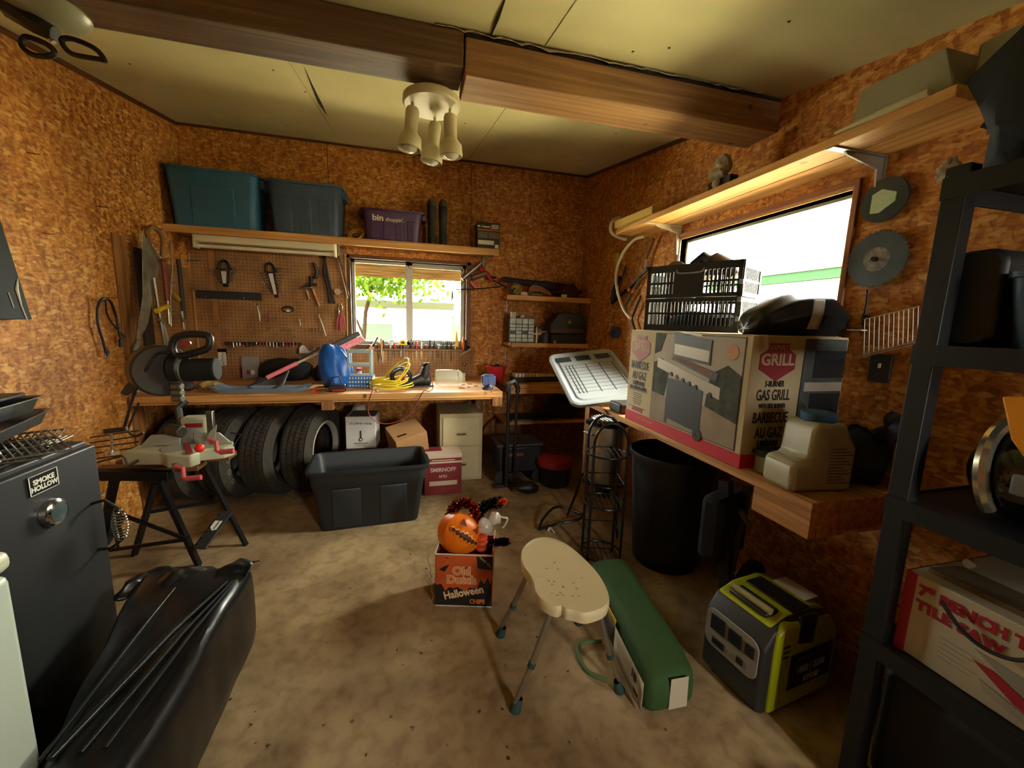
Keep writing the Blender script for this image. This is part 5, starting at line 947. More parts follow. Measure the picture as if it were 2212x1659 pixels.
A_, B_ = Vector((1.43, 2.20)), Vector((1.655, 1.765)); dx = (B_ - A_).normalized(); ang = math.atan2(dx.y, dx.x); nrm = Vector((-dx.y, dx.x)); cc = (A_ + B_) / 2 + nrm * .13
CRL = (cc.x, cc.y, GZ1 + .003); crate('black slotted folding crate on top of the grill carton', CRL, ang)
Rc = Matrix.Translation(CRL) @ Matrix.Rotation(ang, 4, 'Z')
def inc(x, y, z): return Rc @ Vector((x, y, z))
lump('dark_contents', 'dark cloth heap filling the bottom of the folding crate', 'cloth', inc(.03, 0, .008), (.2, .10, .06), mat('dark_contents_cloth', '1b1a1e', .9, bump=.4), 3, .4, rot=ang)
t = thing('heat_gun', 'black power tool with vented brown body sticking out of the folding crate', 'power tool', inc(-.02, 0, .19), ang); MB().tube([(-.04, 0, .0), (-.03, 0, .10), (.02, 0, .19), (.09, 0, .21), (.16, 0, .17), (.2, 0, .12)], .04, mat('brown_tool', '4a3a30', .5), n=14, rs=[.03, .03, .035, .045, .045, .03]).build('body', t); MB().tube([(-.03, -.01, .19), (.03, -.02, .235), (.07, -.02, .2)], .03, BLK).build('grip', t)
t = thing('glass_ashtray', 'upright round brown glass dish leaning at the crate corner', 'dish', inc(-.16, 0, .30), ang + .3); MB().lathe([(.001, 0), (.05, .0), (.062, .012), (.06, .02), (.045, .008), (.001, .006)], mat('amber_glass', '7a5c3c', .15, trans=.4), Matrix.Translation((0, 0, .055)) @ Matrix.Rotation(PI / 2, 4, 'X'), n=32).build('dish', t); MB().bx(-.03, .03, -.02, .02, -.1, .0, BLK).build('stand', t)
# black plastic wrapped bundle
WR = mat('black_wrap_film', '1b1f22', .33, bump=.15, bscale=14); cB = Vector((1.70, 1.47, GZ1 + .002))
t = thing('wrapped_bundle', 'black plastic wrapped bundle with a white label on the grill carton', 'bundle', cB, -.12); b = MB(); R = []
for i, (x, ry, rz) in enumerate(((-.235, .03, .05), (-.225, .075, .095), (-.18, .092, .13), (-.09, .10, .185), (.0, .10, .20), (.10, .098, .195), (.18, .09, .175), (.215, .075, .125), (.235, .03, .11))):
    R.append([(x + .006 * math.sin(5 * a + i), ry * math.cos(a) * (1 + .05 * math.sin(7 * a + i)), max(0, rz * (.5 + .5 * math.sin(a) * (1 + .03 * math.sin(9 * a + i))))) for a in [2 * PI * k / 36 for k in range(36)]])
b.loft(R, WR); b.jitter(.008, 22); b.build('wrap', t, sub=1); b = MB(); b.grid(lambda u, v: (-.03 + .055 * u + .05 * v, -.112 + .035 * v * v, .03 + .13 * v), 3, 8, mat('label_white', 'a9a59a', .6)); b.build('label', t, solid=.002)
MB().prism([(.17, .13), (.25, .165), (.26, .16), (.21, .10)], -.01, .0, WR, Matrix.Rotation(PI / 2, 4, 'X')).build('loose_corner', t); MB().tube([(.06, -.104, .06), (.065, -.103, .075), (.055, -.105, .085)], .003, INK).tube([(.065, -.103, .075), (.078, -.102, .085)], .003, INK).build('label_mark', t)
tag(MB().prism([(0, 0), (.12, .0), (.09, .03), (.06, .075), (.04, .04)], 0, .003, PAPER, frame((1.70, 1.68, GZ1 + .003), (.3, -.9, .0), (-.8, -.2, .4))).build('paper_fold'), 'folded white paper between crate and wrapped bundle', 'paper')
# jug of granules
t = thing('plastic_jug', 'translucent white handled jug with blue lid on the bench end', 'jug', (1.515, 1.165, .9), -.12); JP = mat('translucent_jug', 'a7a48e', .42, var=.06, scale=12)
prof = [(-.125, 0), (.125, 0), (.13, .02), (.13, .17), (.10, .215), (.075, .265), (-.045, .265), (-.06, .235), (-.065, .15), (-.07, .125), (-.12, .115), (-.13, .10), (-.13, .02)]
MB().prism(prof, -.075, .075, JP, Matrix.Rotation(PI / 2, 4, 'X')).build('body', t, bevel=.018, seg=3); MB().lathe([(.058, .258), (.06, .262), (.06, .292), (.056, .296), (.001, .298)], mat('lid_blue', '33587c', .5), Matrix.Translation((.018, 0, 0)), n=32).build('lid', t)
b = MB()
for k in range(12): b.bx(.015, .118 - .02 * (k % 3), -.0768, -.0755, .035 + k * .012, .039 + k * .012, mat('label_print', '6d5a4a', .7))
b.build('printed_label', t); MB().lathe([(.001, 0), (.034, .0), (.04, -.004)], JP, frame((-.015, -.0765, .17), (1, 0, 0), (0, -1, 0)) @ Matrix.Diagonal((1, 1.7, 1, 1)), n=24).build('grip_recess', t)
t = thing('glass_jar', 'small jar with pale green content and dark lid left of the jug', 'jar', (1.47, 1.31, .9)); MB().cyl((0, 0, 0), (0, 0, .075), .038, mat('pale_green_glass', '8f9a78', .3), n=24).build('jar', t, bevel=.006); MB().cyl((0, 0, .075), (0, 0, .10), .042, mat('dark_green_lid', '1d2a26', .5), n=24).build('lid', t, bevel=.003)
lump('dark_duffel', 'black padded bag behind the white jug at the right wall', 'bag', (1.80, 1.18, .9), (.12, .10, .13), CL, 12, .3, rot=.2)
lump('rubber_gloves', 'dark crumpled gloves on the black bag beside the wall', 'glove', (1.83, 1.08, 1.09), (.07, .06, .05), mat('dark_glove', '23272a', .6), 15, .7)
tag(MB().bx(1.40, 1.56, 2.40, 2.56, .902, .972, mat('dark_case', '26221f', .5)).build('small_case', bevel=.012), 'small dark case on the bench below the grey tote lid', 'case')
# grey tote lid leaning on the bench
LG = mat('grey_lid_plastic', '8b9194', .38, bump=.03, bscale=200); LDK = mat('lid_groove', '2e3235', .6)
c00, c10 = px(1238, 878, y=2.66), px(1400, 858, y=2.60)
c01 = min((px(1183, 768, y=2.0 + k * .01) for k in range(150)), key=lambda p: abs((p - c00).dot(c10 - c00)))
t = thing('tote_lid', 'large grey plastic tote lid leaning beside the grill carton', 'lid', c00)
Xd = (c10 - c00); Yd = (c01 - c00); n_ = Xd.cross(Yd).normalized(); Wl, Hl = Xd.length, Yd.length; LM = Matrix.Translation(c00) @ frame((0, 0, 0), Xd, n_); LMi = wm(t).inverted() @ LM
outl = [(x + Wl / 2, y + Hl / 2 - .0) for x, y in rrect(Wl, Hl, .07, 6)]
def scl(P, k): return [((x - Wl / 2) * (1 - 2 * k / Wl) + Wl / 2, (y - Hl / 2) * (1 - 2 * k / Hl) + Hl / 2) for x, y in P]
b = MB(); b.loft([[LMi @ Vector((x, y, z)) for x, y in scl(outl, k)] for k, z in ((0, -.02), (0, .004), (.012, .010), (.03, .006), (.045, -.004), (.055, -.004), (.065, .004), (.30 * Hl, .004))], LG, (False, True)); b.build('panel', t, ang=30, solid=.003)
b = MB()
for k in range(1, 7):
    x = Wl * (.12 + (.05 * k if k < 3 else .05 * 3 + .20 * (k - 3))); b.bx(x - .004, x + .004, Hl * .18, Hl * .72, .004, .0065, LDK, LMi)
for k in range(9): y = Hl * (.2 + .065 * k); b.bx(Wl * .13, Wl * .9, y - .0015, y + .0015, .004, .0062, LDK, LMi)
b.build('grooves', t); b = MB()
for k in range(3): b.bx(Wl * (.08 + .3 * k), Wl * (.30 + .3 * k), Hl * .80, Hl * .90, .004, .0075, LDK, LMi)
b.build('handle_recess', t)
# ------------------------------------------------------------------ high shelf on the right wall
t = thing('window_shelf', 'long pale wooden shelf above the wide window', 'shelf', (1.8, 2.0, 2.25)); SY = wood_mat('pale_shelf_pine', ('b98545', 'd3a05c', 'e2b874'), 'Y'); SX = 1.65
for xa, xb in ((SX + .002, 1.79), (1.797, XR - .002)): MB().bx(xa, xb, .98, 3.10, 2.235, 2.272, SY).build('plank', t, world=True, bevel=.003)
for y in (2.66, 1.36): 
    m_ = WHT if y > 2 else BRK
    b = MB(); b.bar((XR - .004, y, 2.23), (SX - .005, y, 2.23), .03, .005, m_).bar((XR - .004, y, 2.233), (XR - .004, y, 1.98), .03, .005, m_, (1, 0, 0)); b.prism([(0, 0), (-.22, 0), (-.2, -.015), (-.03, -.05), (-.015, -.2), (0, -.2)], -.004, .004, m_, Matrix(((1, 0, 0, XR - .006), (0, 0, -1, y), (0, 1, 0, 2.23), (0, 0, 0, 1)))); b.build('bracket', t, world=True)
# flat parcel of yellow foam board and white tube
tag(MB().bx(-.11, .09, -.24, .24, 0, .055, mat('yellow_foam', 'c9b060', .8, bump=.2), Matrix.Translation((1.74, 2.83, 2.274)) @ Matrix.Rotation(.06, 4, 'Z')).build('foam_block', bevel=.004), 'yellow foam block at the far end of the window shelf', 'foam')
Wt = mat('white_hose', 'c9c4b4', .45)
P = [px(u, v, y=3.12) for u, v in ((1340, 470), (1322, 480), (1320, 500), (1335, 512), (1352, 516))]; P2 = [px(u, v, x=1.80) for u, v in ((1392, 510), (1368, 520), (1345, 548), (1331, 590), (1334, 630), (1347, 668), (1362, 688))]
tag(MB().tube(smooth_path([Vector((1.72, 3.16, 2.285))] + P + [Vector((1.74, 3.14, 2.215))], 5), .013, Wt).build('white_hose'), 'short white hose curled round the end of the window shelf', 'hose')
tag(MB().tube(smooth_path(P2, 5), .012, Wt, n=10).build('curved_tube'), 'long white curved tube hanging below the window shelf end', 'tube')
# broken white figurine
t = thing('torn_paper_figure', 'crumpled white and dark object standing on the window shelf', 'ornament', (1.76, 2.08, 2.272)); TW = mat('dirty_white', 'a8a294', .8, var=.5, scale=30); b = MB(); b.sph((0, 0, .16), .05, TW, (1, 1, .9)).sph((0, .03, .11), .045, TW, (1, 1.3, .8)).jitter(.02, 22).build('torn_top', t); MB().bx(-.03, .03, -.09, .07, 0, .075, mat('dark_scrap', '2c2622', .8)).jitter(.012, 20).build('dark_base', t); MB().sph((-.035, 0, .05), .022, TW, (1, 1.2, 1.4)).jitter(.008, 40).build('tassel', t)
# white angular box
WB = mat('offwhite_metal', '8f8c78', .5); t = thing('vent_housing', 'off white angular metal housing on the near end of the window shelf', 'box', (1.66, 1.30, 2.273), 0)
a0, a1 = Vector((1.66, 1.34, 0)), Vector((1.66, 1.02, 0)); b = MB()
b.prism([(-.02, 0), (.30, 0), (.30, .02), (.27, .13), (.02, .13), (.0, .02)], -.0, .24, WB, Matrix(((0, 0, 1, 0), (-1, 0, 0, 0), (0, 1, 0, 0), (0, 0, 0, 1)))); b.build('housing', t, bevel=.004)
MB().tube([(-.012, .05, .008), (-.012, -.12, .008), (-.012, -.25, .008)], .012, CREAM, rs=[.006, .012, .012]).build('tube_edge', t); MB().bx(.05, .2, -.55, -.32, .0, .12, WB).build('rear_block', t, bevel=.01)
# saw blades, pouch, wall bits on the right wall near the rack
def blade(label, u, v, R_, teeth, m, off):
    c = px(u, v, x=XR - off); t = thing('cutting_disc', label, 'saw blade', c, (0, -PI / 2, 0), 'saw blades on the right wall'); P = []
    for k in range(teeth):
        a = 2 * PI * k / teeth; P += [(R_ * math.cos(a), R_ * math.sin(a)), (R_ * .93 * math.cos(a + .6 * 2 * PI / teeth), R_ * .93 * math.sin(a + .6 * 2 * PI / teeth))]
    MB().prism(P, -.0015, .0015, m).build('disc', t); MB().cyl((0, 0, .0015), (0, 0, .0022), R_ * .42, mat('worn_print', '6f6a62', .5, var=.6, scale=40), n=36).build('worn_label', t); MB().cyl((0, 0, .002), (0, 0, .02), .010, BLKM, n=8).build('arbor_hook', t); return t
SBM = mat('saw_steel', '4b5356', .38, .7, var=.15, scale=12)
blade('large toothed saw blade hanging right of the wide window', 1893, 560, .118, 40, SBM, .03)
t = thing('grinding_disc_cover', 'round dark blade in a pouch with a pale green label above the toothed blade', 'saw blade', px(1910, 432, x=XR - .025), (0, -PI / 2, 0)); MB().cyl((0, 0, -.004), (0, 0, .004), .088, mat('dark_disc', '2c3437', .4, .3), n=48).build('disc', t); MB().prism([(-.045, -.045), (-.045, .03), (-.01, .045), (.045, .02), (.045, -.015), (-.01, -.05)], .004, .007, mat('pale_green_label', 'a9c4a6', .6, var=.15, scale=40, stretch=(6, 1, 1)), Matrix.Rotation(-PI / 2, 4, 'Z')).build('label', t, bevel=.002)
tag(MB().tube([px(u, v, x=XR - .02) for u, v in ((1874, 625), (1872, 655), (1866, 690), (1863, 700), (1868, 706))], .0045, BLKM).tube([px(u, v, x=XR - .02) for u, v in ((1864, 680), (1882, 686))], .004, BLKM).build('hanging_string'), 'dark cord hanging below the large saw blade', 'cord')
t = thing('wire_basket', 'white wire basket fixed to the right wall beside the black rack', 'wire basket', px(1915, 720, x=XR - .03)); WR_ = mat('white_wire', 'b7a896', .4); q = lambda u, v: px(u, v, x=XR - .03) - Vector(t.location)
b = MB(); [b.tube([q(1868 + 10.5 * k, 690 - 2.4 * k), q(1866 + 10.5 * k, 768 - 3.2 * k)], .0018, WR_, n=5) for k in range(12)]; b.tube([q(1866, 690), q(1985, 662)], .0026, WR_, n=5).tube([q(1866, 770), q(1990, 740)], .0026, WR_, n=5).tube([q(1868, 765), q(1990, 734)], .0022, WR_, n=5).build('wires', t)
pw = px(1900, 795, x=XR - .012); tag(MB().bx(XR - .014, XR - .002, pw.y - .04, pw.y + .04, pw.z - .06, pw.z + .06, mat('dark_wall_plate', '2a2624', .5)).bx(XR - .018, XR - .014, pw.y - .006, pw.y + .006, pw.z - .0, pw.z + .02, WHT).build('switch_plate', bevel=.003), 'dark square plate on the right wall under the wire basket', 'switch plate')
tag(MB().bx(XR - .06, XR - .004, 1.3, 1.36, 1.51, 1.515, WHT).build('wall_ledge'), 'tiny white ledge on the wall above the wire basket', 'ledge')
# garden hand tools hanging on the right wall near the corner
def rwp(u, v, off=.04): return px(u, v, x=XR - off)
def rtool(name, label, cat, parts):
    c = rwp(*parts[0][1][0]); t = thing(name, label, cat, c, 0)
    for nm, pts, r_, m in parts: MB().tube([rwp(u, v) - c for u, v in pts], r_, m, n=8).build(nm, t)
    return t
GRP = mat('olive_grip', '4a4a3a', .6)
rtool('garden_shears', 'black handled shears with an orange band hanging on the right wall', 'shears', [('grip', [(1400, 580), (1378, 600), (1362, 622)], .014, BLK), ('band', [(1362, 622), (1358, 628)], .015, ORNG), ('blade', [(1352, 628), (1336, 640), (1322, 655)], .016, BLKM)])
rtool('lopper_arm', 'olive handled tool with an orange ring hanging by the folding crate', 'tool', [('grip', [(1366, 632), (1350, 660)], .012, GRP), ('ring', [(1370, 626), (1366, 632)], .013, ORNG), ('shaft', [(1382, 600), (1370, 626)], .010, mat('grey_shaft', '5a5248', .5))])
rtool('hand_rake', 'dark bundle of tools hanging behind the white curved tube', 'tool', [('handle', [(1340, 600), (1328, 620), (1322, 650)], .022, BLKM), ('grip', [(1345, 598), (1352, 575)], .010, mat('dull_brown_grip', '3a2a1e', .7))])
rtool('twine_hank', 'yellow cord hank on the right wall near the corner', 'cord', [('hank', [(1335, 545), (1331, 560), (1332, 580)], .03, mat('yellow_hank', 'a88a20', .7))])
rtool('wooden_stake', 'long thin brown stick leaning in the corner of the window shelf', 'stick', [('stick', [(1412, 515), (1388, 580)], .012, mat('brown_stick', '6b4a30', .7)), ('pale_tip', [(1396, 560), (1392, 590)], .010, mat('pale_tip', 'a8998a', .6))])
t = thing('tape_roll', 'purple blue tape roll hanging on the right wall near the corner shelves', 'tape', rwp(1328, 718), (0, PI / 2, 0)); MB().lathe([(.03, -.02), (.058, -.02), (.058, .02), (.03, .02), (.03, -.02)], mat('blue_tape', '3c4478', .4), n=28).build('roll', t)
t = thing('extension_reel', 'black cord looped under the folding crate side', 'cord', rwp(1375, 680)); MB().tube(smooth_path([rwp(1384, 640) - Vector(t.location), rwp(1372, 670) - Vector(t.location), rwp(1365, 690) - Vector(t.location), rwp(1372, 712) - Vector(t.location)], 4), .010, BLKM).build('loop', t)
# ------------------------------------------------------------------ near black steel rack on the right
RX0, RX1, RY0, RY1 = 1.36, 1.92, -.15, .80
BR = mat('rack_black', '0f1214', .5, .1); t = thing('storage_rack', 'tall black steel shelving rack at the right edge', 'rack', ((RX0 + RX1) / 2, (RY0 + RY1) / 2, 0))
for x in (RX0, RX1 - .04):
    for y in (RY0, RY1 - .05): MB().bx(x, x + .045, y, y + .05, 0, 1.93, BR).build('post', t, world=True, bevel=.003)
for z in (.58, 1.03, 1.47, 1.90):
    MB().bx(RX0 + .01, RX1 - .01, RY0 + .01, RY1 - .01, z - .006, z, BR).bx(RX0 - .004, RX0 + .002, RY0, RY1, z - .05, z + .004, BR).bx(RX0, RX1, RY1 - .004, RY1 + .002, z - .05, z + .004, BR).build('shelf', t, world=True)
MB().cyl((RX0 - .006, .60, .94), (RX0 - .014, .60, .94), .011, STEEL, n=14).build('bolt', t, world=True)
RKz = {1: .581, 2: 1.031, 3: 1.471, 4: 1.901}
# tile saw carton on the lowest visible shelf
t = thing('tile_saw_carton', 'white and red bench tile saw carton on the black rack lower shelf', 'box', (1.40, .38, RKz[1]), 0); LT = mat('carton_white', 'b3ad98', .7); LR = mat('carton_crimson', '9c1c2e', .6)
MB().bx(.0, .42, -.36, .36, 0, .245, LT).build('carton', t, bevel=.003); TF = lambda y, z, off=.0015: frame((-off, y, z), (0, -1, 0), (-1, 0, 0))
MB().bx(-.0015, .0, .336, .361, .0, .246, LR).build('red_end', t); MB().bx(.0, .42, .36, .3615, 0, .245, LR).build('red_end', t)
text_mesh('7" BENCH TOP', .040, LR, TF(.328, .205), 'lettering', t, bold=.0022, align='LEFT', spacing=1.0); text_mesh('TILE SAW', .038, LR, TF(.328, .160), 'lettering', t, bold=.0022, align='LEFT', spacing=1.1)
def fl2(name, polys):
    b = MB()
    for k, (P, m) in enumerate(polys): b.prism(P, 0, .001 + .0004 * k, m, TF(.32, 0))
    return b.build(name, t)
fl2('saw_print', [([(.12, .13), (.46, .11), (.5, .06), (.33, .04), (.2, .085)], mat('print_grey', '8b8b84', .5)), ([(.12, .10), (.16, .10), (.36, .01), (.33, -.0), (.27, .012), (.25, .035), (.2, .05)], LR), ([(.14, .06), (.26, .03), (.24, .015), (.15, .035)], mat('print_pale', '9a978c', .6)), ([(.37, .10), (.5, .10), (.5, .06), (.4, .06)], mat('print_dark', '3b3f42', .5))])
b = MB(); [b.prism(rect(.01, .09 - .012 * (k % 3), .105 - .014 * k, .107 - .014 * k), 0, .0012, mat('print_pale', '9a978c', .6), TF(.275, 0)) for k in range(5)]; b.build('small_print', t); MB().bx(.02, .2, .0, .34, .245, .262, mat('open_flap', '6f5f44', .8), Matrix.Rotation(.1, 4, 'Y')).build('flap', t)
tag(MB().tube(smooth_path([(1.382, .65, .795), (1.372, .60, .755), (1.37, .55, .74), (1.372, .50, .755), (1.38, .46, .80)], 5), .005, BLK).build('black_cable'), 'black cable looping in front of the tile saw carton', 'cable')
# middle shelf: helmet like shop vac, dark stuff
t = thing('motorbike_helmet', 'shiny black domed machine with a chrome band on the rack middle shelf', 'helmet', (1.52, .58, RKz[2])); GB = mat('gloss_black', '0c0d0f', .12, coat=.5); b = MB(); b.sph((0, 0, .126), .13, GB, (1, 1, .95), n=32); b.build('shell', t)
MB().tube([Vector((.132 * math.cos(a), .05 + .02 * math.sin(a), .12 + .132 * math.sin(a))) for a in [PI * (.55 + .06 * k) for k in range(12)]], .016, mat('chrome_band', 'b5b09a', .2, .9)).build('band', t); MB().bx(-.135, -.10, -.05, .0, .10, .15, GREY).build('vent', t, bevel=.006)
lump('dark_toolbag', 'dark bag filling the back of the rack middle shelf', 'bag', (1.76, .66, RKz[2]), (.10, .10, .08), CL, 22, .3)
lump('dark_shoulder_bag', 'large dark bag at the near end of the rack middle shelf', 'bag', (1.66, .13, RKz[2]), (.2, .12, .18), CL, 27, .3)
tag(MB().prism([(0, 0), (.10, .02), (.12, -.05), (.06, -.13), (.03, -.09)], 0, .02, mat('amber_bag', 'd9921a', .5), frame(px(2172, 858, x=1.30), (.1, -1, 0), (-1, -.1, .1))).build('snack_bag', bevel=.004), 'bright amber plastic bag corner at the right edge of the rack', 'bag')
# upper shelf: black rounded case, blue tub, straps
t = thing('speaker_case', 'rounded black hard case standing on the rack upper shelf', 'case', (1.50, .735, RKz[3]), 0); MB().prism([(x, y + .125) for x, y in rrect(.115, .25, .04, 6)], -.08, .10, mat('case_black', '15191b', .5), Matrix(((0, 0, 1, 0), (1, 0, 0, 0), (0, 1, 0, 0), (0, 0, 0, 1)))).build('case', t, bevel=.012)
MB().tube([(-.085, .085, .03), (-.088, .085, .07)], .004, STEEL).build('latch', t)
t = thing('blue_tub', 'blue plastic tub at the right edge of the rack upper shelf', 'tub', (1.55, .545, RKz[3])); b = MB(); b.loft([[(x * f, y * f, z) for x, y in rrect(.30, .24, .03)] for f, z in ((.86, 0), (1, .17), (1.04, .172), (1.04, .185), (.96, .185))], mat('tub_blue', '2a4a72', .5), (True, True)); b.build('tub', t)
# top shelf: dark coats and red cap
lump('black_coat', 'heap of black coats piled on top of the black rack', 'coat', (1.52, .52, RKz[4]), (.20, .27, .26), mat('black_coat_cloth', '171c1f', .9, bump=.4, bscale=20), 31, .35, 4, 30)
lump('red_jacket', 'dull red jacket crowning the pile of coats', 'jacket', (1.55, .58, RKz[4] + .36), (.17, .20, .09), mat('dull_red_cloth', '5a2128', .9, bump=.4, bscale=20), 35, .5, 4)
lump('white_tassel', 'small white frayed tassel hanging at the edge of the coat pile', 'tassel', (1.37, .80, RKz[4] + .0), (.010, .022, .03), TW, 38, .8, 8)
# ================================================================== floor objects
# shower stool
SC = mat('cream_seat', 'cfc29a', .5, bump=.03, bscale=150); ALU = mat('aluminium_leg', 'a39c8c', .32, .85); TL = mat('teal_tip', '25423f', .6)
t = thing('shower_stool', 'cream kidney shaped shower stool on four aluminium legs', 'stool', (.625, 1.475, 0)); o0 = Vector(t.location); SH = .45
out = [(1128, 1190), (1125, 1225), (1135, 1262), (1155, 1285), (1162, 1310), (1180, 1330), (1205, 1315), (1212, 1316)]
S = [(1130, 1180), (1150, 1163), (1180, 1158), (1210, 1166), (1240, 1185), (1270, 1212), (1295, 1240), (1312, 1270), (1317, 1295), (1308, 1312), (1285, 1322), (1262, 1326), (1240, 1320), (1222, 1316), (1213, 1308), (1206, 1312), (1190, 1308), (1170, 1296), (1156, 1278), (1152, 1258), (1143, 1240), (1130, 1222), (1125, 1200)]
P = [px(u, v, z=SH) - o0 for u, v in S]; P = smooth_path(P, 3, closed=True); c0 = sum(P, Vector()) / len(P)
def ring(k, dz): return [c0 + (p - c0) * (1 - k) + Vector((0, 0, dz)) for p in P]
b = MB(); b.loft([ring(.10, -.05), ring(.02, -.045), ring(0, -.02), ring(.005, -.008), ring(.03, 0), ring(.12, .001), ring(.3, -.006), ring(.6, -.010), ring(.95, -.011)], SC); o = b.build('seat', t, ang=50)
b = MB(); r = rnd(3)
for k in range(26):
    d_ = (P[(k * 29) % len(P)] - c0) * r.uniform(.2, .78); b.sph(c0 + d_ + Vector((0, 0, -.0085)), .006, mat('drain_hole', '9c8d66', .7), (1, .5, .25), n=8)
b.build('drain_holes', t)
tops = [(1140, 1205), (1190, 1300), (1262, 1225), (1302, 1300)]; feet = [(1080, 1372), (1112, 1535), (1250, 1345), (1338, 1492)]
for (u, v), (fu, fv) in zip(tops, feet):
    a = px(u, v, z=SH) - o0; a = c0 + (a - c0) * .93; a.z = SH - .055; f_ = px(fu, fv, z=0) - o0; m_ = a.lerp(f_, .52)
    lg = MB().cyl(a + Vector((0, 0, .008)), m_, .0125, ALU).cyl(m_, f_ + Vector((0, 0, .035)), .010, ALU).build('leg', t)
    MB().cyl(m_ + (a - m_) * .03, m_ - (a - m_) * .06, .0155, TL).build('lock_ring', lg); d_ = (a - f_).normalized()
    MB().lathe([(.001, 0), (.022, .0), (.024, .006), (.018, .028), (.0145, .05), (.0135, .055)], TL, Matrix.Translation(f_) @ Vector((0, 0, 1)).rotation_difference(d_).to_matrix().to_4x4(), n=20).build('rubber_tip', lg)
# halloween chips box with decorations
HP_ = mat('halloween_orange_print', 'b9501c', .6, var=.25, scale=9); HK_ = mat('halloween_black_print', '17130f', .6); HT = mat('pale_letter', 'd9b990', .6); HO2 = mat('letter_orange', 'd2783c', .6)
A0, B0 = px(940, 1308, z=0), px(1062, 1312, z=0); dx = (B0 - A0); w_ = dx.length; ang = math.atan2(dx.y, dx.x); H_ = .30; D_ = .20
t = thing('halloween_chip_box', 'open orange and black halloween chip carton on the floor', 'box', (A0.x, A0.y, 0), ang); b = MB(); th = .004
b.bx(0, w_, 0, th, 0, H_, HP_).bx(0, w_, D_ - th, D_, 0, H_, HP_).bx(0, th, 0, D_, 0, H_, HP_).bx(w_ - th, w_, 0, D_, 0, H_ + .03, HP_).bx(0, w_, 0, D_, 0, .004, HP_); b.build('carton', t)
MB().bx(0, w_, -.001, .0, H_ - .006, H_ + .002, PAPER).bx(w_ - .001, w_ + .002, -.001, D_, H_ + .02, H_ + .032, PAPER).bx(-.001, .004, 0, D_, H_ - .004, H_ + .002, PAPER).bx(0, w_, -.001, 0, 0, .006, PAPER).build('white_edges', t)
FM = lambda x, z, off=.001: frame((x, -off, z), (1, 0, 0), (0, -1, 0))
def fl3(name, polys, off=.001):
    b = MB()
    for k, (P_, m) in enumerate(polys): b.prism(P_, 0, .0005 + .0003 * k, m, FM(0, 0, off))
    return b.build(name, t)
r = rnd(5); sk = [(0, .006), (w_, .006), (w_, .14)] + [(w_ - (k + .5) * w_ / 14, .085 + .03 * r.random() + (.03 if k < 3 or k > 11 else 0)) for k in range(14)] + [(0, .13)]
fl3('black_print', [(sk, HK_), ([(w_ * .72, H_ - .01), (w_, H_ - .01), (w_, H_ - .085), (w_ * .74, H_ - .075)], HK_), ([(.02, H_ - .09), (.05, H_ - .07), (.075, H_ - .06), (.05, H_ - .10)], HK_), ([(.1, H_ - .07), (.14, H_ - .08), (.17, H_ - .07), (.14, H_ - .095)], HK_), ([(.05, H_ - .02), (.075, H_ - .028), (.06, H_ - .02)], HK_), ([(w_ * .75, .12), (w_ * .8, .16), (w_ * .86, .13), (w_ * .92, .17), (w_ * .97, .13), (w_, .16), (w_, .1), (w_ * .75, .1)], HK_)])
for tx, z_ in (('Old', .205), ('Dutch', .155)):
    text_mesh(tx, .062, HT, FM(w_ * .46, z_, .0025), 'lettering_outline', t, bold=.0042, spacing=1.0); text_mesh(tx, .062, HO2, FM(w_ * .46, z_, .0034), 'lettering', t, bold=.0008, spacing=1.0)
text_mesh('Halloween', .062, HT, FM(w_ * .5, .082, .0026) @ Matrix.Rotation(.22, 4, 'Z'), 'lettering', t, bold=.0018, xs=.8); text_mesh('CHIPS', .034, HO2, FM(w_ * .74, .032, .0026), 'lettering', t, bold=.0016, xs=.9)
text_mesh('THANK YOU', .016, HT, FM(w_ * .86, H_ - .035, .0026) @ Matrix.Rotation(-.75, 4, 'Z'), 'small_lettering', t)
MH = Matrix.Translation((A0.x, A0.y, 0)) @ Matrix.Rotation(ang, 4, 'Z')
# light up pumpkin
PO = mat('pumpkin_orange', 'e0700f', .38, var=.12, scale=5); PD = mat('pumpkin_cut', '5e1c08', .6); PY = mat('pumpkin_cut_edge', 'e8a22c', .4)
pc = MH @ Vector((w_ * .37, .10, H_ + .062)); t = thing('plastic_pumpkin', 'orange plastic jack o lantern with jagged grin in the chip carton', 'pumpkin', pc, Euler((-.55, .62, -.1))); Rp = .122; b = MB()
n_ = 60; rings = []
for i in range(25):
    th_ = PI * i / 24; rr = max(.002, math.sin(th_)); rings.append([Vector((Rp * rr * (1 - .05 * abs(math.sin(5 * a)) ** .5 * 1.0 + .03) * math.cos(a), Rp * rr * (1 - .05 * abs(math.sin(5 * a)) ** .5 + .03) * math.sin(a), -Rp * .88 * math.cos(th_))) for a in [2 * PI * k / n_ for k in range(n_)]])
b.loft(rings, PO); b.build('shell', t)
def onp(x, z, off=0): 
    y = -math.sqrt(max(.0001, (Rp * .985 + off) ** 2 - x * x - (z / .88) ** 2)); return Vector((x, y, z))
def patch(name, outl_, m, off):
    c = Vector((sum(p[0] for p in outl_) / len(outl_), sum(p[1] for p in outl_) / len(outl_))); b = MB(); V = [b.bm.verts.new(onp(x, z, off)) for x, z in outl_]; W = [b.bm.verts.new(onp(x, z, off - .006)) for x, z in outl_]; n = len(V)
    for k in range(n): b._f([V[k], V[(k + 1) % n], W[(k + 1) % n], W[k]], m)
    b._f(V, m); return b.build(name, t)
mo = []; mi_ = []
for k in range(15): x = -.084 + .012 * k; z0_ = -.030 + 2.4 * x * x; mo.append((x, z0_ - (.008 if k % 2 else -.002))); mi_.append((x, z0_ + .024 * (1 - abs(x) / .095) + (.008 if k % 2 else -.001)))
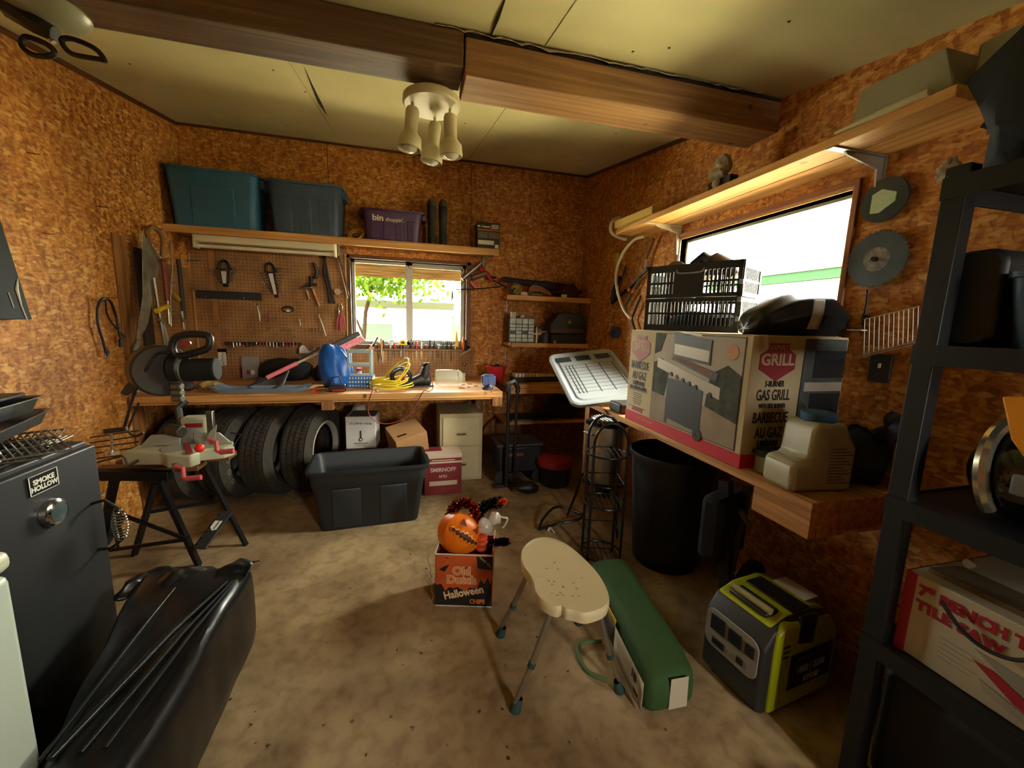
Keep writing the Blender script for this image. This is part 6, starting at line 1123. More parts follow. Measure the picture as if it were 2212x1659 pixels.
def strip(name, A, B, m, off):
    b = MB(); V = [b.bm.verts.new(onp(x, z, off)) for x, z in A]; Mi = [b.bm.verts.new(onp((p[0] + q[0]) / 2, (p[1] + q[1]) / 2, off)) for p, q in zip(A, B)]; W = [b.bm.verts.new(onp(x, z, off)) for x, z in B]
    for k in range(len(A) - 1): b._f([V[k], V[k + 1], Mi[k + 1], Mi[k]], m); b._f([Mi[k], Mi[k + 1], W[k + 1], W[k]], m)
    return b.build(name, t, solid=.002)
strip('mouth_edge', [(x * 1.05, z - .006) for x, z in mo], [(x * 1.05, z + .006) for x, z in mi_], PY, .008); strip('mouth', mo, mi_, PD, .011)
for s_ in (-1, 1): patch('eye', [(s_ * .020, .030), (s_ * .056, .026), (s_ * .045, .06)], PD, .012)
MB().tube([(0, 0, Rp * .84), (.004, 0, Rp * 1.0)], .008, PO).build('stem', t)
def tinsel(name, label, pts, r_, m, n, seed, cat='garland'):
    r = rnd(seed); b = MB(); P_ = smooth_path(pts, 10); 
    for k in range(n):
        c = P_[r.randrange(len(P_))]; d_ = Vector((r.gauss(0, 1), r.gauss(0, 1), r.gauss(0, 1))).normalized(); e_ = d_.orthogonal().normalized(); L = r_ * r.uniform(.6, 1.2); q = .005
        b.quad([c + e_ * q, c + d_ * L + e_ * q, c + d_ * L - e_ * q, c - e_ * q], m[r.randrange(len(m))])
    b.tube(P_, .003, m[0], n=5); return tag(b.build(name, fix=False), label, cat)
CU = mat('copper_foil', '7a2a18', .22, .85); CU2 = mat('bright_copper_foil', 'c8643a', .2, .9); BKF = mat('black_foil', '17181c', .2, .6); PUF = mat('purple_foil', '4a1f4a', .25, .7); WHF = mat('white_foil', 'c9c2b4', .4, .2)
g = lambda x, y, z: MH @ Vector((x, y, z))
tinsel('tinsel_garland', 'coppery red tinsel garland looped behind the plastic pumpkin', [g(.05, .13, H_ - .02), g(.045, .14, H_ + .10), g(.075, .15, H_ + .18), g(.12, .15, H_ + .215), g(.17, .15, H_ + .20), g(.20, .12, H_ + .13), g(.20, .10, H_ + .06), g(.19, .07, H_ + .0)], .031, [CU, CU, CU2], 1700, 4)
tinsel('black_tinsel', 'black tinsel cone with orange tip leaning out of the chip carton', [g(.20, .17, H_ + .10), g(.22, .17, H_ + .17), g(.27, .17, H_ + .20), g(.32, .17, H_ + .215)], .032, [BKF, BKF, mat('grey_foil', '565a5e', .25, .8)], 900, 6, 'decoration')
tinsel('orange_tinsel_tip', 'orange tinsel end at the tip of the black cone', [g(.30, .165, H_ + .205), g(.33, .165, H_ + .215), g(.35, .165, H_ + .225)], .02, [mat('orange_foil', 'd9541a', .3, .3)], 260, 7, 'decoration')
tinsel('purple_tinsel', 'purple and black foil flower hanging over the right side of the carton', [g(.275, .06, H_ - .02), g(.29, .06, H_ + .03), g(.33, .05, H_ + .045), g(.37, .05, H_ + .05)], .022, [PUF, BKF], 600, 9, 'decoration')
o = MB().sph((0, 0, 0), .045, WHF, (1, .8, 1.1), n=20).sph((.055, .01, .045), .038, WHF, (1, .8, 1), n=16).jitter(.012, 40).build('foil_ghost', ang=60); o.location = g(.245, .11, H_ + .10); o.rotation_euler = (0, 0, ang); tag(o, 'white foil ghost figure leaning at the carton right corner', 'decoration')
tag(MB().tube(smooth_path([g(.31, .13, H_ + .155), g(.35, .12, H_ + .15), g(.37, .12, H_ + .145), g(.36, .12, H_ + .11), g(.345, .12, H_ + .09)], 4), .0055, WHF).build('white_twist'), 'thin white twisted arm reaching out beyond the foil ghost', 'decoration')
t = thing('foil_pumpkin', 'small ribbed orange pumpkin in the right corner of the chip carton', 'pumpkin', g(.235, .065, H_ + .03)); b = MB(); [b.sph((0, 0, .03 - .028 * k), .034, mat('orange_fabric', 'c9451a', .6, bump=.3), (1, 1, .55), n=18) for k in range(3)]; b.build('body', t)
tag(MB().tube(squiggle((A0.x - .01, A0.y + .02, .02), (A0.x - .03, A0.y + .05, .26), .0, 8, 5, .02), .002, mat('twig', '7a6a48', .8), n=5).tube(squiggle((A0.x - .03, A0.y + .0, .005), (A0.x - .02, A0.y + .04, .12), .0, 6, 9, .02), .0018, mat('twig', '7a6a48', .8), n=5).build('dry_twig'), 'thin dry twig standing at the left of the chip carton', 'twig')
# green tent bag
GC = mat('green_canvas', '2a4a1c', .8, bump=.2, bscale=60); GW = mat('label_card', 'b3ab94', .7)
c1 = [px(1397, 1560, z=0), px(1505, 1530, z=0)]; far = [px(1262, 1262, z=0), px(1345, 1250, z=0)]; HB_ = .19
t = thing('tent_bag', 'long green canvas bag with printed side and paper tag on the floor', 'bag', (c1[0] + far[0]) / 2); o0 = Vector(t.location); b = MB(); R = []
for i in range(13):
    s_ = i / 12; L_ = c1[0].lerp(far[0], s_) - o0; Rr = c1[1].lerp(far[1], s_) - o0; q = .75 + .25 * min(1, min(s_, 1 - s_) * 6); hh = HB_ * (q ** .6) * (1 + .03 * math.sin(7 * s_)); m_ = (L_ + Rr) / 2
    L_ = m_ + (L_ - m_) * (1 + .0 * q); Z = Vector((0, 0, 1)); R.append([L_ + Z * .02, L_ + (m_ - L_) * .1, Rr + (m_ - Rr) * .1, Rr + Z * .02, Rr + Z * hh * .75, m_.lerp(Rr, .8) + Z * hh, m_.lerp(L_, .8) + Z * hh, L_ + Z * hh * .75])
b.loft(R, GC); b.build('body', t, sub=2, ang=60)
def side(s_, z_, off=.008): L_ = c1[0].lerp(far[0], s_) - o0; return L_ + Vector((-off, -off * .3, z_))
b = MB(); b.grid(lambda u, v: side(.04 + .36 * u, .015 + .125 * v, .012), 6, 3, GW); b.build('white_side_print', t, solid=.002); b = MB(); b.grid(lambda u, v: side(.40 + .34 * u, .03 + .11 * v, .012), 6, 3, mat('photo_print', '5e5a52', .6, var=.6, scale=18)); b.build('photo_side_print', t, solid=.002)
b = MB(); b.grid(lambda u, v: side(.41 + .4 * u, .135 + .025 * v, .010 - .006 * v), 6, 3, mat('yellow_print', 'c9a52a', .6)); b.build('yellow_side_print', t, solid=.002)
sd = (c1[0] - far[0]).normalized(); Mt = frame(side(.13, .095, .0145), sd, sd.cross(Vector((0, 0, 1))) * 1.0); Mt = frame(side(.14, .10, .016), sd, Vector((0, 0, 1)).cross(sd) * -1)
text_mesh('18', .05, INK, Mt, 'number', t, bold=.001); text_mesh('guns', .034, INK, frame(side(.11, .05, .016), sd, Vector((0, 0, 1)).cross(sd) * -1), 'lettering', t, bold=.0006) if False else text_mesh('uns', .03, INK, frame(side(.11, .05, .016), sd, Vector((0, 0, 1)).cross(sd) * -1), 'lettering', t, bold=.0006)
e0, e1 = c1[0] - o0, c1[1] - o0; fd = Vector((0, 0, 1)).cross((e1 - e0).normalized()) * -1
ex = (e1 - e0).normalized(); fn = ex.cross(Vector((0, 0, 1))); MB().prism([(-.04, -.07), (.045, -.075), (.04, .06), (-.04, .065)], 0, .002, GW, frame((e0 + e1) / 2 + Vector((0, 0, .095)) - fn * .004 + ex * .022, ex, fn)).build('paper_tag', t, bevel=.001)
tag(MB().tube(smooth_path([px(u, v, z=.012) for u, v in ((1300, 1385), (1262, 1388), (1248, 1400), (1255, 1430), (1275, 1455), (1310, 1470))], 5), .009, mat('green_strap', '33502a', .8)).build('carry_strap'), 'green carry strap looped on the floor left of the tent bag', 'strap')
# inverter generator
GL0 = px(1630, 1560, z=0); GR0 = px(1800, 1478, z=0); GBk = px(1512, 1452, z=0); ex = (GR0 - GL0).normalized(); ey = Vector((-ex.y, ex.x, 0))
gw, gd, gh = .44, .27, .40; t = thing('generator', 'lime green and dark grey portable generator on the floor', 'generator', GL0, math.atan2(ex.y, ex.x)); LIM = mat('lime_plastic', 'a3ad10', .42); CHG = mat('charcoal_plastic', '2a2b29', .5); PNL = mat('panel_grey', '8d8a80', .5)
# local: x along the long side, y away from the viewer, z up; control end faces -x
b = MB(); pr = [(.03, .015), (gw - .03, .015), (gw, .06), (gw - .005, .30), (gw - .07, .375), (gw - .16, .40), (.14, .40), (.05, .37), (.0, .30), (.0, .05)]
b.prism(pr, -gd, 0, CHG, Matrix.Rotation(PI / 2, 4, 'X')); b.build('core_body', t, bevel=.015, seg=3)
b = MB(); pr2 = [(.05, .025), (gw - .04, .025), (gw - .02, .06), (gw - .02, .30), (gw - .08, .372), (.10, .395), (.055, .36), (.05, .30)]
b.prism(pr2, -.02, .012, LIM, Matrix.Rotation(PI / 2, 4, 'X')); b.build('side_cover', t, bevel=.01, seg=3); b = MB(); b.prism([(x, z + .004) for x, z in [(.03, .335), (.06, .372), (.14, .40), (gw - .16, .402), (gw - .07, .378), (gw - .01, .31), (gw - .04, .29), (.06, .30)]], -gd * .98, -.02, LIM, Matrix.Rotation(PI / 2, 4, 'X')); b.build('top_cover', t, bevel=.012, seg=3)
MB().prism([(.17, .412), (.27, .412), (.27, .404), (.17, .404)], -gd * .85, -.02, BLK, Matrix.Rotation(PI / 2, 4, 'X')).prism([(.17, .30), (.26, .28), (.27, .408), (.17, .41)], .0, .016, BLK, Matrix.Rotation(PI / 2, 4, 'X')).build('black_band', t, bevel=.004)
MB().bx(.06, .14, .05, gd - .05, .385, .41, CHG).build('handle_recess', t, bevel=.01); MB().cyl((.07, .04, .425), (.07, gd - .06, .425), .014, mat('pale_grip', '8f8a58', .5)).build('handle', t)
o = MB().prism([(x, z) for x, z in rrect(.24, .17, .04)], 0, .006, PNL, frame((-.001, gd / 2, .24), (0, -1, 0), (-1, 0, 0))).build('control_panel', t, bevel=.002); 
for (y, z, w2, h2) in ((.06, .03, .07, .07), (-.02, .03, .06, .06), (-.085, .03, .04, .05), (.05, -.05, .06, .03), (-.05, -.045, .03, .03)): MB().bx(-.012, -.006, gd / 2 + y - w2 / 2, gd / 2 + y + w2 / 2, .24 + z - h2 / 2, .24 + z + h2 / 2, BLK).build('socket', o, bevel=.003)
MB().bx(.14, .40, -.0145, -.0125, .10, .255, BLK).build('badge_plate', t, bevel=.002); SD = lambda x, z: frame((x, -.0147, z), (1, 0, 0), (0, -1, 0)); LPR = mat('badge_pale', 'b3b3a2', .5)
text_mesh('1800 | 2200', .042, LPR, SD(.27, .175), 'lettering', t, bold=.0008, xs=.85); text_mesh('RYOBI', .034, LPR, SD(.28, .125), 'lettering', t, bold=.0014); text_mesh('INVERTER GENERATOR', .016, mat('badge_green', '5a6a2a', .5), SD(.27, .225), 'small_lettering', t)
b = MB(); [b.bx(.09, .125, -.0145, -.0125, .30 - .022 * k, .306 - .022 * k, BLK) for k in range(3)]; b.build('vents', t); MB().bx(.30, .39, .06, .2, .395, .4, PAPER, Matrix.Rotation(0, 4, 'X')).build('warning_sticker', t)
for x in (.06, gw - .06):
    for y in (.04, gd - .04): MB().cyl((x, y, 0), (x, y, .03), .022, RUB).build('foot', t)
MB().cyl((gw, .1, .2), (gw + .05, .1, .2), .05, LIM).build('exhaust_bump', t, bevel=.01)
# dark heap under the rack on the floor
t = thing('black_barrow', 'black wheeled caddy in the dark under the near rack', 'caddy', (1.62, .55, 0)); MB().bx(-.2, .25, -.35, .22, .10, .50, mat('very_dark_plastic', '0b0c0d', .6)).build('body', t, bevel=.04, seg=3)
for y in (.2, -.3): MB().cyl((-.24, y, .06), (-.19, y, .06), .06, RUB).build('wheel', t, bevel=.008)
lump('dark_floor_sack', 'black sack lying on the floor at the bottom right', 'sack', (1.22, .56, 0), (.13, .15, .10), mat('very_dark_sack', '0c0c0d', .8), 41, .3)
tag(MB().bx(1.24, 1.28, .10, .40, .02, .045, PINE, Matrix.Rotation(0, 4, 'Z')).build('offcut', bevel=.002), 'small pale wood offcut at the bottom right corner', 'wood')
# litter on the slab: dry leaves and wood chips
LF = mat('dry_leaf', '4a3418', .85, var=.3, scale=20); r = rnd(77); first = None
for k in range(34):
    u, v = r.uniform(480, 1300), r.uniform(1180, 1640)
    c = px(u, v, z=.0)
    if c.x > .95: continue
    if first is None: b = MB(); b.grid(lambda a, q: ((a - .5) * .034, (q - .5) * .02 * (1 - abs(2 * a - 1) ** 2 + .15), .003 + .006 * math.sin(3 * a + 2 * q)), 5, 3, LF); first = b.build('dry_leaf', solid=.0012); o = tag(first, 'small curled dry leaf lying on the concrete floor', 'leaf', 'leaf litter on the floor')
    else: o = first.copy(); COL.objects.link(o)
    o.location = (c.x, c.y, .001); o.rotation_euler = (0, 0, r.uniform(0, 6)); s_ = r.uniform(.16, .48); o.scale = (s_, s_ * r.uniform(.5, 1), s_)
# ================================================================== left side
SMK = mat('smoker_black', '17191b', .5, var=.12, scale=6)
SX1 = -1.18; t = thing('meat_smoker', 'black upright smoker cabinet against the left wall', 'smoker', (-1.45, 1.52, 0))
MB().bx(-1.72, SX1 - .03, 1.2, 1.86, .03, 1.0, SMK).build('cabinet', t, world=True, bevel=.006); d = MB().bx(SX1 - .028, SX1, 1.205, 1.855, .05, .985, SMK).build('door', t, world=True, bevel=.006)
FL_ = lambda y, z, off=.001: wm(t).inverted() @ frame((SX1 + off, y, z), (0, 1, 0), (1, 0, 0))
cN = px(92, 1040, x=SX1); MB().prism([(-.055, -.032), (.055, -.032), (.055, .032), (-.055, .032)], 0, .003, BLKM, FL_(cN.y, cN.z)).build('name_plate', t, bevel=.001)
b = MB()
for P_ in ((-.055, .055, .029, .032), (-.055, .055, -.032, -.029), (-.055, -.052, -.032, .032), (.052, .055, -.032, .032)): b.bx(P_[0] * 1.0, P_[1], P_[2] + (.0015 if P_[2] > 0 else 0), P_[3] - (.0015 if P_[3] < 0 else 0), .003, .004, PAPER, FL_(cN.y, cN.z))
b.build('plate_border', t); text_mesh('SMOKE', .023, PAPER, FL_(cN.y, cN.z + .008, .0045), 'lettering', t, bold=.0008, xs=1.1); text_mesh('HOLLOW', .023, PAPER, FL_(cN.y, cN.z - .014, .0045), 'lettering', t, bold=.0008, xs=1.0)
cD = px(108, 1107, x=SX1); MB().lathe([(.001, .026), (.036, .026), (.046, .018), (.047, .0)], CHROME, FL_(cD.y, cD.z), n=36).build('thermometer', t); MB().lathe([(.001, .0265), (.032, .0265), (.034, .0255)], mat('dial_face', '3d4a4a', .2), FL_(cD.y, cD.z, .0012), n=32).build('dial', t)
cH = px(232, 1140, x=SX1 + .07); o0 = Vector(t.location); h_ = MB(); a = Vector((SX1, 1.80, cH.z + .08)) - o0; h_.tube([a, a + Vector((.04, .0, .01)), a + Vector((.075, 0, -.02)), a + Vector((.08, 0, -.16)), a + Vector((.04, 0, -.19)), a + Vector((0, 0, -.19))], .006, BLKM); h_.build('door_handle', t)
P_ = [a + Vector((.08 + (.012 + .012 * math.sin(PI * k / 110)) * math.cos(k * .62), (.012 + .012 * math.sin(PI * k / 110)) * math.sin(k * .62), -.03 - .125 * k / 110)) for k in range(111)]; MB().tube(P_, .0028, CHROME, n=6).build('coil_grip', t)
# trays and grates lying on top
GM = mat('aged_grate', '6a6356', .45, .6, var=.4, scale=20)
def grate(label, loc, rot, tilt, n, w, d_, group='grates on the smoker'):
    t = thing('cooking_grate', label, 'grate', loc, Euler((tilt[0], tilt[1], rot)), group); b = MB()
    for k in range(n): x = -w / 2 + w * k / (n - 1); b.cyl((x, -d_ / 2, 0), (x, d_ / 2, 0), .003, GM, n=6)
    for y in (-d_ / 2, -d_ / 6, d_ / 6, d_ / 2): b.cyl((-w / 2, y, -.003), (w / 2, y, -.003), .0035, GM, n=6)
    b.build('bars', t); return t
grate('lowest wire grate lying flat on the smoker', (-1.42, 1.66, 1.012), .15, (0, 0), 22, .36, .42); grate('middle wire grate fanned out over the smoker edge', (-1.40, 1.70, 1.024), .45, (0.02, 0), 20, .34, .40); grate('topmost wire grate lying skewed on the others', (-1.36, 1.66, 1.038), .75, (0, .03), 20, .34, .38)
FO = mat('foil_pan', '8e9294', .28, .9, var=.25, scale=14)
def pan(name, label, loc, rot, w, d_, h):
    t = thing(name, label, 'pan', loc, rot, 'foil pans on the smoker'); b = MB(); b.loft([[(x * f, y * f, z) for x, y in rrect(w, d_, .04)] for f, z in ((.86, .002), (.95, h), (1.0, h + .002), (1.0, h + .006), (.94, h), (.85, .006))], FO, (True, True)); b.jitter(.004, 20); b.build('pan', t, ang=30); return t
pan('foil_pan', 'lower dented foil pan on the smoker grates', (-1.50, 1.76, 1.05), .30, .34, .44, .045); pan('foil_pan', 'upper grey foil pan stacked on the smoker', (-1.52, 1.74, 1.105), .18, .34, .42, .05)
tag(MB().bx(-.17, .17, -.22, .22, 0, .012, mat('dark_sheet', '1b1c1c', .4), Matrix.Translation((-1.56, 1.70, 1.165)) @ Matrix.Rotation(.2, 4, 'Z')).build('baking_sheet', bevel=.003), 'dark baking sheet on top of the foil pans', 'baking sheet')
lump('paper_ball', 'crumpled white paper at the front edge of the smoker top', 'paper', (-1.235, 1.475, 1.035), (.05, .05, .04), PAPER, 17, .6, 8)
# pale appliance at the bottom left edge
AP = mat('pale_enamel', 'a9b5a8', .35); t = thing('chest_appliance', 'pale green white appliance cut by the left edge of the photo', 'appliance', (-1.22, .80, 0))
MB().bx(-1.55, -.93, .55, 1.155, .02, .87, AP).build('cabinet', t, world=True, bevel=.02, seg=3); MB().bx(-1.56, -.925, .54, 1.16, .878, .93, mat('cream_lid', 'b9bda4', .4)).build('lid', t, world=True, bevel=.02, seg=3); MB().bx(-.99, -.93, 1.02, 1.10, .932, .975, CREAM).build('hinge_knob', t, world=True, bevel=.012)
# black plastic wrapped long parcel
FILM = mat('black_poly_film', '0e1012', .3, spec=.4, bump=.12, bscale=9)
t = thing('wrapped_parcel', 'large parcel wrapped in glossy black plastic sheeting on the floor', 'parcel', (-.86, 1.4, 0)); o0 = Vector(t.location)
UL = [(250, 1232), (170, 1400), (110, 1550), (80, 1659), (60, 1760)]; Z_ = [.36, .40, .43, .45, .45]
def col(s_):
    "cross section outline at s_ (0 = far end, 1 = past the frame)"
    yy = 1.86 - 1.06 * s_; xl = -1.12 + .30 * s_; xr = -.665 + .02 * s_; h = .43 - .05 * s_ + .0 * s_
    return yy, xl, xr, h
b = MB(); R = []; N = 34
for i in range(N + 1):
    s_ = i / N; yy, xl, xr, h = col(s_); q = []
    for (fx, fz) in ((0, 0), (0, .3), (0, .62), (.02, .88), (.07, .99), (.2, 1.0), (.35, .985), (.5, .98), (.65, .985), (.8, .99), (.92, .995), (.985, .94), (1, .8), (1.01, .55), (1.0, .3), (.99, 0)):
        x = xl + (xr - xl) * fx; z = h * fz
        if fz > .9: z += .012 * math.sin(16 * (x + yy * .8)) * (1 - abs(fx - .5)) + (.010 * noise.noise(Vector((x * 14, yy * 5, 0))))
        q.append(Vector((x, yy, z)) - o0)
    R.append(q)
b.loft(R, FILM, (True, True)); b.jitter(.010, 5).jitter(.004, 18); b.build('sheeting', t, sub=1, ang=60)
b = MB(); b.grid(lambda u, v: Vector((-1.10 + .43 * u, 1.90 - .16 * v + .02 * math.sin(9 * u), .385 + .05 * math.sin(PI * v) + .015 * math.sin(14 * u + 3 * v))) - o0, 40, 14, FILM); b.jitter(.03, 11).jitter(.012, 30); b.build('gathered_end', t, solid=.002, ang=60)
b = MB()
for k, (x0, x1, w2) in enumerate(((-.72, -.86, .013), (-.70, -.80, .009), (-.69, -.75, .008), (-.90, -.88, .007))): b.tube([Vector((x0, 1.72, .425)) - o0, Vector(((x0 + x1) / 2, 1.45, .425)) - o0, Vector((x1, 1.08, .408)) - o0], w2, FILM, n=10, rs=[w2 * .4, w2, w2 * .7])
b.build('fold', t)
# hanging black sheet at the left edge
HS = mat('black_blue_metal', '10181a', .65, spec=.25); t = thing('black_saw_guard', 'black tapered metal panel with scratches hanging on the left wall edge', 'panel', px(20, 600, x=XL + .05)); q = lambda u, v, off=.05: px(u, v, x=XL + off) - Vector(t.location)
b = MB(); V = [q(-60, 330), q(-2, 465), q(70, 690), q(-80, 690)]; V2 = [p - Vector((.045, 0, 0)) for p in V]; Bm = [b.bm.verts.new(p) for p in V + V2]
for f_ in ((0, 1, 2, 3), (7, 6, 5, 4), (0, 4, 5, 1), (1, 5, 6, 2), (2, 6, 7, 3), (3, 7, 4, 0)): b._f([Bm[k] for k in f_], HS)
b.build('panel', t, bevel=.003); MB().tube([q(38, 602, .052), q(36, 625, .052), (q(46, 660, .052)), q(58, 690, .052)], .004, PAPER, rs=[.002, .007, .003, .003]).tube([q(18, 632, .052), q(30, 665, .052)], .002, PAPER).build('scratch', t)
# nails in the wall
nl = None
for k, (u, v) in enumerate(((58, 329), (90, 503), (208, 445), (232, 642))):
    c = px(u, v, x=XL)
    if nl is None: nl = tag(MB().cyl((-.02, 0, 0), (.055, 0, -.004), .0022, mat('rusty_nail', '4a1c1c', .5, .4), n=6).build('wall_nail'), '', 'nail', 'bare nails in the left wall'); o = nl
    else: o = nl.copy(); COL.objects.link(o)
    o.location = c; o['label'] = ['bare rusty nail highest on the left wall', 'bare rusty nail beside the black hanging panel', 'bare nail furthest right near the top of the left wall', 'nail from which the black power cord hangs'][k]
# power cord loop
t = thing('power_lead', 'black power cord looped over a nail on the left wall', 'cord', px(232, 645, x=XL + .03)); q = lambda u, v, off=.03: px(u, v, x=XL + off) - Vector(t.location)
MB().tube(smooth_path([q(230, 765), q(222, 735), (q(212, 700)), q(211, 665), q(222, 645, .05), q(238, 650, .05), q(250, 680), q(256, 710), q(262, 735)], 5), .0075, BLK).tube(smooth_path([q(228, 648, .05), q(232, 680), q(248, 705), q(270, 728)], 5), .005, BLK).build('cable', t); MB().tube([q(228, 752), q(232, 760), q(230, 768)], .012, BLK, rs=[.008, .014, .01]).cyl(q(228, 764), q(226, 771), .002, BRK).cyl(q(235, 764), q(235, 771), .002, BRK).build('plug', t); MB().cyl(q(261, 733), q(262, 750), .012, BLK).build('socket_end', t)
# tall boards leaning behind the saws
tag(MB().bx(XL + .013, XL + .03, 3.60, 3.72, .95, 1.96, mat('dark_plank', '2c1a10', .8)).build('dark_plank', bevel=.002), 'dark plank leaning on the left wall beside the handsaw', 'plank')
# handsaw
t = thing('handsaw', 'old handsaw with wooden handle hanging blade down on the left wall', 'handsaw', px(330, 545, x=XL + .10)); q = lambda u, v, off=.10: px(u, v, x=XL + off) - Vector(t.location)
SBL = mat('worn_saw_blade', '8c8678', .4, .75, var=.35, scale=12); b = MB(); V = [q(306, 505), q(322, 520), q(346, 560), q(318, 700), q(300, 735), q(294, 732), q(308, 640)]; V2 = [p + Vector((.003, .002, 0)) for p in V]; n = len(V); A_ = [b.bm.verts.new(p) for p in V]; B_ = [b.bm.verts.new(p) for p in V2]
for k in range(n): b._f([A_[k], A_[(k + 1) % n], B_[(k + 1) % n], B_[k]], SBL)
b._f(A_, SBL); b._f(B_[::-1], SBL); b.build('blade', t)
HWD = mat('saw_handle_wood', '7e5a34', .5, var=.3, scale=14); b = MB(); b.tube(smooth_path([q(318, 500, .105), q(330, 490, .105), q(350, 510, .105), q(352, 545, .105), q(348, 560, .105), q(338, 550, .105), q(326, 525, .105)], 4, closed=True), .017, HWD, closed=True); b.build('handle', t)
b = MB(); [b.cyl(q(u, v, .09), q(u, v, .125), .0045, BRK, n=8) for u, v in ((330, 530), (337, 537), (342, 544), (347, 556))]; b.build('rivet', t)
tag(MB().bar(px(300, 735, x=XL + .03), px(290, 760, x=XL + .03), .01, .04, mat('blue_grey_strip', '6f7a80', .5)).build('blade_tip_strip'), 'blue grey strip visible below the handsaw tip', 'strip')
# clamps and levels in the corner
def lw(u, v, off=.12): return px(u, v, x=XL + off)
def stick(name, label, cat, pts, w2, m, extra=()):
    c = lw(*pts[0]); t = thing(name, label, cat, c, 0); b = MB(); b.tube([lw(*p) - c for p in pts], w2, m, n=8); b.build('bar', t)
    for nm, pp, w3, m3_ in extra: MB().tube([lw(*p) - c for p in pp], w3, m3_, n=8).build(nm, t)
stick('bar_clamp', 'steel bar clamp with yellow jaws nearest the handsaw', 'clamp', [(333, 600), (345, 680), (356, 745)], .008, STEEL, (('lower_jaw', [(338, 672), (352, 665), (362, 662)], .018, YEL), ('foot', [(344, 690), (355, 700)], .012, HK)))
stick('bar_clamp', 'red handled bar clamp hanging behind the yellow jawed clamp', 'clamp', [(352, 570), (362, 640), (366, 700)], .006, HK, (('handle', [(352, 565), (357, 600), (362, 650)], .016, mat('brick_red', '7a2a1a', .5)),))
stick('bar_clamp', 'thin bar clamp with an ochre jaw closest to the pegboard', 'clamp', [(369, 518), (372, 580), (368, 650), (370, 705)], .006, STEEL, (('jaw', [(372, 632), (386, 648)], .018, mat('ochre_jaw', '9c7418', .5)), ('fitting', [(366, 612), (378, 616)], .010, HK), ('screw_foot', [(365, 676), (377, 678)], .008, HK)))
stick('steel_rule', 'long bright steel rule hanging low behind the mitre saw', 'rule', [(352, 700), (360, 730), (366, 760), (372, 790)], .013, mat('pale_rule', 'b5b0a0', .35, .5))
stick('spirit_level', 'dark spirit level hanging at the corner', 'level', [(385, 560), (392, 620), (398, 690)], .016, mat('dark_level', '2c211a', .6), (('tip', [(390, 680), (400, 705)], .010, STEEL),))
stick('try_square', 'steel square blade hanging left of the yardstick', 'square', [(393, 672), (398, 712)], .008, mat('pale_rule', 'b5b0a0', .35, .5))
# ------------------------------------------------------------------ folding work stand
WM = mat('stand_black', '15171a', .38, .3); t = thing('folding_workbench', 'black folding work stand carrying the mitre saw', 'work stand', (-1.3, 2.72, 0)); o0 = Vector(t.location)
def wp(u, v, y): return px(u, v, y=y) - o0
FT = {'a': px(430, 1222, z=0) - o0, 'b': px(532, 1178, z=0) - o0, 'c': px(222, 1195, z=0) - o0, 'd': px(285, 1200, z=0) - o0}
TF_ = [wp(335, 1040, 2.50), wp(425, 975, 2.85), wp(250, 1040, 2.55), wp(335, 1060, 2.75)]
MB().bar(wp(345, 1040, 2.5), FT['a'], .035, .022, WM).build('leg', t); MB().bar(wp(425, 975, 2.85), FT['b'], .028, .018, WM).build('leg', t); MB().bar(wp(248, 1035, 2.56), FT['c'] + Vector((-.02, 0, 0)), .04, .022, WM).build('leg', t); MB().bar(wp(335, 1045, 2.7), px(290, 1200, z=0) - o0, .03, .02, WM).build('leg', t)
MB().bar(wp(205, 1025, 2.56), wp(368, 1027, 2.56), .05, .055, WM).build('crossbeam', t, bevel=.004)
for a_, c_ in (((225, 1098, 2.55), (405, 1165, 2.5)), ((225, 1190, 2.6), (405, 1165, 2.5)), ((312, 1108, 2.75), (480, 1080, 2.85)), ((240, 1105, 2.6), (255, 1180, 2.7))): MB().bar(wp(*a_), wp(*c_), .012, .018, WM).build('brace', t)
st = MB(); A1, B1 = wp(490, 1105, 2.80), wp(430, 1185, 2.55); st.bar(A1, B1, .075, .012, mat('step_plate', '3a3a38', .4, .3), (0, -.3, 1)); st = st.build('step_plate', t, bevel=.002); dS = (B1 - A1); ups = Vector((0, -.3, 1)).normalized(); rS = dS.normalized().cross(ups).normalized(); nS = rS.cross(dS.normalized())
if nS.y > 0: nS = -nS
MS = frame((0, 0, 0), dS, nS) if False else None
ctr = A1.lerp(B1, .40); zz = nS; xx = -dS.normalized(); LMk = Matrix((xx, zz.cross(xx), zz)).transposed().to_4x4(); LMk.translation = ctr + zz * .0075
MB().prism([(-.035, -.022), (.03, -.022), (.03, .022), (-.02, .022), (-.045, 0)], 0, .001, PAPER, LMk).build('sticker', t); text_mesh('WORKMATE', .017, INK, LMk @ Matrix.Translation((.0, -.006, .0012)), 'lettering', t, bold=.0002, xs=.7)
[MB().cyl(A1.lerp(B1, .12 + .16 * k) + zz * .0062 + (zz.cross(xx)) * .028, A1.lerp(B1, .12 + .16 * k) + zz * .0070 + (zz.cross(xx)) * .028, .008, BLKM, n=12).build('hole', t) for k in range(6)]
MB().bar(A1 + Vector((-.62, .1, -.02)), B1 + Vector((-.55, .15, .0)), .06, .01, mat('step_plate', '3a3a38', .4, .3), (0, -.3, 1)).build('step_plate', t)
JW_ = mat('jaw_board', '6f4a26', .7, var=.2, scale=10); MB().bx(-.40, .12, -.14, -.02, .60, .628, JW_).bx(-.36, .22, .02, .14, .60, .628, JW_).build('jaw_board', t, bevel=.003)
CRK = mat('coral_crank', 'b9484a', .45)
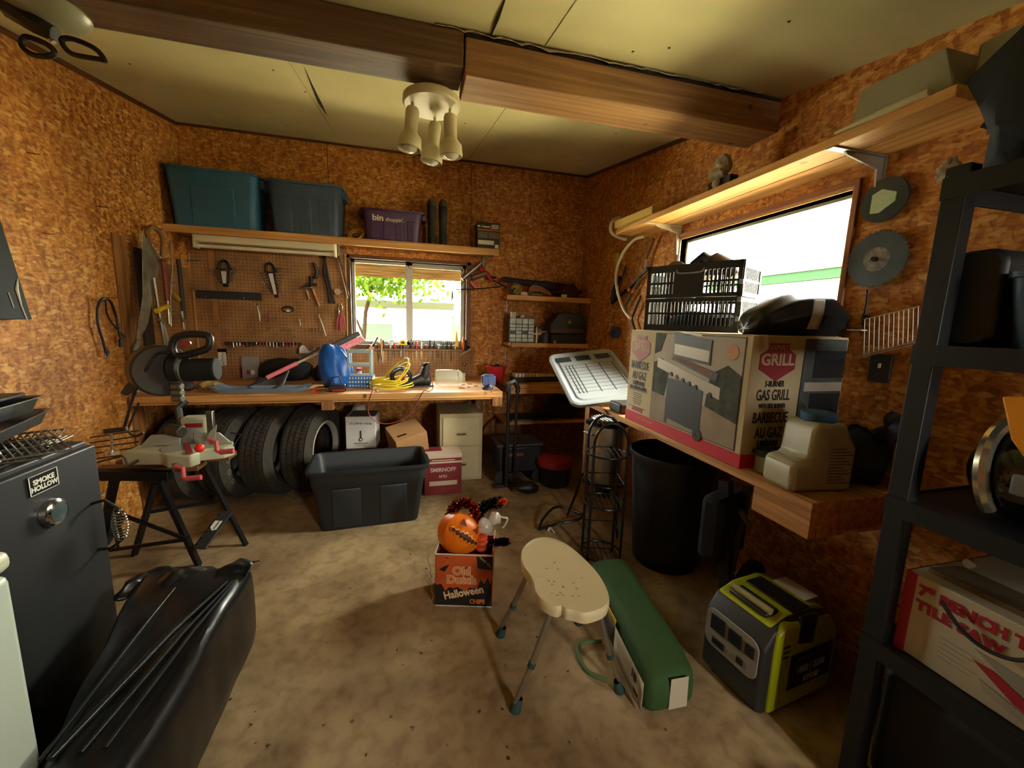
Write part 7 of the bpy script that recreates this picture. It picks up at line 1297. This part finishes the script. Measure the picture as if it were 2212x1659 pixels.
for (u, v, y) in ((395, 1012, 2.40), (467, 955, 2.44)):
    a = wp(u, v, y); MB().tube([a + Vector((-.04, .01, .012)), a, a + Vector((.004, -.01, -.045)), a + Vector((.02, -.01, -.055))], .011, CRK).tube([a + Vector((.02, -.01, -.055)), a + Vector((.085, -.012, -.05))], .014, CRK, n=14).build('crank_handle', t)
a = wp(431, 968, 2.43); MB().sph(a, .024, mat('bright_red_cap', 'e0301a', .4), (1, .8, 1)).build('red_cap', t)
# ------------------------------------------------------------------ mitre saw
t = thing('mitre_saw', 'compound mitre saw with black motor and pale green base on the work stand', 'mitre saw', (-1.26, 2.68, .628)); o0 = Vector(t.location); SGN = mat('pale_green_cast', 'a9ac92', .45, var=.1, scale=7); FAL = mat('fence_cast', 'a8a89c', .4, .3); YB_ = 2.68
def sp(u, v, y=YB_): return px(u, v, y=y) - o0
base = [(-.30, -.14), (-.05, -.18), (.02, -.26), (.16, -.27), (.19, -.20), (.15, -.14), (.30, -.10), (.34, -.02), (.30, .08), (.1, .10), (-.1, .10), (-.30, .06)]; base = [(x * .8 - .03, y * .75) for x, y in base]
MB().prism(base, .03, .10, SGN).build('base', t, bevel=.008); MB().lathe([(.001, .105), (.095, .105), (.10, .1), (.10, .085)], FAL, Matrix.Translation((-.01, -.04, 0)), n=40).build('turntable', t)
MB().bx(-.012, .014, -.19, .03, .104, .109, DRED, Matrix.Translation((.0, -.02, 0)) @ Matrix.Rotation(.5, 4, 'Z')).build('kerf_plate', t)
for x0, x1 in ((-.24, -.04), (.03, .22)): MB().prism([(x0, .105), (x1, .105), (x1 - (.06 if x0 > 0 else 0), .17), (x0 + (.06 if x0 < 0 else .0), .17)], -.012, .0, FAL, Matrix.Rotation(PI / 2, 4, 'X')).build('fence', t, bevel=.003)
MB().tube([(.24, -.02, .09), (.27, .02, .15), (.20, .06, .15)], .005, BLKM).build('clamp_wire', t)
MB().bx(-.07, .07, .07, .16, .05, .25, SGN).build('pivot_post', t, bevel=.015); MB().lathe([(.001, .0), (.055, 0), (.06, .02), (.001, .03)], FAL, frame((.0, .068, .13), (1, 0, 0), (0, -1, 0)), n=28).build('bevel_scale', t); MB().bx(-.04, .05, .065, .07, .19, .215, DRED).build('warning_label', t)
MB().tube([(-.08, .12, .06), (-.10, .14, .3), (-.06, .16, .34)], .02, mat('arm_cast', '3f4038', .5, .4)).build('arm', t)
# upper head: blade guard disc on left, motor to the right, D handle above
HC_ = sp(352, 800); b = MB(); b.cyl(HC_ + Vector((-.05, .05, 0)), HC_ + Vector((.015, -.02, 0)), .145, mat('guard_brown_grey', '3a342a', .42, .3), n=44); b.build('blade_guard', t, bevel=.01)
b = MB(); c = sp(378, 815)
for k in range(7): z_ = .09 - .035 * k; b.cyl(c + Vector((-.01, -.02, z_)), c + Vector((.045, -.03, z_)), .02, mat('vent_rib', '6b6a60', .35, .5), n=12)
b.build('gear_ribs', t, bevel=.004); MB().cyl(sp(372, 795), sp(398, 795), .085, BLK, n=32).build('gear_case', t, bevel=.01)
MB().cyl(sp(396, 800), sp(470, 797), .066, mat('motor_black', '1f211f', .85, spec=.2), n=36).build('motor', t, bevel=.008); MB().cyl(sp(387, 798), sp(400, 798), .075, mat('collar_grey', '5e6258', .4, .3), n=32).build('motor_collar', t, bevel=.004)
H = [(372, 752), (378, 732), (395, 724), (425, 722), (450, 726), (453, 742), (445, 754), (420, 762), (398, 768), (380, 768)]
MB().tube(smooth_path([sp(u, v, YB_ - .03) for u, v in H], 3, closed=True), .020, BLK, n=12, closed=True).build('d_handle', t); MB().tube([sp(388, 745, YB_ - .03), sp(412, 740, YB_ - .03)], .008, RED).build('trigger', t)
MB().tube(smooth_path([sp(400, 765), sp(408, 775), sp(404, 785), sp(385, 780), sp(372, 770)], 4), .010, BLK).build('cord_guard', t)
MB().tube(smooth_path([sp(368, 762, YB_ - .05), sp(340, 765, YB_ - .06), sp(322, 790, YB_ - .07), sp(305, 815, YB_ - .07), sp(290, 850, YB_ - .06), sp(278, 890, YB_ - .05), sp(268, 925, YB_ - .03)], 5), .0075, BLK).build('power_cable', t)
MB().tube(smooth_path([sp(300, 870), sp(285, 905), sp(277, 930), sp(292, 942), sp(310, 935)], 4), .006, mat('dark_brown_cable', '2a1712', .5)).build('lower_cable', t)
MB().tube([sp(268, 850), sp(280, 838), sp(300, 840)], .025, mat('rubber_boot_grey', '3d372d', .6), rs=[.018, .028, .022]).build('dust_spout', t)
MB().bx(.10, .135, .0, .03, .10, .30, STEEL).build('slide_rail', t, bevel=.003); MB().cyl((-.09, .0, .20), (-.01, -.03, .19), .035, mat('guard_brown_grey', '3a342a', .42, .3), n=24).build('lower_guard', t, bevel=.006)
MB().prism([(0, 0), (.06, .04), (.075, .13), (.03, .08)], 0, .006, FAL, Matrix.Translation((.08, -.0, .09)) @ Matrix.Rotation(PI / 2, 4, 'X')).build('upright_fence', t)
# g clamp at the left of the stand
t = thing('screw_clamp', 'dark screw clamp with a round foot at the left of the work stand', 'clamp', px(240, 975, y=2.50)); q = lambda u, v: px(u, v, y=2.5) - Vector(t.location)
MB().bar(q(225, 932), q(275, 926), .02, .025, DI).build('frame', t, bevel=.004); MB().cyl(q(240, 935), q(242, 975), .006, STEEL).build('screw', t); MB().cyl(q(241, 974), q(242, 980), .03, HK, n=20).build('foot', t); MB().tube([q(205, 1000), q(262, 985), q(270, 990), q(276, 1008), q(282, 1005), q(300, 995)], .005, DI).build('tommy_bar', t)
t = thing('grey_rail', 'dark grate and bar under the clamp on the left of the stand', 'bar', px(230, 960, y=2.7)); q = lambda u, v: px(u, v, y=2.7) - Vector(t.location); b = MB(); [b.tube([q(195, 945 + 12 * k), q(300, 930 + 12 * k)], .004, DI) for k in range(5)]; b.build('bars', t)
# ------------------------------------------------------------------ ceiling items
t = thing('ceiling_spotlight', 'cream ceiling spotlight fixture with three tilted heads on the beam', 'light', (px(935, 205, z=2.53).x, 2.13, 2.553)); LC = mat('lamp_cream', 'bdb692', .42); zb = 0
MB().lathe([(.001, 0), (.118, 0), (.135, -.012), (.137, -.038), (.128, -.046), (.001, -.047)], LC, n=48).build('canopy', t); MB().lathe([(.008, -.047), (.008, -.058), (.001, -.06)], LC, n=12).build('centre_nut', t)
def head(dx, dy, tilt, rz):
    h = bpy.data.objects.new('spot_head', None); 
    M = Matrix.Translation((dx, dy, -.045)) ; b = MB(); b.cyl((dx, dy, -.04), (dx, dy, -.085), .007, LC, n=10); o = b.build('stem', t)
    T_ = Matrix.Translation((dx, dy, -.09)) @ Matrix.Rotation(rz, 4, 'Z') @ Matrix.Rotation(tilt, 4, 'X')
    sh_ = MB().lathe([(.001, .02), (.026, .018), (.031, .005), (.031, -.085), (.036, -.095), (.053, -.115), (.056, -.165), (.053, -.168), (.05, -.163), (.046, -.12), (.02, -.1)], LC, T_, n=30).build('shade', t)
    MB().lathe([(.014, -.10), (.02, -.115), (.038, -.145), (.036, -.165), (.02, -.178), (.001, -.181)], mat('frosted_bulb', 'cfccc0', .2), T_, n=24).build('bulb', sh_)
head(-.092, -.02, .10, 1.9); head(.085, -.01, -.05, 2.2); head(.02, .095, .12, 1.2)
t = thing('ceiling_dome', 'glass ceiling lamp dish at the top left corner', 'lamp', (px(72, 8, z=2.56).x, 2.02, 2.58)); MB().lathe([(.001, -.05), (.06, -.047), (.105, -.03), (.125, -.008), (.125, .0)], mat('dusty_glass_shade', '8a8a70', .3), n=40).build('dish', t)
t = thing('hanging_loppers', 'black loppers with two loop handles hanging from the ceiling at top left', 'loppers', px(100, 60, y=2.0)); q = lambda u, v, y=2.0: px(u, v, y=y) - Vector(t.location); BLO = mat('lopper_black', '15110f', .4)
MB().tube([q(-20, -40), q(30, 20), q(80, 55), q(120, 75)], .02, BLO, rs=[.035, .04, .03, .026]).build('blade_body', t); MB().tube(smooth_path([q(50, 85), q(62, 80), (q(100, 95)), q(118, 112), q(105, 122), q(70, 118), q(48, 100)], 4, closed=True), .009, BLO, closed=True).build('loop_handle', t)
MB().tube(smooth_path([q(135, 85), q(160, 85), (q(205, 105)), q(226, 130), q(215, 128), q(160, 118), q(138, 100)], 4, closed=True), .009, BLO, closed=True).build('loop_handle', t); MB().tube([q(146, 82), q(170, 85), q(190, 95)], .0025, STEEL).cyl(q(110, 85), q(116, 92), .008, STEEL).build('spring', t)
# own wall shadow maker: long trim board on left wall near the door
